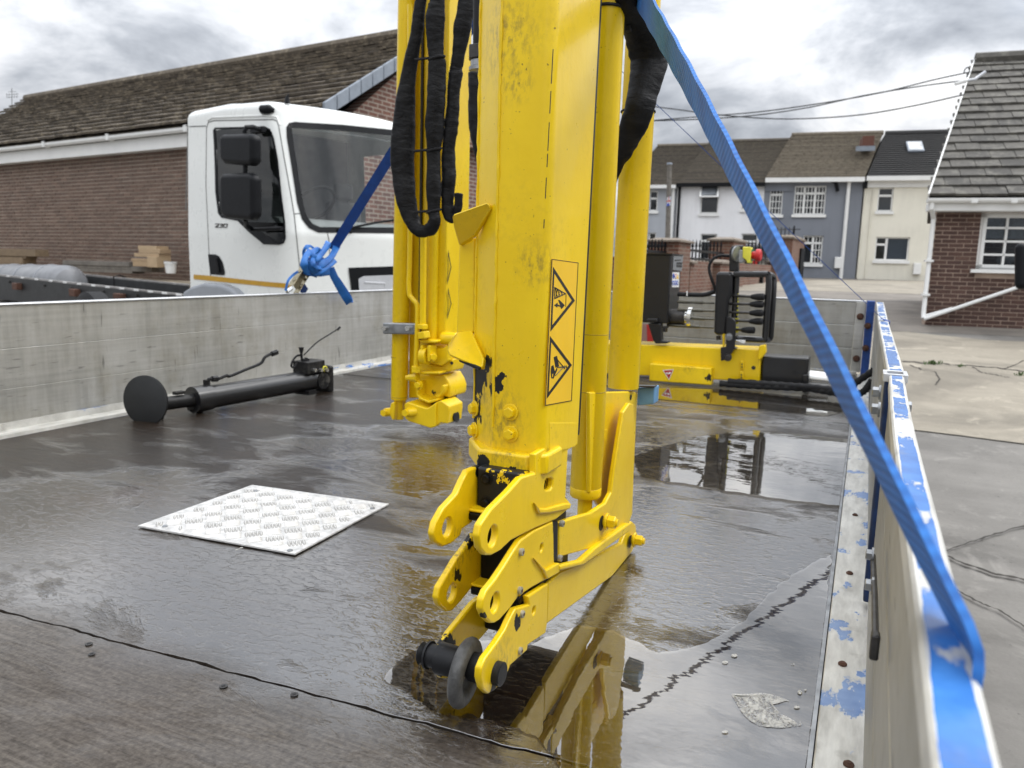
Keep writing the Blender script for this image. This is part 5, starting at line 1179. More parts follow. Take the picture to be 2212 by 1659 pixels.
        fs = [(i * 6 + k, i * 6 + (k + 1) % 6, i * 6 + 6 + (k + 1) % 6, i * 6 + 6 + k) for i in range(n) for k in range(6)]
        fs += [tuple(range(5, -1, -1)), tuple(n * 6 + k for k in range(6))]
        m.add(vs_, fs); o = put('top_rail', m, MT['blue_top'], root); at = o.data.attributes.new('across', 'FLOAT', 'POINT')
        for i, dd in enumerate(at.data): dd.value = (0, 1, 1, .93, .07, 0)[i % 6]
    leaf(.05, 1.425, .0315, .0535, .0440, .0665, .430)
    leaf(1.50, YE - .06, .0420, .0690, .0500, .0880, .430)
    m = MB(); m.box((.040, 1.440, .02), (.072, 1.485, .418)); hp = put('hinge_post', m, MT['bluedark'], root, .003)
    m = MB(); m.prism([(.036, 1.43, .418), (.074, 1.43, .418), (.074, 1.49, .418), (.036, 1.49, .418)], (0, 0, .014), [[(.043, 1.438, .418), (.067, 1.438, .418), (.067, 1.482, .418), (.043, 1.482, .418)]]); put('post_cap', m, MT['alucap'], hp, .001)
    for x, y, z, ax in ((.036, 1.462, .395, -1), (.036, 1.40, .375, -1), (.0672, 1.39, .385, 1)):
        m = MB(); m.hexbolt((x, y, z), (ax, 0, 0), .009, .014); put('bolt', m, MT['steel'], hp)
    for py, z in ((1045, .0), (1130, .0)):
        p = onx(*zp('D', 440, py), .040); m = MB(); m.tube([p, p - Vector((.014, 0, 0)), p - Vector((.014, 0, 0)), p - Vector((.024, 0, 0))], [.012, .012, .008, .008], 8); put('stud', m, MT['rust'], hp)
    # latch on the inner face of the near leaf
    P = lambda x, y: onx(*zp('8', x, y), .0305)
    m = MB(); m.tube([P(1300, 610), P(1308, 800), P(1312, 1000)], .0028, 8); lt = put('latch', m, MT['darksteel'], root)
    m = MB(); p = P(1312, 1050); m.box((p.x - .004, p.y - .006, p.z - .012), (p.x + .003, p.y + .006, p.z + .010)); put('latch_block', m, MT['darksteel'], lt, .002)
    for y in (610, 760): m = MB(); p = P(1303, y); m.hexbolt(p, (-1, 0, 0), .006, .008); put('bolt', m, MT['steel'], lt)
    # washers and screws let into the plywood by the tail seam
    S = lambda x, y: onz(.42163 * x, 1261.8 + .42163 * y, .0006)
    for x, y, r in ((455, 308, .0055), (470, 360, .005), (1145, 525, .0058), (1508, 567, .0055)):
        p = S(x, y); m = MB(); m.prism([p + Vector((math.cos(t) * r, math.sin(t) * r, 0)) for t in [i * math.pi / 7 for i in range(14)]], (0, 0, .0012)); sc = put('screw', m, MT['darksteel'], root)
        m = MB(); m.box(p + Vector((-r * .5, -r * .13, .0010)), p + Vector((r * .5, r * .13, .0015))); m.box(p + Vector((-r * .13, -r * .5, .0010)), p + Vector((r * .13, r * .5, .0016))); put('screw_slot', m, MT['print'], sc)
    return root
MT['alucap'] = simple('bright_aluminium_edge', (.62, .63, .64), .35, .5, .15, 20)
MT['alu_rail2'] = worn_blue('rubbed_blue_floor_rail_right', .59, None, (10, 7, 10), ((.13, .22, .44), (.20, .31, .54)))
MT['pinkish'] = simple('faded_red_plate', (.30, .17, .15), .6, 0, .25, 8)
MT['splinter'] = by_object('splintered_ply', [(.03, .022, .015), (.07, .052, .037), (.05, .037, .026)], var=.1)
MT['bluedark'] = simple('shadowy_blue_paint', (.008, .03, .11), .5, 0, .5, 25, .2)  # hinge post's blue made darker: its shade is put into the colour
BED = build_bed()

# ------------------------------------------------------------------ standing water on the bed
def puddle(pix, seed, label, z=.0022, amp=.012, clip=True):
    L = [onz(x, y, 0) for x, y in pix]
    L = rough_loop([Vector((p.x, p.y, z)) for p in L], amp, .012, seed)
    for p in L: p.z = z; p.x = min(p.x, -.019)
    m = MB(); m.sheet(L); o = put('puddle', m, MT['water'], base=tuple(sum(L, Vector()) / len(L)), sharp=None); tag(o, label, None, None, 'structure')
    if o.data.polygons[0].normal.z < 0: o.data.flip_normals()
    return o
pd = puddle([(830, 1470), (905, 1405), (1010, 1385), (1140, 1395), (1250, 1352), (1330, 1362), (1420, 1410), (1500, 1396), (1560, 1378), (1600, 1340), (1680, 1270), (1760, 1215), (1795, 1200), (1780, 1400), (1752, 1659), (1745, 1720), (1240, 1720), (1150, 1600), (1060, 1560), (930, 1540)], 1, 'deep dark puddle beneath the crane foot, mirroring the sky', amp=.010)
puddle([(1370, 985), (1500, 945), (1620, 930), (1842, 950), (1838, 1000), (1822, 1095), (1700, 1082), (1560, 1060), (1380, 1030)], 3, 'rippled puddle below the control levers against the side rail', amp=.010)
puddle([(1375, 838), (1560, 842), (1700, 850), (1830, 862), (1850, 885), (1780, 900), (1600, 880), (1380, 858)], 4, 'thin puddle mirroring the yellow outrigger beam', amp=.008)
F8 = lambda x, y: onz(*zp('8', x, y), .0032)
for pth in ([(605, 1295, 3), (640, 1345, 9), (680, 1400, 10), (740, 1438, 9), (830, 1454, 6), (900, 1450, 5), (945, 1438, 9)], [(605, 1295, 3), (650, 1302, 8), (700, 1300, 7), (760, 1298, 9), (820, 1308, 6), (885, 1328, 2)]):
    pp = smooth_path(pth, 8); m = MB(); vs_ = []
    for i, (x, y, wd) in enumerate(pp):
        dx, dy = pp[min(i + 1, len(pp) - 1)][0] - pp[max(i - 1, 0)][0], pp[min(i + 1, len(pp) - 1)][1] - pp[max(i - 1, 0)][1]; L_ = math.hypot(dx, dy) or 1; k = wd * (1 + .35 * noise.noise(Vector((i * .6, pth[1][0], 0))))
        vs_ += [F8(x - dy / L_ * k, y + dx / L_ * k), F8(x + dy / L_ * k, y - dx / L_ * k)]
    m.add(vs_, [(2 * i, 2 * i + 1, 2 * i + 3, 2 * i + 2) for i in range(len(pp) - 1)]); put('foam_streak', m, MT['foam'], pd, sharp=None)
fo = MB(); fo.sheet(rough_loop([F8(*q) for q in ((612, 1300), (680, 1304), (760, 1302), (870, 1326), (800, 1345), (840, 1390), (930, 1438), (860, 1450), (760, 1440), (690, 1410), (655, 1360))], .0018, .006, 9)); put('foam_film', fo, MT['foam'], pd, sharp=None)
for x, y, rx, ry in ((570, 1138, 15, 7), (616, 1105, 15, 8), (570, 1482, 17, 6), (925, 1360, 14, 6), (940, 1285, 12, 10), (965, 1275, 8, 5), (905, 1148, 8, 3)):
    m = MB(); m.prism([F8(x + rx * math.cos(t), y + ry * math.sin(t)) for t in [i * math.pi / 6 for i in range(12)]], (0, 0, .0006)); put('foam_bubble', m, MT['foam'], pd)

# ------------------------------------------------------------------ tread plate
MT['tread_rim'] = simple('dark_tread_rim', (.16, .15, .13), .7, 0, .4, 90)  # darker ring round the foot of each raised bar
def build_tread():
    c = [onz(*zp('V', *q), 0) for q in ((298, 1141), (545, 1052), (840, 1093), (637, 1202))]
    root = thing('tread_plate', 'bright square of five-bar aluminium tread plate screwed to the floor', 'tread plate', c[0] * .25 + c[1] * .25 + c[2] * .25 + c[3] * .25)
    m = MB(); m.prism([p + Vector((0, 0, .0028)) for p in c], (0, 0, .0032)); put('sheet', m, MT['tread_base'], root)
    def inside(p):
        s = None
        for i in range(4):
            a, b = c[i], c[(i + 1) % 4]; k = (b.x - a.x) * (p.y - a.y) - (b.y - a.y) * (p.x - a.x)
            if k > -.004: return False
        return True
    o0 = sum(c, Vector()) / 4; d1 = Vector((.7071, .7071, 0)); d2 = Vector((-.7071, .7071, 0)); s = .0415; L = []
    for i in range(-9, 10):
        for j in range(-9, 10):
            ctr = o0 + d1 * (i * s) + d2 * (j * s); al, ac = (d1, d2) if (i + j) % 2 else (d2, d1)
            for k in range(-2, 3):
                p = ctr + ac * (k * .0076)
                if inside(p + al * .017) and inside(p - al * .017): L.append((p, al, ac))
    L.sort(key=lambda t: (t[0] - CAM).length); b = MB(); n = 8
    h = []
    ring = [(.0165 * math.cos(t), .0023 * math.sin(t)) for t in [2 * math.pi * i / n for i in range(n)]]
    b.add([(x * 1.10, y * 1.75, .0000) for x, y in ring] + [(x, y, .0003) for x, y in ring] + [(x * .8, y * .45, .0022) for x, y in ring], [(i, (i + 1) % n, n + (i + 1) % n, n + i) for i in range(n)] + [(n + i, n + (i + 1) % n, 2 * n + (i + 1) % n, 2 * n + i) for i in range(n)] + [tuple(range(2 * n, 3 * n))])
    me = b.mesh('raised_bar'); me.materials.append(MT['tread']); me.materials.append(MT['tread_rim']); rest = MB()
    for pl in me.polygons: pl.material_index = 1 if max(me.vertices[i].co.z for i in pl.vertices) < .0004 else 0
    for i, (p, al, ac) in enumerate(L):
        q = Vector((p.x, p.y, .0059))
        if i < 300: inst('raised_bar', me, root, frame4(q, al, al.cross(Vector((0, 0, -1))), Vector((0, 0, 1))))
        else:
            az = al.cross(Vector((0, 0, -1))); rest.add([q + al * v.x + az * v.y + Vector((0, 0, v.z)) for v in b.v], b.f)
    if rest.v:
        o = put('raised_bars', rest, MT['tread'], root); o['kind'] = 'stuff'; o.data.materials.append(MT['tread_rim'])
        for pl in o.data.polygons: pl.material_index = 1 if max((o.matrix_basis @ o.data.vertices[i].co).z for i in pl.vertices) + base_of(root).z < .0063 else 0
    ZT = lambda x, y: onz((500 + x / 2.0109) / 1.8228, (1880 + y / 2.0109) / 1.8228, .006)
    for x, y in ((300, 388), (1022, 108), (1945, 247), (1290, 580)):
        p = ZT(x, y); m = MB(); m.tube([p, p + Vector((0, 0, .0015)), p + Vector((0, 0, .003))], [.0062, .006, .003], 12); put('screw', m, MT['steel'], root)
    m = MB(); m.tube([ZT(855, 575), ZT(890, 562), ZT(915, 555)], .0012, 5); put('thread', m, MT['foam'], root)
build_tread()

# ------------------------------------------------------------------ stabiliser leg lying along the left dropside
def build_leg():
    P0, P1 = Vector((-2.36, 1.92, 0)), Vector((-2.25, 2.80, 0)); dr = (P1 - P0).normalized(); n = dr.cross(Vector((0, 0, 1)))
    off = P0
    root = thing('stabiliser_leg', 'black stabiliser leg with round foot plate lying by the left dropside', 'crane leg', tuple(P0))
    q = lambda x, y: onp(*zp('S', x, y), off, n)
    a, b = q(730, 725), q(1930, 520); b.z = max(b.z, .05); ax = (b - a).normalized(); r = .046
    m = MB(); m.tube([a, a + ax * .075, a + ax * .075, b], [r * 1.12, r * 1.12, r, r], 28); tb = put('outer_tube', m, MT['blackgloss'], root)
    m = MB(); m.tube([q(820, 830), q(700, 800)], .012, 8); put('lug', m, MT['black'], tb)
    c0 = q(400, 770); m = MB(); m.tube([c0, a], [.026, .025], 20); put('inner_rod', m, MT['black'], root)
    c = q(275, 730); d = (Vector((c.x, c.y, c.z)) - a); d = (d.normalized() * .8 + Vector((.32, -.3, -.05))).normalized(); rd = .092
    m = MB(); m.tube([c - d * .05, c - d * .018, c - d * .006, c + d * .002], [.034, .06, rd, rd], 40); m.tube([c - d * .006, c + d * .002, c + d * .004], [rd, rd, rd * .96], 40); fp = put('foot_plate', m, MT['blackmatt'], root)
    m = MB(); m.tube([c - d * .02 + Vector((0, 0, -rd * .5)), Vector((c.x + .03, c.y + .05, .002))], .006, 8); put('foot_pin', m, MT['black'], fp)
    # hydraulic pipe bent along the tube
    m = MB(); m.tube(smooth_path([tuple(q(*s)) for s in ((888, 590), (888, 535), (900, 522), (980, 520), (1060, 490), (1100, 492), (1250, 430), (1390, 372), (1430, 315), (1480, 285), (1520, 272))], 5), .0065, 8); pp = put('bent_pipe', m, MT['black'], root)
    for s, t, rr in (((868, 600), (868, 530), .013), ((920, 522), (975, 518), .012), ((1500, 280), (1550, 262), .012)):
        m = MB(); m.tube([q(*s), q(*t)], rr, 6); put('pipe_nut', m, MT['black'], pp)
    # valve block, fittings and handle at the top end
    m = MB(); e = q(1860, 400); m.obox(e, ax * .055, n * .045, Vector((0, 0, .028))); vb = put('valve_block', m, MT['black'], root, .004)
    for x in (1825, 1885, 1940):
        p = q(x, 425) + n * .048; m = MB(); m.tube([p, p + n * .018], .0085, 10); put('fitting', m, MT['brightsteel'], vb)
    p = q(1940, 415) + n * .048; m = MB(); m.ring(p, n, .012, .003, 16, 6); put('yellow_cap', m, MT['estop_yellow'], vb)
    m = MB(); m.tube([q(1790, 330), q(1785, 270), q(1785, 215)], [.005, .006, .012], 10); put('lever_knob', m, MT['rubber'], vb)
    m = MB(); m.tube(smooth_path([tuple(q(*s)) for s in ((1790, 290), (1740, 300), (1700, 350), (1690, 400), (1720, 405), (1750, 350))], 6), .005, 6); put('wire_loop', m, MT['black'], vb)
    m = MB(); m.tube([q(1830, 350), q(1840, 322)], .012, 8); m.tube([q(1790, 335), q(1850, 350)], .008, 6); put('valve_stem', m, MT['black'], vb)
    m = MB(); m.tube(smooth_path([tuple(q(*s)) for s in ((1810, 290), (1900, 200), (1960, 150), (2050, 95), (2140, 38))], 5), .0035, 6); put('release_rod', m, MT['black'], root)
    m = MB(); m.tube([q(2135, 45), q(2160, 20)], .006, 6); put('rod_hook', m, MT['black'], root)
    m = MB(); e2 = q(2005, 515); m.obox(e2, ax * .016, n * .050, Vector((0, 0, .062))); pl = put('end_flange', m, MT['black'], root, .01)
    m = MB(); p = q(1930, 530) + n * .034; m.tube([p, p + n * .016], .036, 20); put('port_cover', m, MT['blackw'], root)
    m = MB(); p = q(1800, 610); m.box((p.x - .03, p.y - .02, .001), (p.x + .05, p.y + .03, .02)); put('skid', m, MT['black'], root)
    m = MB(); p = q(600, 680); m.obox(p + Vector((0, 0, .01)), ax * .02, n * .012, Vector((0, 0, .006))); put('catch', m, MT['black'], root, .002)
MT['blackgloss'] = simple('glossy_black_tube', (.009, .009, .010), .36, 0, .25, 12, .04, coat=.4)
MT['blackmatt'] = simple('matt_black_plate', (.020, .021, .022), .68, 0, .2, 14, .1)
MT['brightsteel'] = simple('bright_zinc', (.62, .62, .60), .22, .9, .1, 20)
build_leg()

# ------------------------------------------------------------------ straps
def strap_mesh(name, path, wid, th=.0022, mat=None, parent=None, base=None, sub=None):
    path = [Vector(p) for p in path]; n = len(path); mb = MB()
    vs_, fs, uv = [], [], []
    L = 0.
    K = 4
    for i, p in enumerate(path):
        if i: L += (p - path[i - 1]).length
        t = (path[min(i + 1, n - 1)] - path[max(i - 1, 0)]).normalized(); w = Vector(wid[i]); nn = t.cross(w).normalized() * (th / 2)
        for s in (1, -1):
            for k in range(K + 1):
                f = (k / K * 2 - 1) * s; vs_.append(p + w * f + nn * s); uv.append(((f + 1) / 2, L))
    C = 2 * (K + 1)
    for i in range(n - 1):
        for k in range(C):
            l = (k + 1) % C; fs.append((i * C + k, i * C + l, (i + 1) * C + l, (i + 1) * C + k))
    fs += [tuple(reversed(range(C))), tuple((n - 1) * C + k for k in range(C))]
    b = base_of(parent) if parent is not None else Vector(base)
    me = bpy.data.meshes.new(name); me.from_pydata([v - b for v in vs_], [], fs); lay = me.uv_layers.new(name='UVMap')
    for lp in me.loops: lay.data[lp.index].uv = uv[lp.vertex_index]
    for p in me.polygons: p.use_smooth = True
    me.set_sharp_from_angle(angle=R(50))
    bm = bmesh.new(); bm.from_mesh(me); bmesh.ops.recalc_face_normals(bm, faces=bm.faces); bm.to_mesh(me); bm.free()
    return put(name, me, mat, parent, base=b)
def py_of(v):
    d = v - CAM; f = d.dot(Vector((xb[2], yb[2], zb[2]))); return CY - FOC * d.dot(Vector((xb[1], yb[1], zb[1]))) / f
def build_straps():
    # near strap: from the crane down over the side rail
    P1 = min((Vector((.0568, .3 + .002 * k, .4345)) for k in range(120)), key=lambda v: abs(py_of(v) - 1402)); P0 = CAM + ray(1366, -40) * (1.36 / FOC); K0 = P0; P0 = P0 + (P0 - P1) * .5
    fwd = (P1 - P0).normalized(); n = 180; path, wid = [], []
    view = lambda p: (p - CAM).normalized()
    for i in range(n + 1):
        t = i / n * 1.5 - .5; p = K0 + (P1 - K0) * t; ac = view(p).cross(fwd).normalized(); dp = view(p) - fwd * view(p).dot(fwd); dp.normalize()
        half = .0225; app = pxsize(p) * (16.5 - .5 * max(0, t) + .8 * math.sin(t * 75))            # apparent half width in the picture
        cs = min(1, app / half); w = (ac * cs + dp * math.sqrt(max(0, 1 - cs * cs))) * half
        path.append(p + Vector((0, 0, .011 * math.sin(math.pi * max(0, t))))); wid.append(w)
    q = [P1, P1 + Vector((.0026, -.002, -.004)), P1 + Vector((.0028, -.003, -.05)), P1 + Vector((.0030, -.004, -.16))]
    wl = wid[-1]
    wl2 = Vector((.0, 1, .0)) * .0225
    for k, p in enumerate(q[1:]): path.append(p); wid.append((wl * (1 - (k + 1) / 3) + wl2 * ((k + 1) / 3)).normalized() * .0225 if wl.dot(wl2) > 0 else (wl * (1 - (k + 1) / 3) - wl2 * ((k + 1) / 3)).normalized() * .0225)
    o = strap_mesh('lashing_strap', path, wid, .0040, MT['web'], base=P1); tag(o, 'bright blue webbing strap crossing the view from crane top to near rail', 'strap')
    # far strap, seen edge on
    A, B_ = Vector((.060, 3.045, .434)), Vector((-.73, 2.76, 1.165)); B_ = A + (B_ - A) * 1.7; n = 24; path = [A.lerp(B_, i / n) for i in range(n + 1)]; fw = (B_ - A).normalized()
    wid = []
    for p in path: v = view(p); w = v - fw * v.dot(fw); wid.append(w.normalized() * .024)
    path = [A + Vector((.022, -.012, -.10)), A + Vector((.020, -.004, -.004))] + path; wid = [Vector((0, .024, 0))] * 2 + wid
    if wid[2].dot(wid[1]) < 0: wid[0] = wid[1] = -wid[1]
    o = strap_mesh('lashing_strap', path, wid, .0022, MT['web_dark'], base=A); tag(o, 'thin dark blue strap seen edge-on beyond the near strap, over the far rail', 'strap')
    # left strap: knotted to a ratchet on the left dropside
    K = lambda x, y, d=0.: onx(*zp('K', x, y), -2.56 + d)
    root = thing('knotted_strap', 'blue strap knotted to a ratchet on the left dropside', 'strap', K(420, 1270))
    A = K(1150, 420, .03); top = CAM + ray(1040, 20) * (3.3 / FOC); top = top + (top - A) * .35; n = 30; fw = (top - A).normalized(); path, wid = [], []
    for i in range(n + 1):
        p = A.lerp(top, i / n); ac = view(p).cross(fw).normalized(); path.append(p); wid.append(ac * (.0245 if i > 2 else .0245))
    strap_mesh('taut_webbing', path, wid, .002, MT['web_dark'], root)
    def band(name, pts, half, mat=MT['web'], tw=0.):
        pp = smooth_path([tuple(K(x, y, d)) for x, y, d in pts], 6); V3 = [Vector(p) for p in pp]; ws = []
        for i, p in enumerate(V3):
            t = (V3[min(i + 1, len(V3) - 1)] - V3[max(i - 1, 0)]).normalized(); ac = t.cross(view(p)).normalized(); s = i / (len(V3) - 1)
            a = tw * math.sin(s * math.pi * 2); h = half if not hasattr(half, '__len__') else half[0] + (half[1] - half[0]) * s
            ws.append((ac * math.cos(a) + view(p) * math.sin(a)) * h)
        hs = [(half if not hasattr(half, '__len__') else half[0] + (half[1] - half[0]) * i / (len(V3) - 1)) * (1 - .35 * abs(math.sin(tw * 1.5 * math.sin(i / (len(V3) - 1) * 6.28)))) for i in range(len(V3))]
        m = MB(); m.tube(V3, hs, 14, eye=CAM + Vector((0, .8 * tw, 1.2 * tw)), flat=.30 if 'knot' in name else .14); return put(name, m, mat, root, sharp=70)
    band('tail', [(1110, 780, .03), (1200, 980, .05), (1330, 1220, .065), (1440, 1400, .075), (1490, 1470, .07)], (.020, .021))
    band('tail', [(1490, 1470, .066), (1470, 1380, .055), (1380, 1230, .045), (1230, 1000, .03)], (.020, .018))
    band('knot_turn', [(1240, 340, .05), (1130, 560, .075), (950, 700, .085), (760, 780, .06), (640, 720, .04)], (.020, .022), tw=.5)
    band('knot_turn', [(720, 440, .055), (620, 560, .075), (590, 720, .085), (660, 860, .07), (820, 900, .05)], .020, tw=.6)
    band('knot_turn', [(1180, 620, .07), (1060, 740, .09), (900, 830, .085), (720, 880, .06), (600, 820, .03)], .021, tw=.4)
    band('knot_turn', [(1080, 280, .02), (980, 440, .055), (880, 560, .075), (800, 600, .08), (760, 480, .07), (860, 420, .05), (900, 520, .04)], .019, tw=.5)
    band('knot_turn', [(820, 480, .05), (760, 640, .09), (820, 760, .1), (980, 790, .08)], .016, tw=.8)
    band('knot_turn', [(640, 660, .08), (760, 830, .085), (900, 900, .07), (1080, 860, .05)], .018, tw=-.5)
    band('loop', [(600, 600, .02), (580, 480, .02), (610, 390, .03), (690, 345, .035), (770, 385, .03), (800, 450, .02)], .011, tw=1.0)
    band('loose_end', [(470, 850, .02), (360, 930, .03), (270, 1040, .035), (225, 1230, .03)], .006, MT['web'])
    m = MB(); c = K(690, 720, .04); m.tube([K(600, 820, .03), K(720, 700, .045), K(900, 680, .04), K(1050, 760, .03)], [.020, .034, .034, .02], 12); put('knot_core', m, MT['blue_web_core'], root)
    # ratchet
    u = (K(620, 780) - K(330, 1230)).normalized(); nn = Vector((1, 0, 0)); w = u.cross(nn).normalized()
    ctr = K(500, 1010, .02)
    for s in (-1, 1):
        m = MB(); m.obox(ctr + w * (s * .026), u * .066, nn * .016, w * .0016); put('ratchet_plate', m, MT['ratchet'], root, .002)
    m = MB(); m.obox(ctr + nn * .006 - w * .004, u * .058, nn * .002, w * .018); put('ratchet_handle', m, MT['ratchet'], root, .002)
    for t, r in ((-.03, .009), (.028, .008), (.055, .006)): m = MB(); m.cyl(ctr + u * t - w * .03, ctr + u * t + w * .03, r, 12); put('spindle', m, MT['ratchet'], root)
    m = MB(); m.ring(ctr - u * .02 + w * .022, w, .013, .004, 18, 6); put('ratchet_wheel', m, MT['ratchet'], root)
    m = MB(); m.obox(K(580, 1200, .0), u * .022, nn * .006, w * .02); put('lower_webbing', m, MT['web_dark2'], root, .002)
    m = MB(); m.tube([K(250, 1250, .03), K(340, 1180, .03)], .010, 8); put('hook', m, MT['brightsteel'], root)
MT['blue_web_core'] = simple('blue_knot_web', (.018, .09, .36), .7, 0, .4, 40, .4)
MT['web_dark2'] = simple('dark_blue_web', (.008, .04, .17), .7, 0, .3, 40, .3)
build_straps()
# ------------------------------------------------------------------ the loader crane
XR, XL = -.400, -.497
def build_crane():
    root = thing('loader_crane', 'folded yellow loader crane with black hoses and control levers on the flatbed', 'crane', (-.45, 1.2, 0))
    rnd = random.Random(8)
    rp = lambda k, pts, x=XR: [onx(*zp(k, *q), x) for q in pts]
    def circ(c, r, n=20, ax='x'): return [Vector(c) + Vector((0, math.cos(t) * r, math.sin(t) * r)) for t in [2 * math.pi * i / n for i in range(n)]]
    YEL, YC = MT['yellow'], MT['yellow_chip']
    # --- main boom: bent plate section, slightly tapered
    def loft(mb, lo, hi):
        n = len(lo); mb.add(lo + hi, [(i, (i + 1) % n, n + (i + 1) % n, n + i) for i in range(n)] + [tuple(reversed(range(n))), tuple(range(n, 2 * n))])
    def sect(z, yb_, dx=0.):
        pts = [(XR, yb_)] + [(XR - .016 + .016 * math.cos(t), .986 + .016 - .016 * math.sin(t)) for t in [i * math.pi / 12 for i in range(7)]] + [(-.478, .986), (-.531, 1.028), (-.531, yb_)]
        return [Vector((x + dx, y, z)) for x, y in pts]
    m = MB(); loft(m, sect(.318, 1.135), sect(2.30, 1.217)); boom = put('main_boom', m, MT['yellow_boom'], root, sharp=30)
    m = MB(); m.prism(rp('4', [(1300, 1300), (1484, 1300), (1474, 1460), (1300, 1510)], XR + .0004), (-.010, 0, 0)); put('boom_skirt', m, MT['yellow_boom'], boom, .001)
    for x, y in ((-.478, .986), (-.531, 1.028)):
        m = MB(); n = 180; m.tube([(x + rnd.uniform(-.0006, .0006), y - .0005 + rnd.uniform(-.0006, .0006), .365 + (2.2 - .365) * i / n) for i in range(n + 1)], [.0022 + rnd.uniform(-.0007, .0008) for _ in range(n + 1)], 6); put('weld_bead', m, YEL, boom, sharp=60)
    for y0, y1 in ((330, 560), (610, 760), (820, 1010), (1030, 1120), (1190, 1330), (1470, 1530)):
        a, b = onx(*zp('2', 1325 - (y0 - 300) * .052, y0), XR + .0003), onx(*zp('2', 1325 - (y1 - 300) * .052, y1), XR + .0003); m = MB(); m.tube([a, b], .0007, 4); put('paint_crack', m, MT['print'], boom)
    m = MB(); loft(m, [Vector(q) for q in ((-.50, 1.139, .33), (-.403, 1.139, .33), (-.403, 1.152, .33), (-.50, 1.152, .33))], [Vector(q) for q in ((-.50, 1.221, 2.30), (-.403, 1.221, 2.30), (-.403, 1.232, 2.30), (-.50, 1.232, 2.30))]); put('dark_gap_bar', m, MT['black'], boom)  # dark of the gap beside the cylinder, put in as a black bar
    # bolts
    for x, y in ((1040, 1230), (1040, 1375)):
        p = ony(*zp('4', x, y), .986); m = MB(); m.hexbolt(p, (0, -1, 0), .0085, .010); put('bolt', m, YEL, boom, .0006)
    cn = Vector((-.044, -.039, 0)).normalized() * -1; cn = Vector((-.621, -.784, 0))
    for x, y in ((803, 1205), (800, 1350)):
        p = onp(*zp('4', x, y), (-.5045, 1.007, 0), cn); m = MB(); m.hexbolt(p, cn, .0085, .010); put('bolt', m, YEL, boom, .0006)
    # collar round the boom mouth
    def collar(z0, z1, e):
        pl = [(-.540 - e, 1.06), (-.540 - e, 1.030 - e * .5), (-.494 - e * .5, .970 - e), (-.415 + e * .3, .970 - e), (-.392 + e, .990 - e * .3), (-.392 + e, 1.045), (-.402, 1.06)]
        m = MB(); m.prism([(x, y, z0) for x, y in pl], (0, 0, z1 - z0)); return m
    co = put('boom_collar', collar(.303, .333, 0), YC, root, .004)
    # gusset bracket on the left chamfer
    def plate(name, k, pts, y, vec, mat=YEL, par=boom, bev=.003):
        m = MB(); m.prism([ony(*zp(k, *q), y) for q in pts], vec); return put(name, m, mat, par, bev)
    plate('gusset_web', '4', [(693, 60), (800, 60), (800, 700), (675, 700)], 1.032, (.0, .012, 0))
    def tilt(name, k, pts, ys, vec):
        m = MB(); m.prism([ony(*zp(k, *q), y) for q, y in zip(pts, ys)], vec); put(name, m, YEL, boom, .003)
    tilt('gusset_ear', '2', [(645, 1452), (660, 1430), (880, 1352), (908, 1378), (900, 1400), (800, 1560), (760, 1600), (690, 1640), (655, 1520)], (.985, .985, .99, .992, .992, 1.01, 1.018, 1.025, 1.0), (.0, .010, -.003))
    tilt('gusset_ear', '4', [(680, 690), (775, 682), (858, 870), (850, 925), (835, 938), (625, 848), (612, 812), (622, 780)], (1.03, 1.03, .992, .986, .985, .975, .978, .982), (.0, .010, -.004))
    m = MB(); m.tube([ony(*zp('4', x, y), .984) for x, y in ((700, 880), (780, 915), (835, 940))], .003, 6); put('rubber_edge', m, MT['black'], boom)
    # sticker with the two warning triangles
    sx = XR + .0006
    S4 = lambda pts, x=sx: [onx(*zp('4', *q), x) for q in pts]
    m = MB(); m.prism(S4([(1315, 203), (1494, 228), (1449, 1155), (1270, 1188)]), (-.0005, 0, 0)); st = put('warning_sticker', m, MT['sticker'], boom)
    def ink(pts, holes=(), par=st, mat=MT['print'], k='4', x=sx + .0003, nm='print'):
        m = MB(); m.prism([onx(*zp(k, *q), x) for q in pts], (-.0002, 0, 0), [[onx(*zp(k, *q), x) for q in h] for h in holes]); put(nm, m, mat, par)
    ink([(1315, 203), (1494, 228), (1449, 1155), (1270, 1188)], [[(1319, 208), (1490, 232), (1445, 1151), (1275, 1182)]])
    def tri(p, t):
        c = (sum(q[0] for q in p) / 3, sum(q[1] for q in p) / 3); ink(p, [[(c[0] + (q[0] - c[0]) * t, c[1] + (q[1] - c[1]) * t) for q in p]])
    tri([(1324, 256), (1470, 483), (1306, 690)], .80); tri([(1303, 720), (1450, 915), (1282, 1140)], .80)
    ink([(1333, 390), (1414, 437), (1332, 474)], [[(1339, 402), (1400, 437), (1338, 465)]])
    for a, b in (((1340, 400), (1352, 462)), ((1352, 405), (1342, 462)), ((1352, 405), (1370, 452)), ((1370, 416), (1355, 460)), ((1372, 416), (1388, 446)), ((1388, 424), (1374, 452)), ((1410, 440), (1408, 525))):
        m = MB(); m.tube([onx(*zp('4', *a), sx + .0003), onx(*zp('4', *b), sx + .0003)], .0006, 4); put('print', m, MT['print'], st)
    ink([(1331, 514), (1354, 496), (1354, 508), (1372, 516), (1358, 478), (1366, 478), (1402, 514), (1380, 540), (1372, 524), (1352, 520), (1352, 530)])
    ink([(1328, 862), (1350, 852), (1364, 922), (1340, 932)]); ink([(1311, 924), (1326, 914), (1336, 958), (1348, 932), (1352, 945), (1328, 1004), (1312, 1004), (1308, 960)], [[(1318, 975), (1326, 970), (1324, 995), (1318, 995)]])
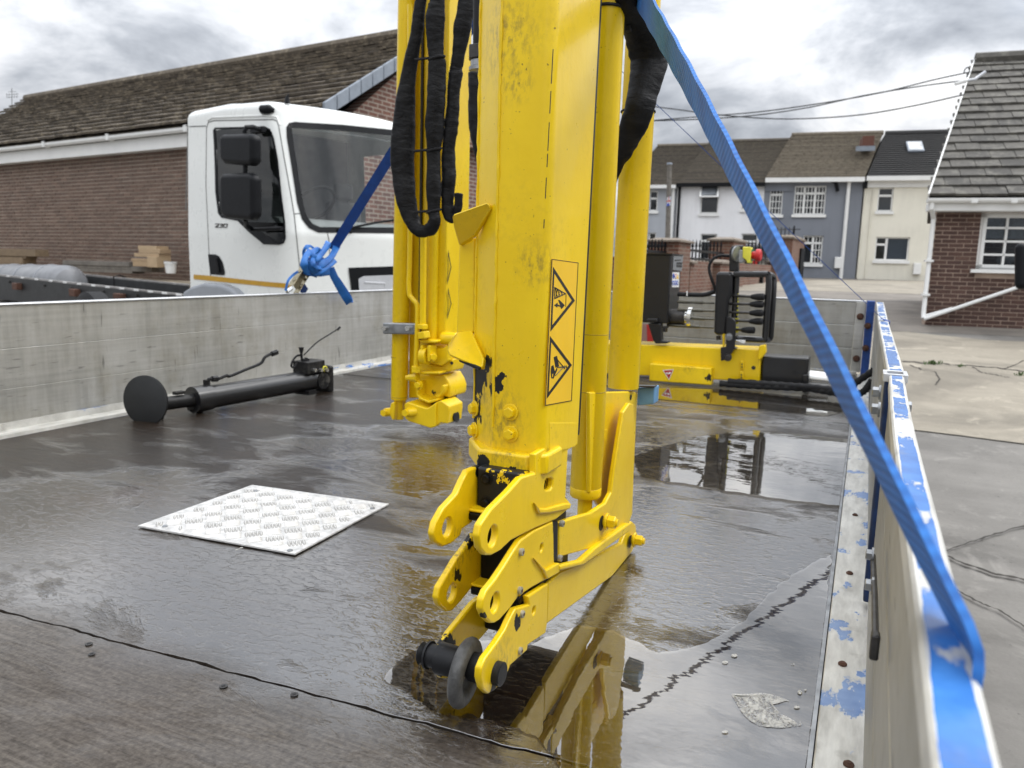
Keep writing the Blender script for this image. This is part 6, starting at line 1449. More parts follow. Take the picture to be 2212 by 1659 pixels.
    for a, b in (((1345, 870), (1392, 925)), ((1340, 985), (1392, 930)), ((1352, 930), (1415, 926)), ((1385, 915), (1400, 940)), ((1402, 918), (1398, 936)), ((1410, 918), (1414, 934))):
        m = MB(); m.tube([onx(*zp('4', *a), sx + .0003), onx(*zp('4', *b), sx + .0003)], .0008, 4); put('print', m, MT['print'], st)
    # --- extension lugs, right-hand plates
    def rplate(name, k, pts, x, th, mat=YC, holes=(), par=root, bev=.0025):
        m = MB(); m.prism(rp(k, pts, x), (-th, 0, 0), holes); return put(name, m, mat, par, bev)
    c1 = onx(*zp('5', 697, 570), XR); c2 = onx(*zp('6', 780, 715), XR); cp = onx(*zp('6', 780, 1325), XR); s2 = onx(*zp('6', 1185, 235), XR); s3 = onx(*zp('6', 1112, 782), XR)
    slot = rp('5', [(1022, 228), (1032, 214), (1062, 208), (1073, 220), (1068, 265), (1055, 282), (1025, 286), (1017, 272)])
    e1 = rplate('extension_lug', '5', [(875, 205), (800, 290), (690, 400), (622, 500), (608, 570), (622, 650), (655, 690), (690, 690), (745, 660), (810, 598), (960, 522), (1090, 468), (1165, 405), (1186, 372), (1165, 345), (1150, 330), (1166, 10), (1040, 10), (960, 60), (960, 178)], XR, .010, holes=[circ(c1, .0135), slot])
    rplate('stiffener', '5', [(962, 362), (990, 398), (1035, 400), (1150, 368), (1186, 368), (1178, 402), (1050, 428), (990, 432)], XR + .005, .006, par=e1, bev=.002)
    e2 = rplate('extension_lug', '6', [(1000, 170), (940, 260), (860, 390), (780, 510), (700, 610), (668, 690), (660, 770), (690, 850), (738, 895), (770, 893), (815, 865), (900, 770), (980, 660), (1100, 580), (1230, 510), (1330, 450), (1337, 375), (1290, 362), (1285, 100), (1282, 5), (1110, 90)], XR - .001, .010, holes=[circ(Vector((XR - .001, c2.y, c2.z)), .0130), circ(Vector((XR - .001, s2.y, s2.z)), .0062)])
    rplate('stiffener', '6', [(1118, 325), (1222, 432), (1335, 368), (1337, 450), (1232, 512), (1205, 440)], XR + .004, .006, par=e2, bev=.002)
    e3 = rplate('extension_lug', '6', [(955, 765), (905, 860), (865, 950), (790, 1065), (690, 1200), (655, 1285), (648, 1380), (668, 1465), (712, 1512), (770, 1482), (835, 1405), (890, 1310), (905, 1265), (1055, 1130), (1060, 1085), (1215, 980), (1228, 900), (1237, 545), (1060, 660), (1075, 730), (1040, 742)], XR, .010, holes=[circ(Vector((XR, s3.y, s3.z)), .0062)])
    bm_ = rplate('extension_beam', '6', [(1236, 545), (1345, 445), (1560, 355), (1880, 195), (1930, 60), (1965, 5), (2000, 40), (2008, 170), (1965, 275), (1790, 490), (1225, 900)], XR - .006, .010, YEL)
    rplate('flange', '5', [(1113, 752), (1250, 722), (1340, 640), (1520, 510), (1552, 490), (1548, 540), (1262, 752), (1115, 788)], XR + .006, .012, YEL, par=bm_, bev=.003)
    m = MB(); m.prism(rp('6', [(1236, 545), (1880, 195), (1965, 275), (1790, 490), (1225, 900)], XL + .012), (-.01, 0, 0)); put('far_cheek', m, YEL, bm_)
    br = rplate('cylinder_bracket', '5', [(1108, 485), (1200, 456), (1310, 425), (1400, 365), (1435, 300), (1450, 180), (1478, 0), (1510, -200), (1548, -258), (1572, -250), (1580, 0), (1565, 430), (1545, 490), (1335, 640), (1108, 702)], XR - .004, .010, YEL)
    rplate('back_plate', '5', [(1300, -325), (1575, -330), (1597, -318), (1582, 0), (1562, 440), (1400, 440), (1300, 300)], XR - .030, .008, YEL, par=br)
    m = MB(); c = onx(*zp('4', 1843, 1130), XR - .0295); m.prism(circ(c, .006, 14), (.0008, 0, 0)); put('plate_hole', m, MT['print'], br)
    m = MB(); m.prism(rp('4', [(1668, 1350), (1688, 1345), (1684, 1420), (1664, 1424)], XR - .028), (-.012, 0, 0)); put('stop', m, YEL, br)
    m = MB(); m.prism(rp('5', [(1068, 485), (1100, 478), (1098, 720), (1072, 722)], XR - .001), (-.006, 0, 0)); put('dark_gap_strip', m, MT['black'], br)  # black strip filling the gap between the plates
    # pivot bolts with washers
    for k, q, r in (('5', (1385, 475), .0155), ('6', (1962, 162), .0150)):
        c = onx(*zp(k, *q), XR - .004); m = MB(); m.tube([c - Vector((.02, 0, 0)), c + Vector((.010, 0, 0))], r * .62, 16); b = put('pivot_bolt', m, YEL, br)
        m = MB(); m.tube([c + Vector((.004, 0, 0)), c + Vector((.009, 0, 0))], r, 20); put('washer', m, YEL, b, .001)
        m = MB(); m.tube([c + Vector((.009, 0, 0)), c + Vector((.022, 0, 0)), c + Vector((.024, 0, 0))], [r * .78, r * .78, r * .66], 6); m.tube([c + Vector((.022, 0, 0)), c + Vector((.028, 0, 0))], r * .45, 12); put('nut', m, YEL, b, .0008)
        m = MB(); cc = Vector((XR - .0035, c.y - r * .9, c.z)); m.prism(circ(cc, r * .9, 14), (.0006, 0, 0)); put('bolt_slot', m, MT['print'], b)
    for k, q in (('6', (1003, 812)), ('6', (985, 1132)), ('6', (997, 272)), ('6', (985, 606)), ('6', (1352, 25)), ('6', (1335, 326))):
        c = onx(*zp(k, *q), XR); m = MB(); m.tube([c - Vector((.002, 0, 0)), c + Vector((.0035, 0, 0)), c + Vector((.004, 0, 0))], [.0052, .0052, .0042], 14); w = put('grease_stud', m, MT['zincdull'], root)
        m = MB(); m.tube([c + Vector((.0038, 0, 0)), c + Vector((.0045, 0, 0))], .0022, 10); put('stud_centre', m, MT['rust'], w)
    # --- left-hand plates
    d1 = onx(*zp('5', 375, 508), XL); d2 = onx(*zp('6', 343, 620), XL)
    rplate('extension_lug', '5', [(580, 125), (505, 155), (470, 220), (435, 300), (350, 390), (300, 480), (285, 550), (298, 600), (345, 630), (400, 610), (458, 560), (468, 520), (530, 480), (555, 400), (640, 300), (640, 125)], XL, -.010, holes=[circ(d1, .0130)])
    rplate('extension_lug', '6', [(620, 70), (540, 105), (480, 200), (380, 330), (290, 480), (235, 570), (218, 660), (235, 725), (300, 785), (350, 772), (430, 685), (500, 600), (575, 500), (680, 400), (680, 100)], XL, -.010, holes=[circ(d2, .0130)])
    rplate('extension_lug', '6', [(600, 655), (540, 705), (420, 850), (330, 960), (250, 1080), (212, 1175), (205, 1215), (235, 1310), (265, 1360), (300, 1360), (400, 1300), (470, 1150), (615, 1000), (700, 900), (700, 700)], XL, -.010)
    # inner sections, black with grease
    for z0, z1, yf, mt in ((.225, .312, .952, 'blackflake'), (.135, .232, .968, 'grease'), (.050, .145, .985, 'grease')):
        m = MB(); m.box((XL + .011, yf, z0), (XR - .011, yf + .16, z1)); o = put('inner_section', m, MT[mt], root, .004)
        if z0 > .2:
            for dx, dz in ((.016, .082), (.074, .085), (.016, .045), (.018, .012)): mm = MB(); mm.hexbolt((XL + .011 + dx, yf, z0 + dz - .01), (0, -1, 0), .0065, .006); put('bolt', mm, MT['grease'], o)
    for k, y, yy in (('5', 425, .935), ('6', 575, .945)):
        c = ony(*zp(k, 600 if k == '5' else 600, y), yy); m = MB(); m.box((XL + .009, yy - .004, c.z - .012), (XR - .009, yy + .03, c.z)); w = put('cross_web', m, MT['grease'], root, .003)
        m = MB(); m.box((XL + .009, yy - .003, c.z + .0005), (XR - .009, yy + .03, c.z + .005)); put('web_top', m, YC, w, .002)
    # pin and ring at the foot
    py, pz = cp.y, cp.z
    m = MB(); m.tube([(XR + .010, py, pz), (XR + .009, py, pz), (XR - .02, py, pz), (XL - .006, py, pz), (XL - .008, py, pz)], [.0145, .0158, .0158, .0158, .012], 24); pin = put('pin', m, MT['pinblack'], root)
    m = MB(); m.tube([(XL - .003, py, pz), (XL - .006, py, pz), (XL - .008, py, pz), (XL - .010, py, pz), (XL - .016, py, pz), (XL - .018, py, pz)], [.019, .019, .011, .011, .0155, .013], 20); put('pin_knob', m, MT['pinblack'], pin)
    m = MB(); m.tube([(XL + .012, py, pz), (XL + .036, py, pz), (XL + .042, py, pz)], [.0215, .0205, .018], 24); put('spacer', m, MT['pinblack'], pin)
    m = MB(); m.tube([(XL + .062, py, pz), (XR - .012, py, pz)], [.019, .020], 24); put('spacer', m, MT['pinblack'], pin)
    rg = onx(*zp('6', 575, 1300), XL + .053); m = MB(); m.ring((XL + .053, py - .002, pz - .010), (1, .10, -.06), .0355, .0112, 40, 14, flat=.9); put('lifting_ring', m, MT['ringsteel'], root, sharp=80)
    # --- cylinders
    a, b = onx(1264.5, 1072, -.448), onx(1351, -800, -.448); ax = (b - a).normalized()
    m = MB(); m.tube([a, a + ax * .003, a + ax * .018, a + ax * .019, a + ax * .020, b], [.0275, .0295, .0295, .0288, .0293, .0293], 28); c1_ = put('lift_cylinder', m, YEL, root)
    for t in (.20, .305): m = MB(); m.ring(a + ax * t, ax, .0292, .0006, 32, 5); put('cylinder_seam', m, MT['seam'], c1_)
    m = MB(); m.tube([a - ax * .07, a + ax * .005], .0138, 20); put('cylinder_rod', m, YEL, c1_)
    m = MB(); p = onx(*zp('5', 1288, 306), -.448) + (CAM - a).normalized() * .0285; m.tube([p, p + (CAM - p).normalized() * .0016], .0032, 10); put('grease_hole', m, MT['rust'], c1_)
    p = onx(*zp('2', 1727, 110), -.448); p = a + ax * ((p.z - a.z) / ax.z); m = MB(); m.ring(p, ax + Vector((.0, .06, .03)), .0305, .0028, 30, 6); ti = put('cable_tie', m, MT['rubber'], c1_)
    p = onx(*zp('2', 1832, 162), -.418); m = MB(); m.box(p - Vector((.004, .006, .012)), p + Vector((.004, .006, .012))); put('tie_head', m, MT['rubber'], ti)
    a, b = onx(1346, 838, -.450), onx(1435, -800, -.450); ax = (b - a).normalized()
    m = MB(); m.tube([a, a + ax * .002, b], [.0315, .0325, .0325], 28); c2_ = put('fold_cylinder', m, MT['yellow_chip2'], root)
    p = onx(*zp('2', 1985, 735), -.450); m = MB(); pt = onx(1372, 237, -.45); m.ring(a + ax * ((pt.z - a.z) / ax.z), ax, .0333, .0022, 28, 6); put('cable_tie', m, MT['rubber'], c2_)
    q = [ony(*zp('4', *s), 1.585) for s in ((1680, 1050), (2003, 1056), (2003, 1066), (1680, 1060))]
    m = MB(); m.prism(q, (0, .02, 0)); put('clamp_band', m, MT['darksteel'], c2_)
    q = [ony(*zp('4', *s), 1.60) for s in ((1890, 1068), (2004, 1064), (1998, 1176), (1886, 1186))]
    m = MB(); m.prism(q, (0, .04, 0)); put('clamp_block', m, MT['bluetape'], c2_, .002)
    # --- hoses in black woven sleeves
    def sleeve(name, k, pts, plane, val, fl=.55, wob=.10, par=root, n=14, seed=0):
        rr = random.Random(seed); f = {'x': onx, 'y': ony}[plane]; pp = smooth_path(pts, 7); P, Rr = [], []
        for i, (x, y, w, *vv) in enumerate(pp):
            p = f(*zp(k, x, y), vv[0] if vv else val); P.append(p); Rr.append(max(.002, w * .56 * ZM[k][2] * pxsize(p) * (1 + wob * (noise.noise(Vector((i * .55, seed, 0))) + .6 * noise.noise(Vector((i * 1.7, seed, 3)))))))
        m = MB(); m.tube(P, Rr, n, eye=CAM, flat=fl)
        rm = sum(Rr) / len(Rr)
        for i, v in enumerate(m.v): m.v[i] = v + noise.noise_vector(Vector((v.x, v.y, v.z * .6)) * (.55 / rm) + Vector((seed, 0, 0))) * rm * .20 + noise.noise_vector(v * (1.6 / rm)) * rm * .08
        o = put(name, m, MT['sleeve'], par, sharp=70)
        md = o.modifiers.new('s', 'SUBSURF'); md.levels = md.render_levels = 1
        return o
    sleeve('hose_sleeve', 'V', [(1330, -420, 44, -.43), (1345, -160, 46, -.42), (1352, -30, 50, -.41), (1371, 19, 66, -.405), (1393, 70, 80, -.405), (1401, 125, 72, -.405), (1395, 181, 62, -.405), (1383, 229, 60, -.41), (1366, 276, 54, -.425), (1346, 318, 46, -.45), (1326, 356, 40, -.475), (1310, 400, 36, -.49)], 'x', -.405, .5, .07, seed=1)
    sleeve('hose_sleeve', 'E', [(300, -900, 70), (285, -400, 70), (268, -40, 72), (250, 120, 78), (215, 300, 78), (180, 500, 92), (155, 700, 122), (145, 900, 142), (142, 1080, 142), (155, 1250, 128), (185, 1390, 100), (218, 1480, 84), (262, 1512, 75), (320, 1500, 78), (350, 1440, 80), (345, 1380, 82), (345, 1200, 88), (342, 1020, 86), (345, 960, 88), (352, 800, 112), (362, 600, 112), (366, 430, 104), (364, 385, 88), (358, 340, 92), (355, 200, 118), (360, 60, 104), (368, -40, 88), (372, -400, 90), (376, -900, 90)], 'y', 2.16, .55, .07, seed=2)
    sleeve('hose_sleeve', 'E', [(640, -900, 100), (600, -400, 100), (565, -40, 100), (545, 120, 108), (520, 280, 90), (500, 400, 78), (488, 455, 74), (488, 480, 88), (478, 560, 80), (470, 700, 78), (460, 830, 84), (445, 960, 80), (440, 1080, 86), (445, 1160, 88), (435, 1260, 78), (440, 1380, 76), (465, 1425, 60), (500, 1370, 50), (510, 1260, 52)], 'y', 2.20, .6, .12, seed=3)
    sleeve('hose_sleeve', 'E', [(655, 470, 150), (650, 600, 140), (650, 760, 150), (655, 900, 130), (665, 1020, 100), (675, 1100, 60)], 'y', 1.9, .6, .07, seed=4)
    for y, x, w in ((380, 365, 95), (980, 348, 86), (1380, 345, 84)):
        p = ony(*zp('E', x, y), 2.16); m = MB(); rr = w * .5 * .33048 * pxsize(p); u = Vector((xb[0], yb[0], 0)).normalized(); v = Vector((-u.y, u.x, 0))
        m.tube([p + u * (math.cos(t) * rr * 1.06) + v * (math.sin(t) * rr * .65) + Vector((0, 0, .006 * math.cos(t))) for t in [2 * math.pi * i / 24 for i in range(24)]], .004, 6, closed=True); put('cable_tie', m, MT['rubber'], root)
        m = MB(); m.tube([p - u * rr * .9, p - u * (rr + .045) - Vector((0, 0, .006))], .004, 6); put('tie_tail', m, MT['rubber'], root)
    # steel fitting and hose above the ribbed sleeve
    q = lambda x, y: ony(*zp('E', x, y), 1.92)
    m = MB(); m.tube([q(662, -900), q(652, -30), q(650, 300)], .020, 12); fh = put('hydraulic_hose', m, MT['rubber'], root)
    m = MB(); m.tube([q(640, 300), q(640, 390)], [.030, .030], 6); put('hex_nut', m, MT['darksteel'], fh, .002)
    m = MB(); m.tube([q(640, 395), q(640, 430), q(640, 440), q(640, 462)], [.022, .022, .027, .027], 14); put('ferrule', m, MT['steel'], fh)
    rear_arm(root, rnd); controls(root, rnd)
def rear_arm(root, rnd):
    Y0 = 2.32; YEL, YC = MT['yellow'], MT['yellow_chip']
    q = lambda k, x, y, d=0.: ony(*zp(k, x, y), Y0 + d)
    def col(name, k, a, b, w, d=0., par=root, mat=YEL, n=22, caps=None):
        p0, p1 = q(k, *a, d), ony(*zp(*b), Y0 + d) if len(b) == 3 else q(k, *b, d); r = w * .5 * ZM[k][2] * pxsize(p0)
        m = MB(); ax = (p1 - p0).normalized(); m.tube([p0, p0 + ax * .004, p1], [r * .95, r, r], n); return put(name, m, mat, par)
    ca = col('rear_cylinder', 'A', (285, 1075), ('E', 190, -900), 262, 0, root, YEL)
    for y in (415, 1035): p = q('A', 285, y); m = MB(); m.ring(p, (0, 0, 1), 131 * .13889 * pxsize(p) * .995, .001, 30, 5); put('cylinder_seam', m, MT['seam'], ca)
    m = MB(); m.tube([q('A', 275, 1380), q('A', 275, 1330), q('A', 277, 1060)], [.019, .020, .0175], 16); put('cylinder_rod', m, YEL, ca)
    # clamp block on the cylinder
    m = MB(); m.prism([q('4', *s, -.062) for s in ((180, 632), (408, 636), (405, 710), (180, 706))], (0, .03, 0)); cl = put('clamp_block', m, MT['steel'], root, .004)
    for x in (200, 357): p = q('4', x, 668, -.062); m = MB(); m.tube([p, p - Vector((0, .012, 0))], .009, 10); put('clamp_bolt', m, MT['brightsteel'], cl)
    # box sections standing side by side
    def box(name, k, pts, d, th, mat=YEL, bev=.004, par=root):
        m = MB(); m.prism([q(k, *s, d) for s in pts], (0, th, 0)); return put(name, m, mat, par, bev)
    box('rear_boom', 'V', [(894, -300), (915, -300), (903, 860), (882, 860)], .04, .12)
    box('rear_boom', 'V', [(917, -300), (938, -300), (925, 735), (906, 735)], .03, .12)
    m = MB(); m.prism([q('V', *s, .02) for s in ((914, -300), (918, -300), (907, 735), (903, 735))], (0, .02, 0)); put('gap_strip', m, MT['print'], root)
    col('rear_cylinder', '4', (512, 742), ('E', 375, -900), 74, -.01)
    box('rear_boom', 'V', [(882, -300), (972, -300), (958, 720), (868, 720)], .13, .05)
    rb = box('rear_boom', 'V', [(956, -300), (974, -300), (962, 735), (943, 735)], .0, .16)
    # face with stickers turned to the right
    A, B_ = q('V', 963, 740), q('V', 979, 735); A2 = A + Vector((0, .16, 0))
    for yy, zz in ((540, 615), (622, 690)):
        p = [onx(*zp('V', *s), A.x + .004) for s in ((968, yy), (975, (yy + zz) / 2), (966, zz))]; c = sum(p, Vector()) / 3
        m = MB(); m.prism(p, (.0006, 0, 0), [[c + (v - c) * .72 for v in p]]); put('warning_mark', m, MT['print'], rb)
    # thin pipes
    for pth, r in (([('4', 365, -1500), ('4', 365, 20), ('4', 358, 400), ('4', 380, 470), ('4', 415, 525), ('4', 412, 700), ('4', 405, 930)], .0085), ([('4', 455, 20), ('4', 450, 640)], .011)):
        pp = smooth_path([tuple(q(*s, -.06)) for s in pth], 6); m = MB(); m.tube(pp, r, 10); put('hydraulic_pipe', m, YEL, root)
    for s, t, r in (((405, 920), (405, 965), .018), ((450, 640), (450, 672), .020), ((455, 690), (462, 735), .024)):
        m = MB(); m.tube([q('4', *s, -.06), q('4', *t, -.06)], r, 6); put('pipe_nut', m, YEL, root, .002)
    m = MB(); m.tube([q('A', 400, 740, -.05), q('A', 480, 735, -.05), q('A', 570, 735, -.05)], [.010, .013, .018], 10); put('port_elbow', m, YEL, root)
    # slide housings, flanges and the pin plates at the foot
    box('flange', 'A', [(590, 150), (720, 145), (860, 160), (850, 205), (600, 195)], -.06, .14)
    h1 = box('slide_housing', 'A', [(600, 195), (800, 200), (815, 275), (960, 285), (1030, 225), (1045, 480), (940, 560), (770, 520), (740, 480), (600, 470)], -.02, .12)
    for x0, x1 in ((605, 645), (715, 760)): box('roller_cheek', 'A', [(x0, 240), (x1, 240), (x1, 470), ((x0 + x1) / 2, 500), (x0, 470)], -.07, .05, YEL, .003, h1)
    m = MB(); p = q('A', 690, 400, -.05); m.cyl(p - Vector((.012, 0, 0)), p + Vector((.012, 0, 0)), .030, 20); put('roller', m, YEL, h1)
    m = MB(); p = q('A', 790, 410, -.05); m.hexbolt(p, (.8, -.6, 0), .013, .018); put('bolt', m, YEL, h1)
    m = MB(); m.box(q('A', 650, 250, -.024), q('A', 715, 470, -.018)); put('roller_gap', m, MT['print'], h1)
    m = MB(); p = q('A', 1070, 130, 0); m.cyl(p - Vector((.03, 0, 0)), p + Vector((.03, 0, 0)), .022, 14); put('boss', m, YEL, root, .003)
    box('flange', 'A', [(590, 470), (760, 520), (940, 565), (1035, 490), (1115, 450), (1112, 560), (1090, 640), (1010, 640), (930, 680), (590, 640)], .0, .09, YC)
    box('flange', 'A', [(588, 640), (900, 645), (905, 690), (588, 690)], -.05, .12)
    m = MB(); p = q('A', 1098, 510, -.002); m.tube([p, p - Vector((-.002, .001, 0))], .006, 10); put('lug_hole', m, MT['print'], root)
    h2 = box('slide_housing', 'A', [(560, 690), (890, 690), (985, 690), (1050, 800), (1085, 900), (1080, 1000), (1060, 1050), (980, 1030), (900, 1085), (845, 1060), (850, 1110), (740, 1140), (590, 1075), (550, 1000)], .0, .12, YC)
    box('stiffener', 'A', [(940, 850), (985, 860), (975, 960), (900, 1060), (850, 1055), (845, 1020), (910, 980)], -.03, .04, YEL, .004, h2)
    box('lip', 'A', [(545, 800), (575, 800), (575, 1010), (640, 1060), (740, 1100), (855, 1065), (855, 1110), (740, 1142), (590, 1078), (545, 1010)], -.05, .06, YEL, .003, h2)
    m = MB(); p = q('A', 590, 850, -.05); m.hexbolt(p, (0, -1, 0), .012, .014); put('bolt', m, YEL, h2)
    m = MB(); m.prism([q('A', *s, -.003) for s in ((785, 960), (810, 925), (815, 965), (855, 955), (850, 985), (830, 980), (828, 1015))], (0, -.001, 0)); put('paint_chip', m, MT['print'], h2)
    m = MB(); m.prism([q('A', *s, .02) for s in ((560, 1100), (740, 1145), (860, 1110), (1020, 1030), (1000, 1120), (800, 1200), (580, 1180))], (0, .08, 0)); put('inner_section', m, MT['grease'], root)
    fk = box('pin_fork', 'A', [(360, 1150), (410, 1115), (560, 1170), (715, 1215), (782, 1178), (850, 1125), (850, 1500), (768, 1527), (430, 1420), (372, 1380)], -.06, .10, YEL)
    box('fork_cheek', 'A', [(850, 1125), (935, 1090), (1060, 1185), (1062, 1260), (1040, 1458), (930, 1440), (850, 1500)], -.05, .10, YC, .004, fk)
    box('fork_cheek', 'A', [(150, 1135), (200, 1120), (215, 1200), (205, 1400), (165, 1395), (125, 1290)], -.04, .08, YEL, .004, fk)
    for x in (115, 450): m = MB(); p = q('A', x, 1265, -.06 if x > 200 else -.02); m.tube([p + Vector((.02, .01, 0)), p - Vector((.0, .02, 0))], .016, 14); b = put('pivot_bolt', m, YEL, fk); m = MB(); m.tube([p - Vector((0, .018, 0)), p - Vector((0, .034, 0))], .013, 6); put('nut', m, YEL, b)
    m = MB(); m.tube([q('A', 1040, 1360, .0), q('A', 1100, 1350, .0), q('A', 1130, 1345, .0), q('A', 1175, 1340, .0)], [.020, .020, .016, .022], 16); put('foot_pin', m, MT['pinblack'], fk)
    m = MB(); m.tube([q('E', 497, 540, .1), q('E', 493, 1140, .1)], .006, 8); put('bright_rod', m, MT['brightsteel'], root)
    box('rear_mount', '4', [(595, 95), (650, 90), (690, 100), (688, 360), (640, 365), (595, 360)], .35, .2, YEL, .02)
    col('lamp_column', 'E', (470, 130), (466, -500), 42, .1, root, MT['lampclear'])
def controls(root, rnd):
    Y0 = 4.0; YEL = MT['yellow']
    q = lambda k, x, y, d=0.: ony(*zp(k, x, y), Y0 + d)
    def box(name, k, pts, d, th, mat, bev=.004, par=root, seg=2):
        m = MB(); m.prism([q(k, *s, d) for s in pts], (0, th, 0)); return put(name, m, mat, par, bev, seg=seg)
    bm_ = box('outrigger_beam', '7', [(-400, 815), (1098, 880), (1090, 1117), (740, 1095), (-400, 1030)], 0, .20, MT['yellow_beam'], .005)
    box('beam_box', '7', [(292, 978), (738, 1015), (741, 1139), (286, 1106)], -.05, .06, MT['yellow_beam'], .006, bm_)
    box('end_lug', '7', [(1072, 950), (1085, 850), (1130, 843), (1132, 905), (1092, 958)], -.03, .06, MT['yellow_beam'], .006, bm_)
    for x, y in ((962, 995), (957, 1072)): box('bolt_plate', '7', [(x - 14, y - 34), (x + 12, y - 34), (x + 14, y + 26), (x - 14, y + 26)], -.012, .014, MT['yellow_beam'], .004, bm_); m = MB(); [m.tube([q('7', x, y + dy, -.012), q('7', x, y + dy, -.016)], .004, 8) for dy in (-10, 10)]; put('plug', m, MT['print'], bm_)
    m = MB(); m.tube([q('7', 1045, 1010, 0), q('7', 1045, 1010, -.002)], .010, 14); put('beam_hole', m, MT['print'], bm_)
    m = MB(); m.prism([q('7', *s, -.052) for s in ((386, 1027), (466, 1021), (432, 1100))], (0, -.001, 0)); tr = put('warning_triangle', m, MT['white'], bm_)
    m = MB(); m.prism([q('7', *s, -.0535) for s in ((394, 1031), (458, 1027), (431, 1090))], (0, -.001, 0)); put('triangle_field', m, MT['print_red'], tr)
    m = MB(); m.prism([q('7', *s, -.0548) for s in ((408, 1046), (420, 1042), (424, 1052), (436, 1040), (446, 1044), (440, 1056), (414, 1056))], (0, -.0008, 0)); put('triangle_sign', m, MT['white'], tr)
    ob = box('outrigger_inner', '7', [(1110, 925), (1448, 940), (1436, 1136), (1096, 1114)], .02, .14, MT['blackgloss'], .008)
    m = MB(); m.prism([q('7', *s, .018) for s in ((1333, 1025), (1358, 1030), (1352, 1060), (1328, 1054))], (0, -.001, 0)); put('slot', m, MT['print'], ob)
    box('outrigger_foot', '7', [(1402, 1065), (1448, 1060), (1440, 1190), (1396, 1190)], -.01, .2, MT['blackgloss'], .004)
    m = MB(); a = q('7', 1448, 1088, .1); b = q('7', 1600, 1105, .1); m.tube([a, b], .042, 22); put('outrigger_cylinder', m, MT['brightsteel'], root)
    for pth in ([(800, 1125), (1000, 1140), (1200, 1150), (1420, 1160), (1600, 1180), (1720, 1165), (1800, 1110), (1915, 1032)], [(1500, 1170), (1640, 1195), (1760, 1212), (1840, 1185), (1880, 1140), (1905, 1105)], [(860, 1110), (1100, 1125), (1300, 1140), (1500, 1155), (1700, 1180)]):
        pp = smooth_path([tuple(q('7', x, y, -.06 - .10 * max(0, (x - 1400) / 500))) for x, y in pth], 10); m = MB()
        m.tube(pp, [.016 + .002 * math.sin(i * 1.9) for i in range(len(pp))], 10); put('trailing_hose', m, MT['rubber'], root, sharp=70)
    # oil tank
    p0, p1 = q('C', 118, 1062), q('C', 478, 175); xa, xb_, z0, z1 = p0.x, p1.x, p0.z, p1.z
    m = MB(); m.box((xa - .12, Y0, z0), (xb_, Y0 + .24, z1)); tk = put('oil_tank', m, MT['tankblack'], root, .006)
    m = MB(); m.box((xa - .13, Y0 - .008, z1), (xb_ + .006, Y0 + .25, z1 + .006)); put('tank_lid', m, MT['blackgloss'], tk)
    T = lambda x, y, o=0.: onx(*zp('C', x, y), xb_ + .001 + o)
    def lab(name, pts, mat, o, par): m = MB(); m.prism([T(x, y, o) for x, y in pts], (.0008, 0, 0)); return put(name, m, mat, par)
    lab('grey_label', [(503, 190), (630, 186), (612, 388), (492, 372)], MT['greyprint'], .0, tk)
    for i in range(5):
        for j in range(2): lab('label_print', [(545 + i * 15, 275 + j * 36), (555 + i * 15, 275 + j * 36), (554 + i * 15, 303 + j * 36), (544 + i * 15, 303 + j * 36)], MT['print'], .0012, tk)
    lab('label_print', [(518, 245), (598, 238), (600, 250), (518, 256)], MT['print'], .0012, tk)
    sk = lab('safety_sticker', [(490, 405), (578, 405), (571, 600), (482, 600)], MT['white'], .0, tk)
    def disc(cx, cy, r, mat, o): lab('pictogram', [(cx + r * math.cos(t), cy + 2.8 * r * math.sin(t)) for t in [i * math.pi / 7 for i in range(14)]], mat, o, sk)
    disc(505, 455, 12, MT['print_blue'], .0012); disc(532, 457, 12, MT['print_red'], .0012); disc(532, 457, 8.5, MT['white'], .0024)
    lab('pictogram', [(546, 490), (558, 425), (570, 490)], MT['sticker'], .0012, sk)
    for x in (499, 526, 552): disc(x, 545, 12, MT['print_blue'], .0012); disc(x, 545, 5, MT['white'], .0024)
    f0 = T(480, 985); m = MB(); m.tube([f0 - Vector((.02, 0, 0)), f0 + Vector((.07, .0, 0))], .042, 20); fl = put('filler_neck', m, MT['darksteel'], tk, .003)
    m = MB(); g = T(560, 985, .05); m.tube([f0 + Vector((.07, 0, 0)), f0 + Vector((.085, 0, 0)), f0 + Vector((.088, 0, 0)), f0 + Vector((.11, 0, 0))], [.03, .03, .055, .055], 20); put('filler_cap', m, MT['brightsteel'], fl, .002)
    box('tank_bracket', 'C', [(168, 1075), (340, 1075), (346, 1300), (430, 1308), (430, 1336), (268, 1340), (235, 1290)], -.02, .05, MT['tankblack'], .004)
    box('tank_foot', 'C', [(150, 1010), (290, 1010), (300, 1060), (160, 1060)], -.03, .03, MT['tankblack'], .004)
    m = MB(); p = q('C', 400, 1110, -.01); m.hexbolt(p, (0, 0, -1), .012, .03); put('bolt', m, MT['darksteel'], tk)
    # control housing, linkage rods, levers
    pn = box('control_housing', 'C', [(1078, 398), (1245, 402), (1272, 440), (1262, 700), (1225, 780), (1195, 1232), (1045, 1225), (1028, 1190), (1055, 440)], -.02, .12, MT['tankblack'], .022, seg=4)
    for a, b in (((560, 790), (1040, 808)), ((560, 895), (1040, 912)), ((640, 1000), (1035, 1020)), ((420, 1095), (1030, 1130))):
        m = MB(); pa, pb = q('C', *a, .06), q('C', *b, .04); pc = pa.lerp(pb, .70); m.tube([pa, pc], .0085, 8); m.tube([pc, pb], .0055, 8); put('linkage_rod', m, MT['rodsteel'], root)
    m = MB(); m.tube([tuple(p) for p in smooth_path([tuple(q('C', *s, .06)) for s in ((560, 690), (800, 700), (930, 695), (1045, 655))], 5)], .012, 8); put('loom', m, MT['rubber'], root)
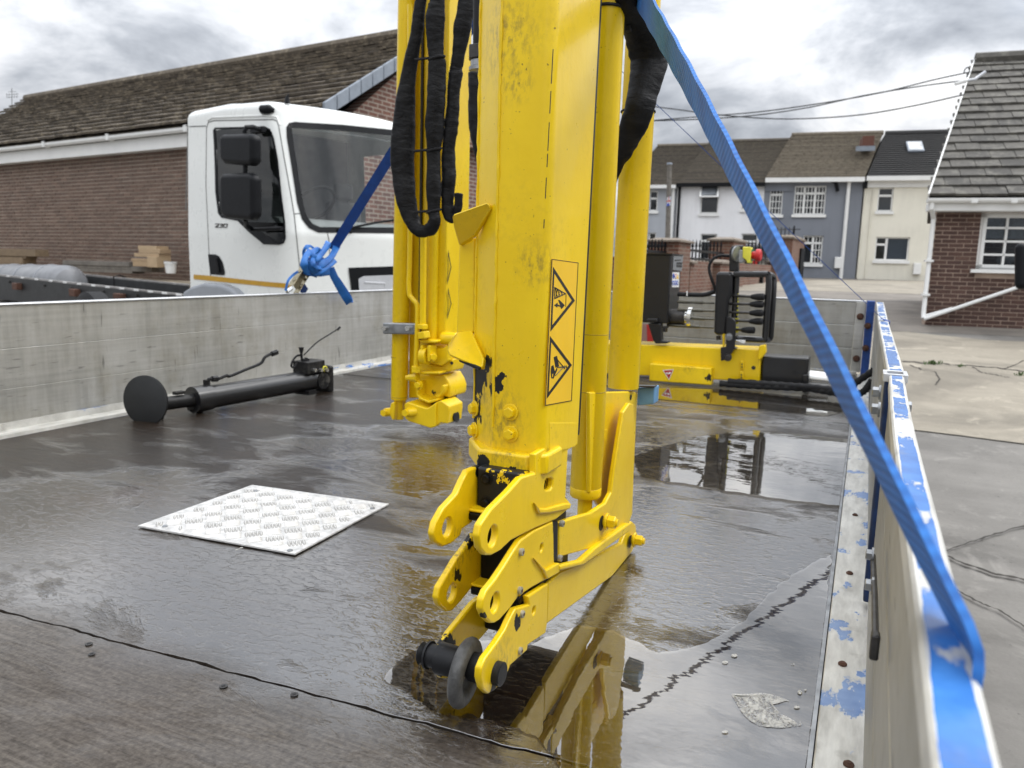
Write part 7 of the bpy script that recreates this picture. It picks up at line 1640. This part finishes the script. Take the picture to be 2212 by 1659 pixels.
    m = MB(); m.tube(smooth_path([tuple(q('C', *s, .02)) for s in ((1240, 192), (1120, 188), (1030, 225), (975, 310), (975, 400), (1005, 500), (1040, 600), (1048, 660))], 5), .0075, 8); put('cable', m, MT['rubber'], root)
    m = MB(); m.tube([q('C', 680, 650, .05), q('C', 680, 715, .05)], .004, 6); put('cable_tie', m, MT['white'], root)
    for (x0, y0), (g0, g1), yt in (((1262, 706), (1515, 1692), 725), ((1240, 816), (1503, 1680), 822), ((1240, 926), (1500, 1676), 936), ((1300, 1036), (1496, 1670), 1046), ((1300, 1150), (1392, 1566), 1160)):
        a = q('C', x0, y0, .02); b = q('C', g0 + 10, yt, -.02); m = MB(); m.tube([a, b], .007, 8); lv = put('lever', m, MT['darksteel'], root)
        m = MB(); d0, d1 = q('C', g0, yt, -.02), q('C', g1, yt + 2, -.03); m.tube([d0, d0.lerp(d1, .12), d0.lerp(d1, .55), d0.lerp(d1, .93), d1], [.009, .0125, .0175, .0175, .013], 14); put('grip', m, MT['rubber'], lv)
        box('symbol_strip', 'C', [(1312, yt - 44), (1356, yt - 44), (1350, yt + 36), (1306, yt + 36)], .02, .004, MT['estop_yellow'], 0, lv)
    m = MB(); m.tube([q('C', 1330, 430, .03), q('C', 1300, 1000, .03)], .016, 12); put('lever_frame', m, MT['blackgloss'], root)
    box('control_bracket', 'C', [(1240, 980), (1318, 1048), (1305, 1400), (1215, 1540), (1122, 1567), (1118, 1385), (1186, 1380), (1198, 990)], -.05, .012, MT['tankblack'], .003)
    box('control_foot', 'C', [(1200, 1395), (1320, 1390), (1318, 1412), (1200, 1412)], -.05, .06, MT['tankblack'], .003)
    m = MB(); p = q('C', 1212, 1515, -.05); m.hexbolt(p, (.3, -1, 0), .014, .02); put('bolt', m, MT['darksteel'], root)
    m = MB(); p = q('C', 1228, 1247, -.05); m.hexbolt(p, (.3, -1, 0), .013, .02); put('bolt', m, MT['steel'], root)
    m = MB(); p = q('C', 1092, 1235, .02); m.tube([p, q('C', 1092, 1290, .02)], .012, 10); put('cable_gland', m, MT['darksteel'], root)
    box('yellow_tab', 'C', [(1144, 1225), (1160, 1205), (1172, 1212), (1166, 1395), (1146, 1395)], -.03, .03, YEL, .002)
    m = MB(); m.prism([q('C', *s, -.03) for s in ((1318, 1296), (1440, 1302), (1436, 1334), (1400, 1330))], (0, .02, .004)); put('white_tag', m, MT['white'], root)
    for pth in ([(1290, 425), (1500, 430), (1720, 430), (1745, 445), (1748, 600), (1728, 850), (1705, 1200), (1700, 1260), (1685, 1288), (1500, 1280), (1310, 1270)], [(1735, 432), (1805, 470), (1812, 620), (1795, 900), (1775, 1200), (1770, 1250), (1745, 1285), (1690, 1290)]):
        dd = 0. if pth[0][0] < 1500 else .06
        m = MB(); m.tube(smooth_path([tuple(q('C', *s, dd * (i > 0 and i < len(pth) - 1))) for i, s in enumerate(pth)], 5), .0155, 10); put('guard_rail', m, MT['blackgloss'], root)
    # emergency stop head
    eb = box('stop_mount', 'C', [(1262, 60), (1300, 55), (1330, 90), (1345, 250), (1355, 395), (1228, 398), (1232, 130)], -.0, .05, MT['tankblack'], .01)
    m = MB(); p = q('C', 1318, 165, -.01); m.tube([p, p + Vector((.008, -.004, 0))], .038, 20); put('dial', m, MT['steel'], eb)
    box('switch_body', 'C', [(1335, 110), (1405, 110), (1440, 200), (1440, 260), (1380, 290), (1340, 260)], .0, .05, MT['greylight'], .005, eb)
    m = MB(); m.tube([q('C', 1310, 85, .02), q('C', 1415, 85, .02)], .013, 10); put('conduit', m, MT['tankblack'], eb)
    ys = box('stop_box', 'C', [(1408, 72), (1518, 76), (1510, 286), (1462, 285), (1452, 245), (1405, 215)], -.015, .07, MT['estop_yellow'], .004)
    c = q('C', 1500, 182, .02); dx = Vector((1, -.12, 0)).normalized()
    m = MB(); m.tube([c - dx * .01, c + dx * .012], .030, 18); put('stop_collar', m, MT['green'], ys)
    m = MB(); m.tube([c + dx * .012, c + dx * .03, c + dx * .034, c + dx * .05, c + dx * .056], [.018, .020, .031, .031, .024], 20); put('stop_button', m, MT['red'], ys)
MT['yellow_boom'] = yellow_paint('yellow_boom_paint', chips=[((-.525, 1.025, .43), .055), ((-.527, 1.03, .38), .04), ((-.495, 1.0, .455), .020), ((-.478, .988, .425), .020), ((-.465, .986, .44), .012)], grime=[((-.475, .99, .90), .07), ((-.455, .99, .84), .035), ((-.51, 1.0, .42), .08), ((-.47, .986, .38), .06), ((-.42, .986, .60), .04)])
MT['yellow_chip'] = yellow_paint('yellow_chipped_paint', chips=[((-.485, .965, .310), .022), ((-.44, .965, .306), .016), ((-.50, .95, .20), .030), ((-.497, .90, .17), .022), ((-.40, .915, .112), .018), ((-.497, .86, .06), .05), ((-.40, .84, .045), .016), ((-.40, .815, .16), .012)], grime=[((-.40, .87, .07), .05), ((-.45, .97, .33), .05), ((-.5, .9, .2), .06)])
MT['yellow_chip2'] = yellow_paint('yellow_cylinder_paint', chips=[((-.48, 1.59, .72), .05), ((-.47, 1.58, .62), .03)], grime=[((-.43, 1.59, .5), .07)])
MT['yellow_beam'] = yellow_paint('yellow_beam_paint', chips=[((-.70, 3.95, .05), .03), ((-.62, 3.95, .06), .02)], grime=[((-.8, 3.95, .1), .05)])
MT['grease'] = worn_black('black_grease', (.0035, .0035, .0035), .10)
MT['blackflake'] = yellow_paint('flaking_yellow_over_black', chips=[((-.485, .95, .25), .155)])
MT['pinblack'] = worn_black('black_pin_steel', (.014, .0145, .016), .5)
MT['ringsteel'] = simple('dull_grey_ring', (.105, .105, .103), .55, .3, .5, 60, .5, 90)
MT['zincdull'] = simple('dull_zinc', (.42, .40, .33), .5, .4, .3, 60)
MT['seam'] = simple('seam_dirt', (.32, .22, .02), .5)
MT['tankblack'] = simple('satin_black_paint', (.010, .010, .011), .32, 0, .2, 12, .05)
MT['rodsteel'] = simple('greased_rod', (.10, .095, .075), .35, .7, .4, 40)
MT['greylight'] = simple('pale_grey_plastic', (.38, .39, .40), .45, 0, .2, 60)
MT['lampclear'] = simple('yellowed_lamp_column', (.50, .42, .18), .3, 0, .35, 20)
build_crane()
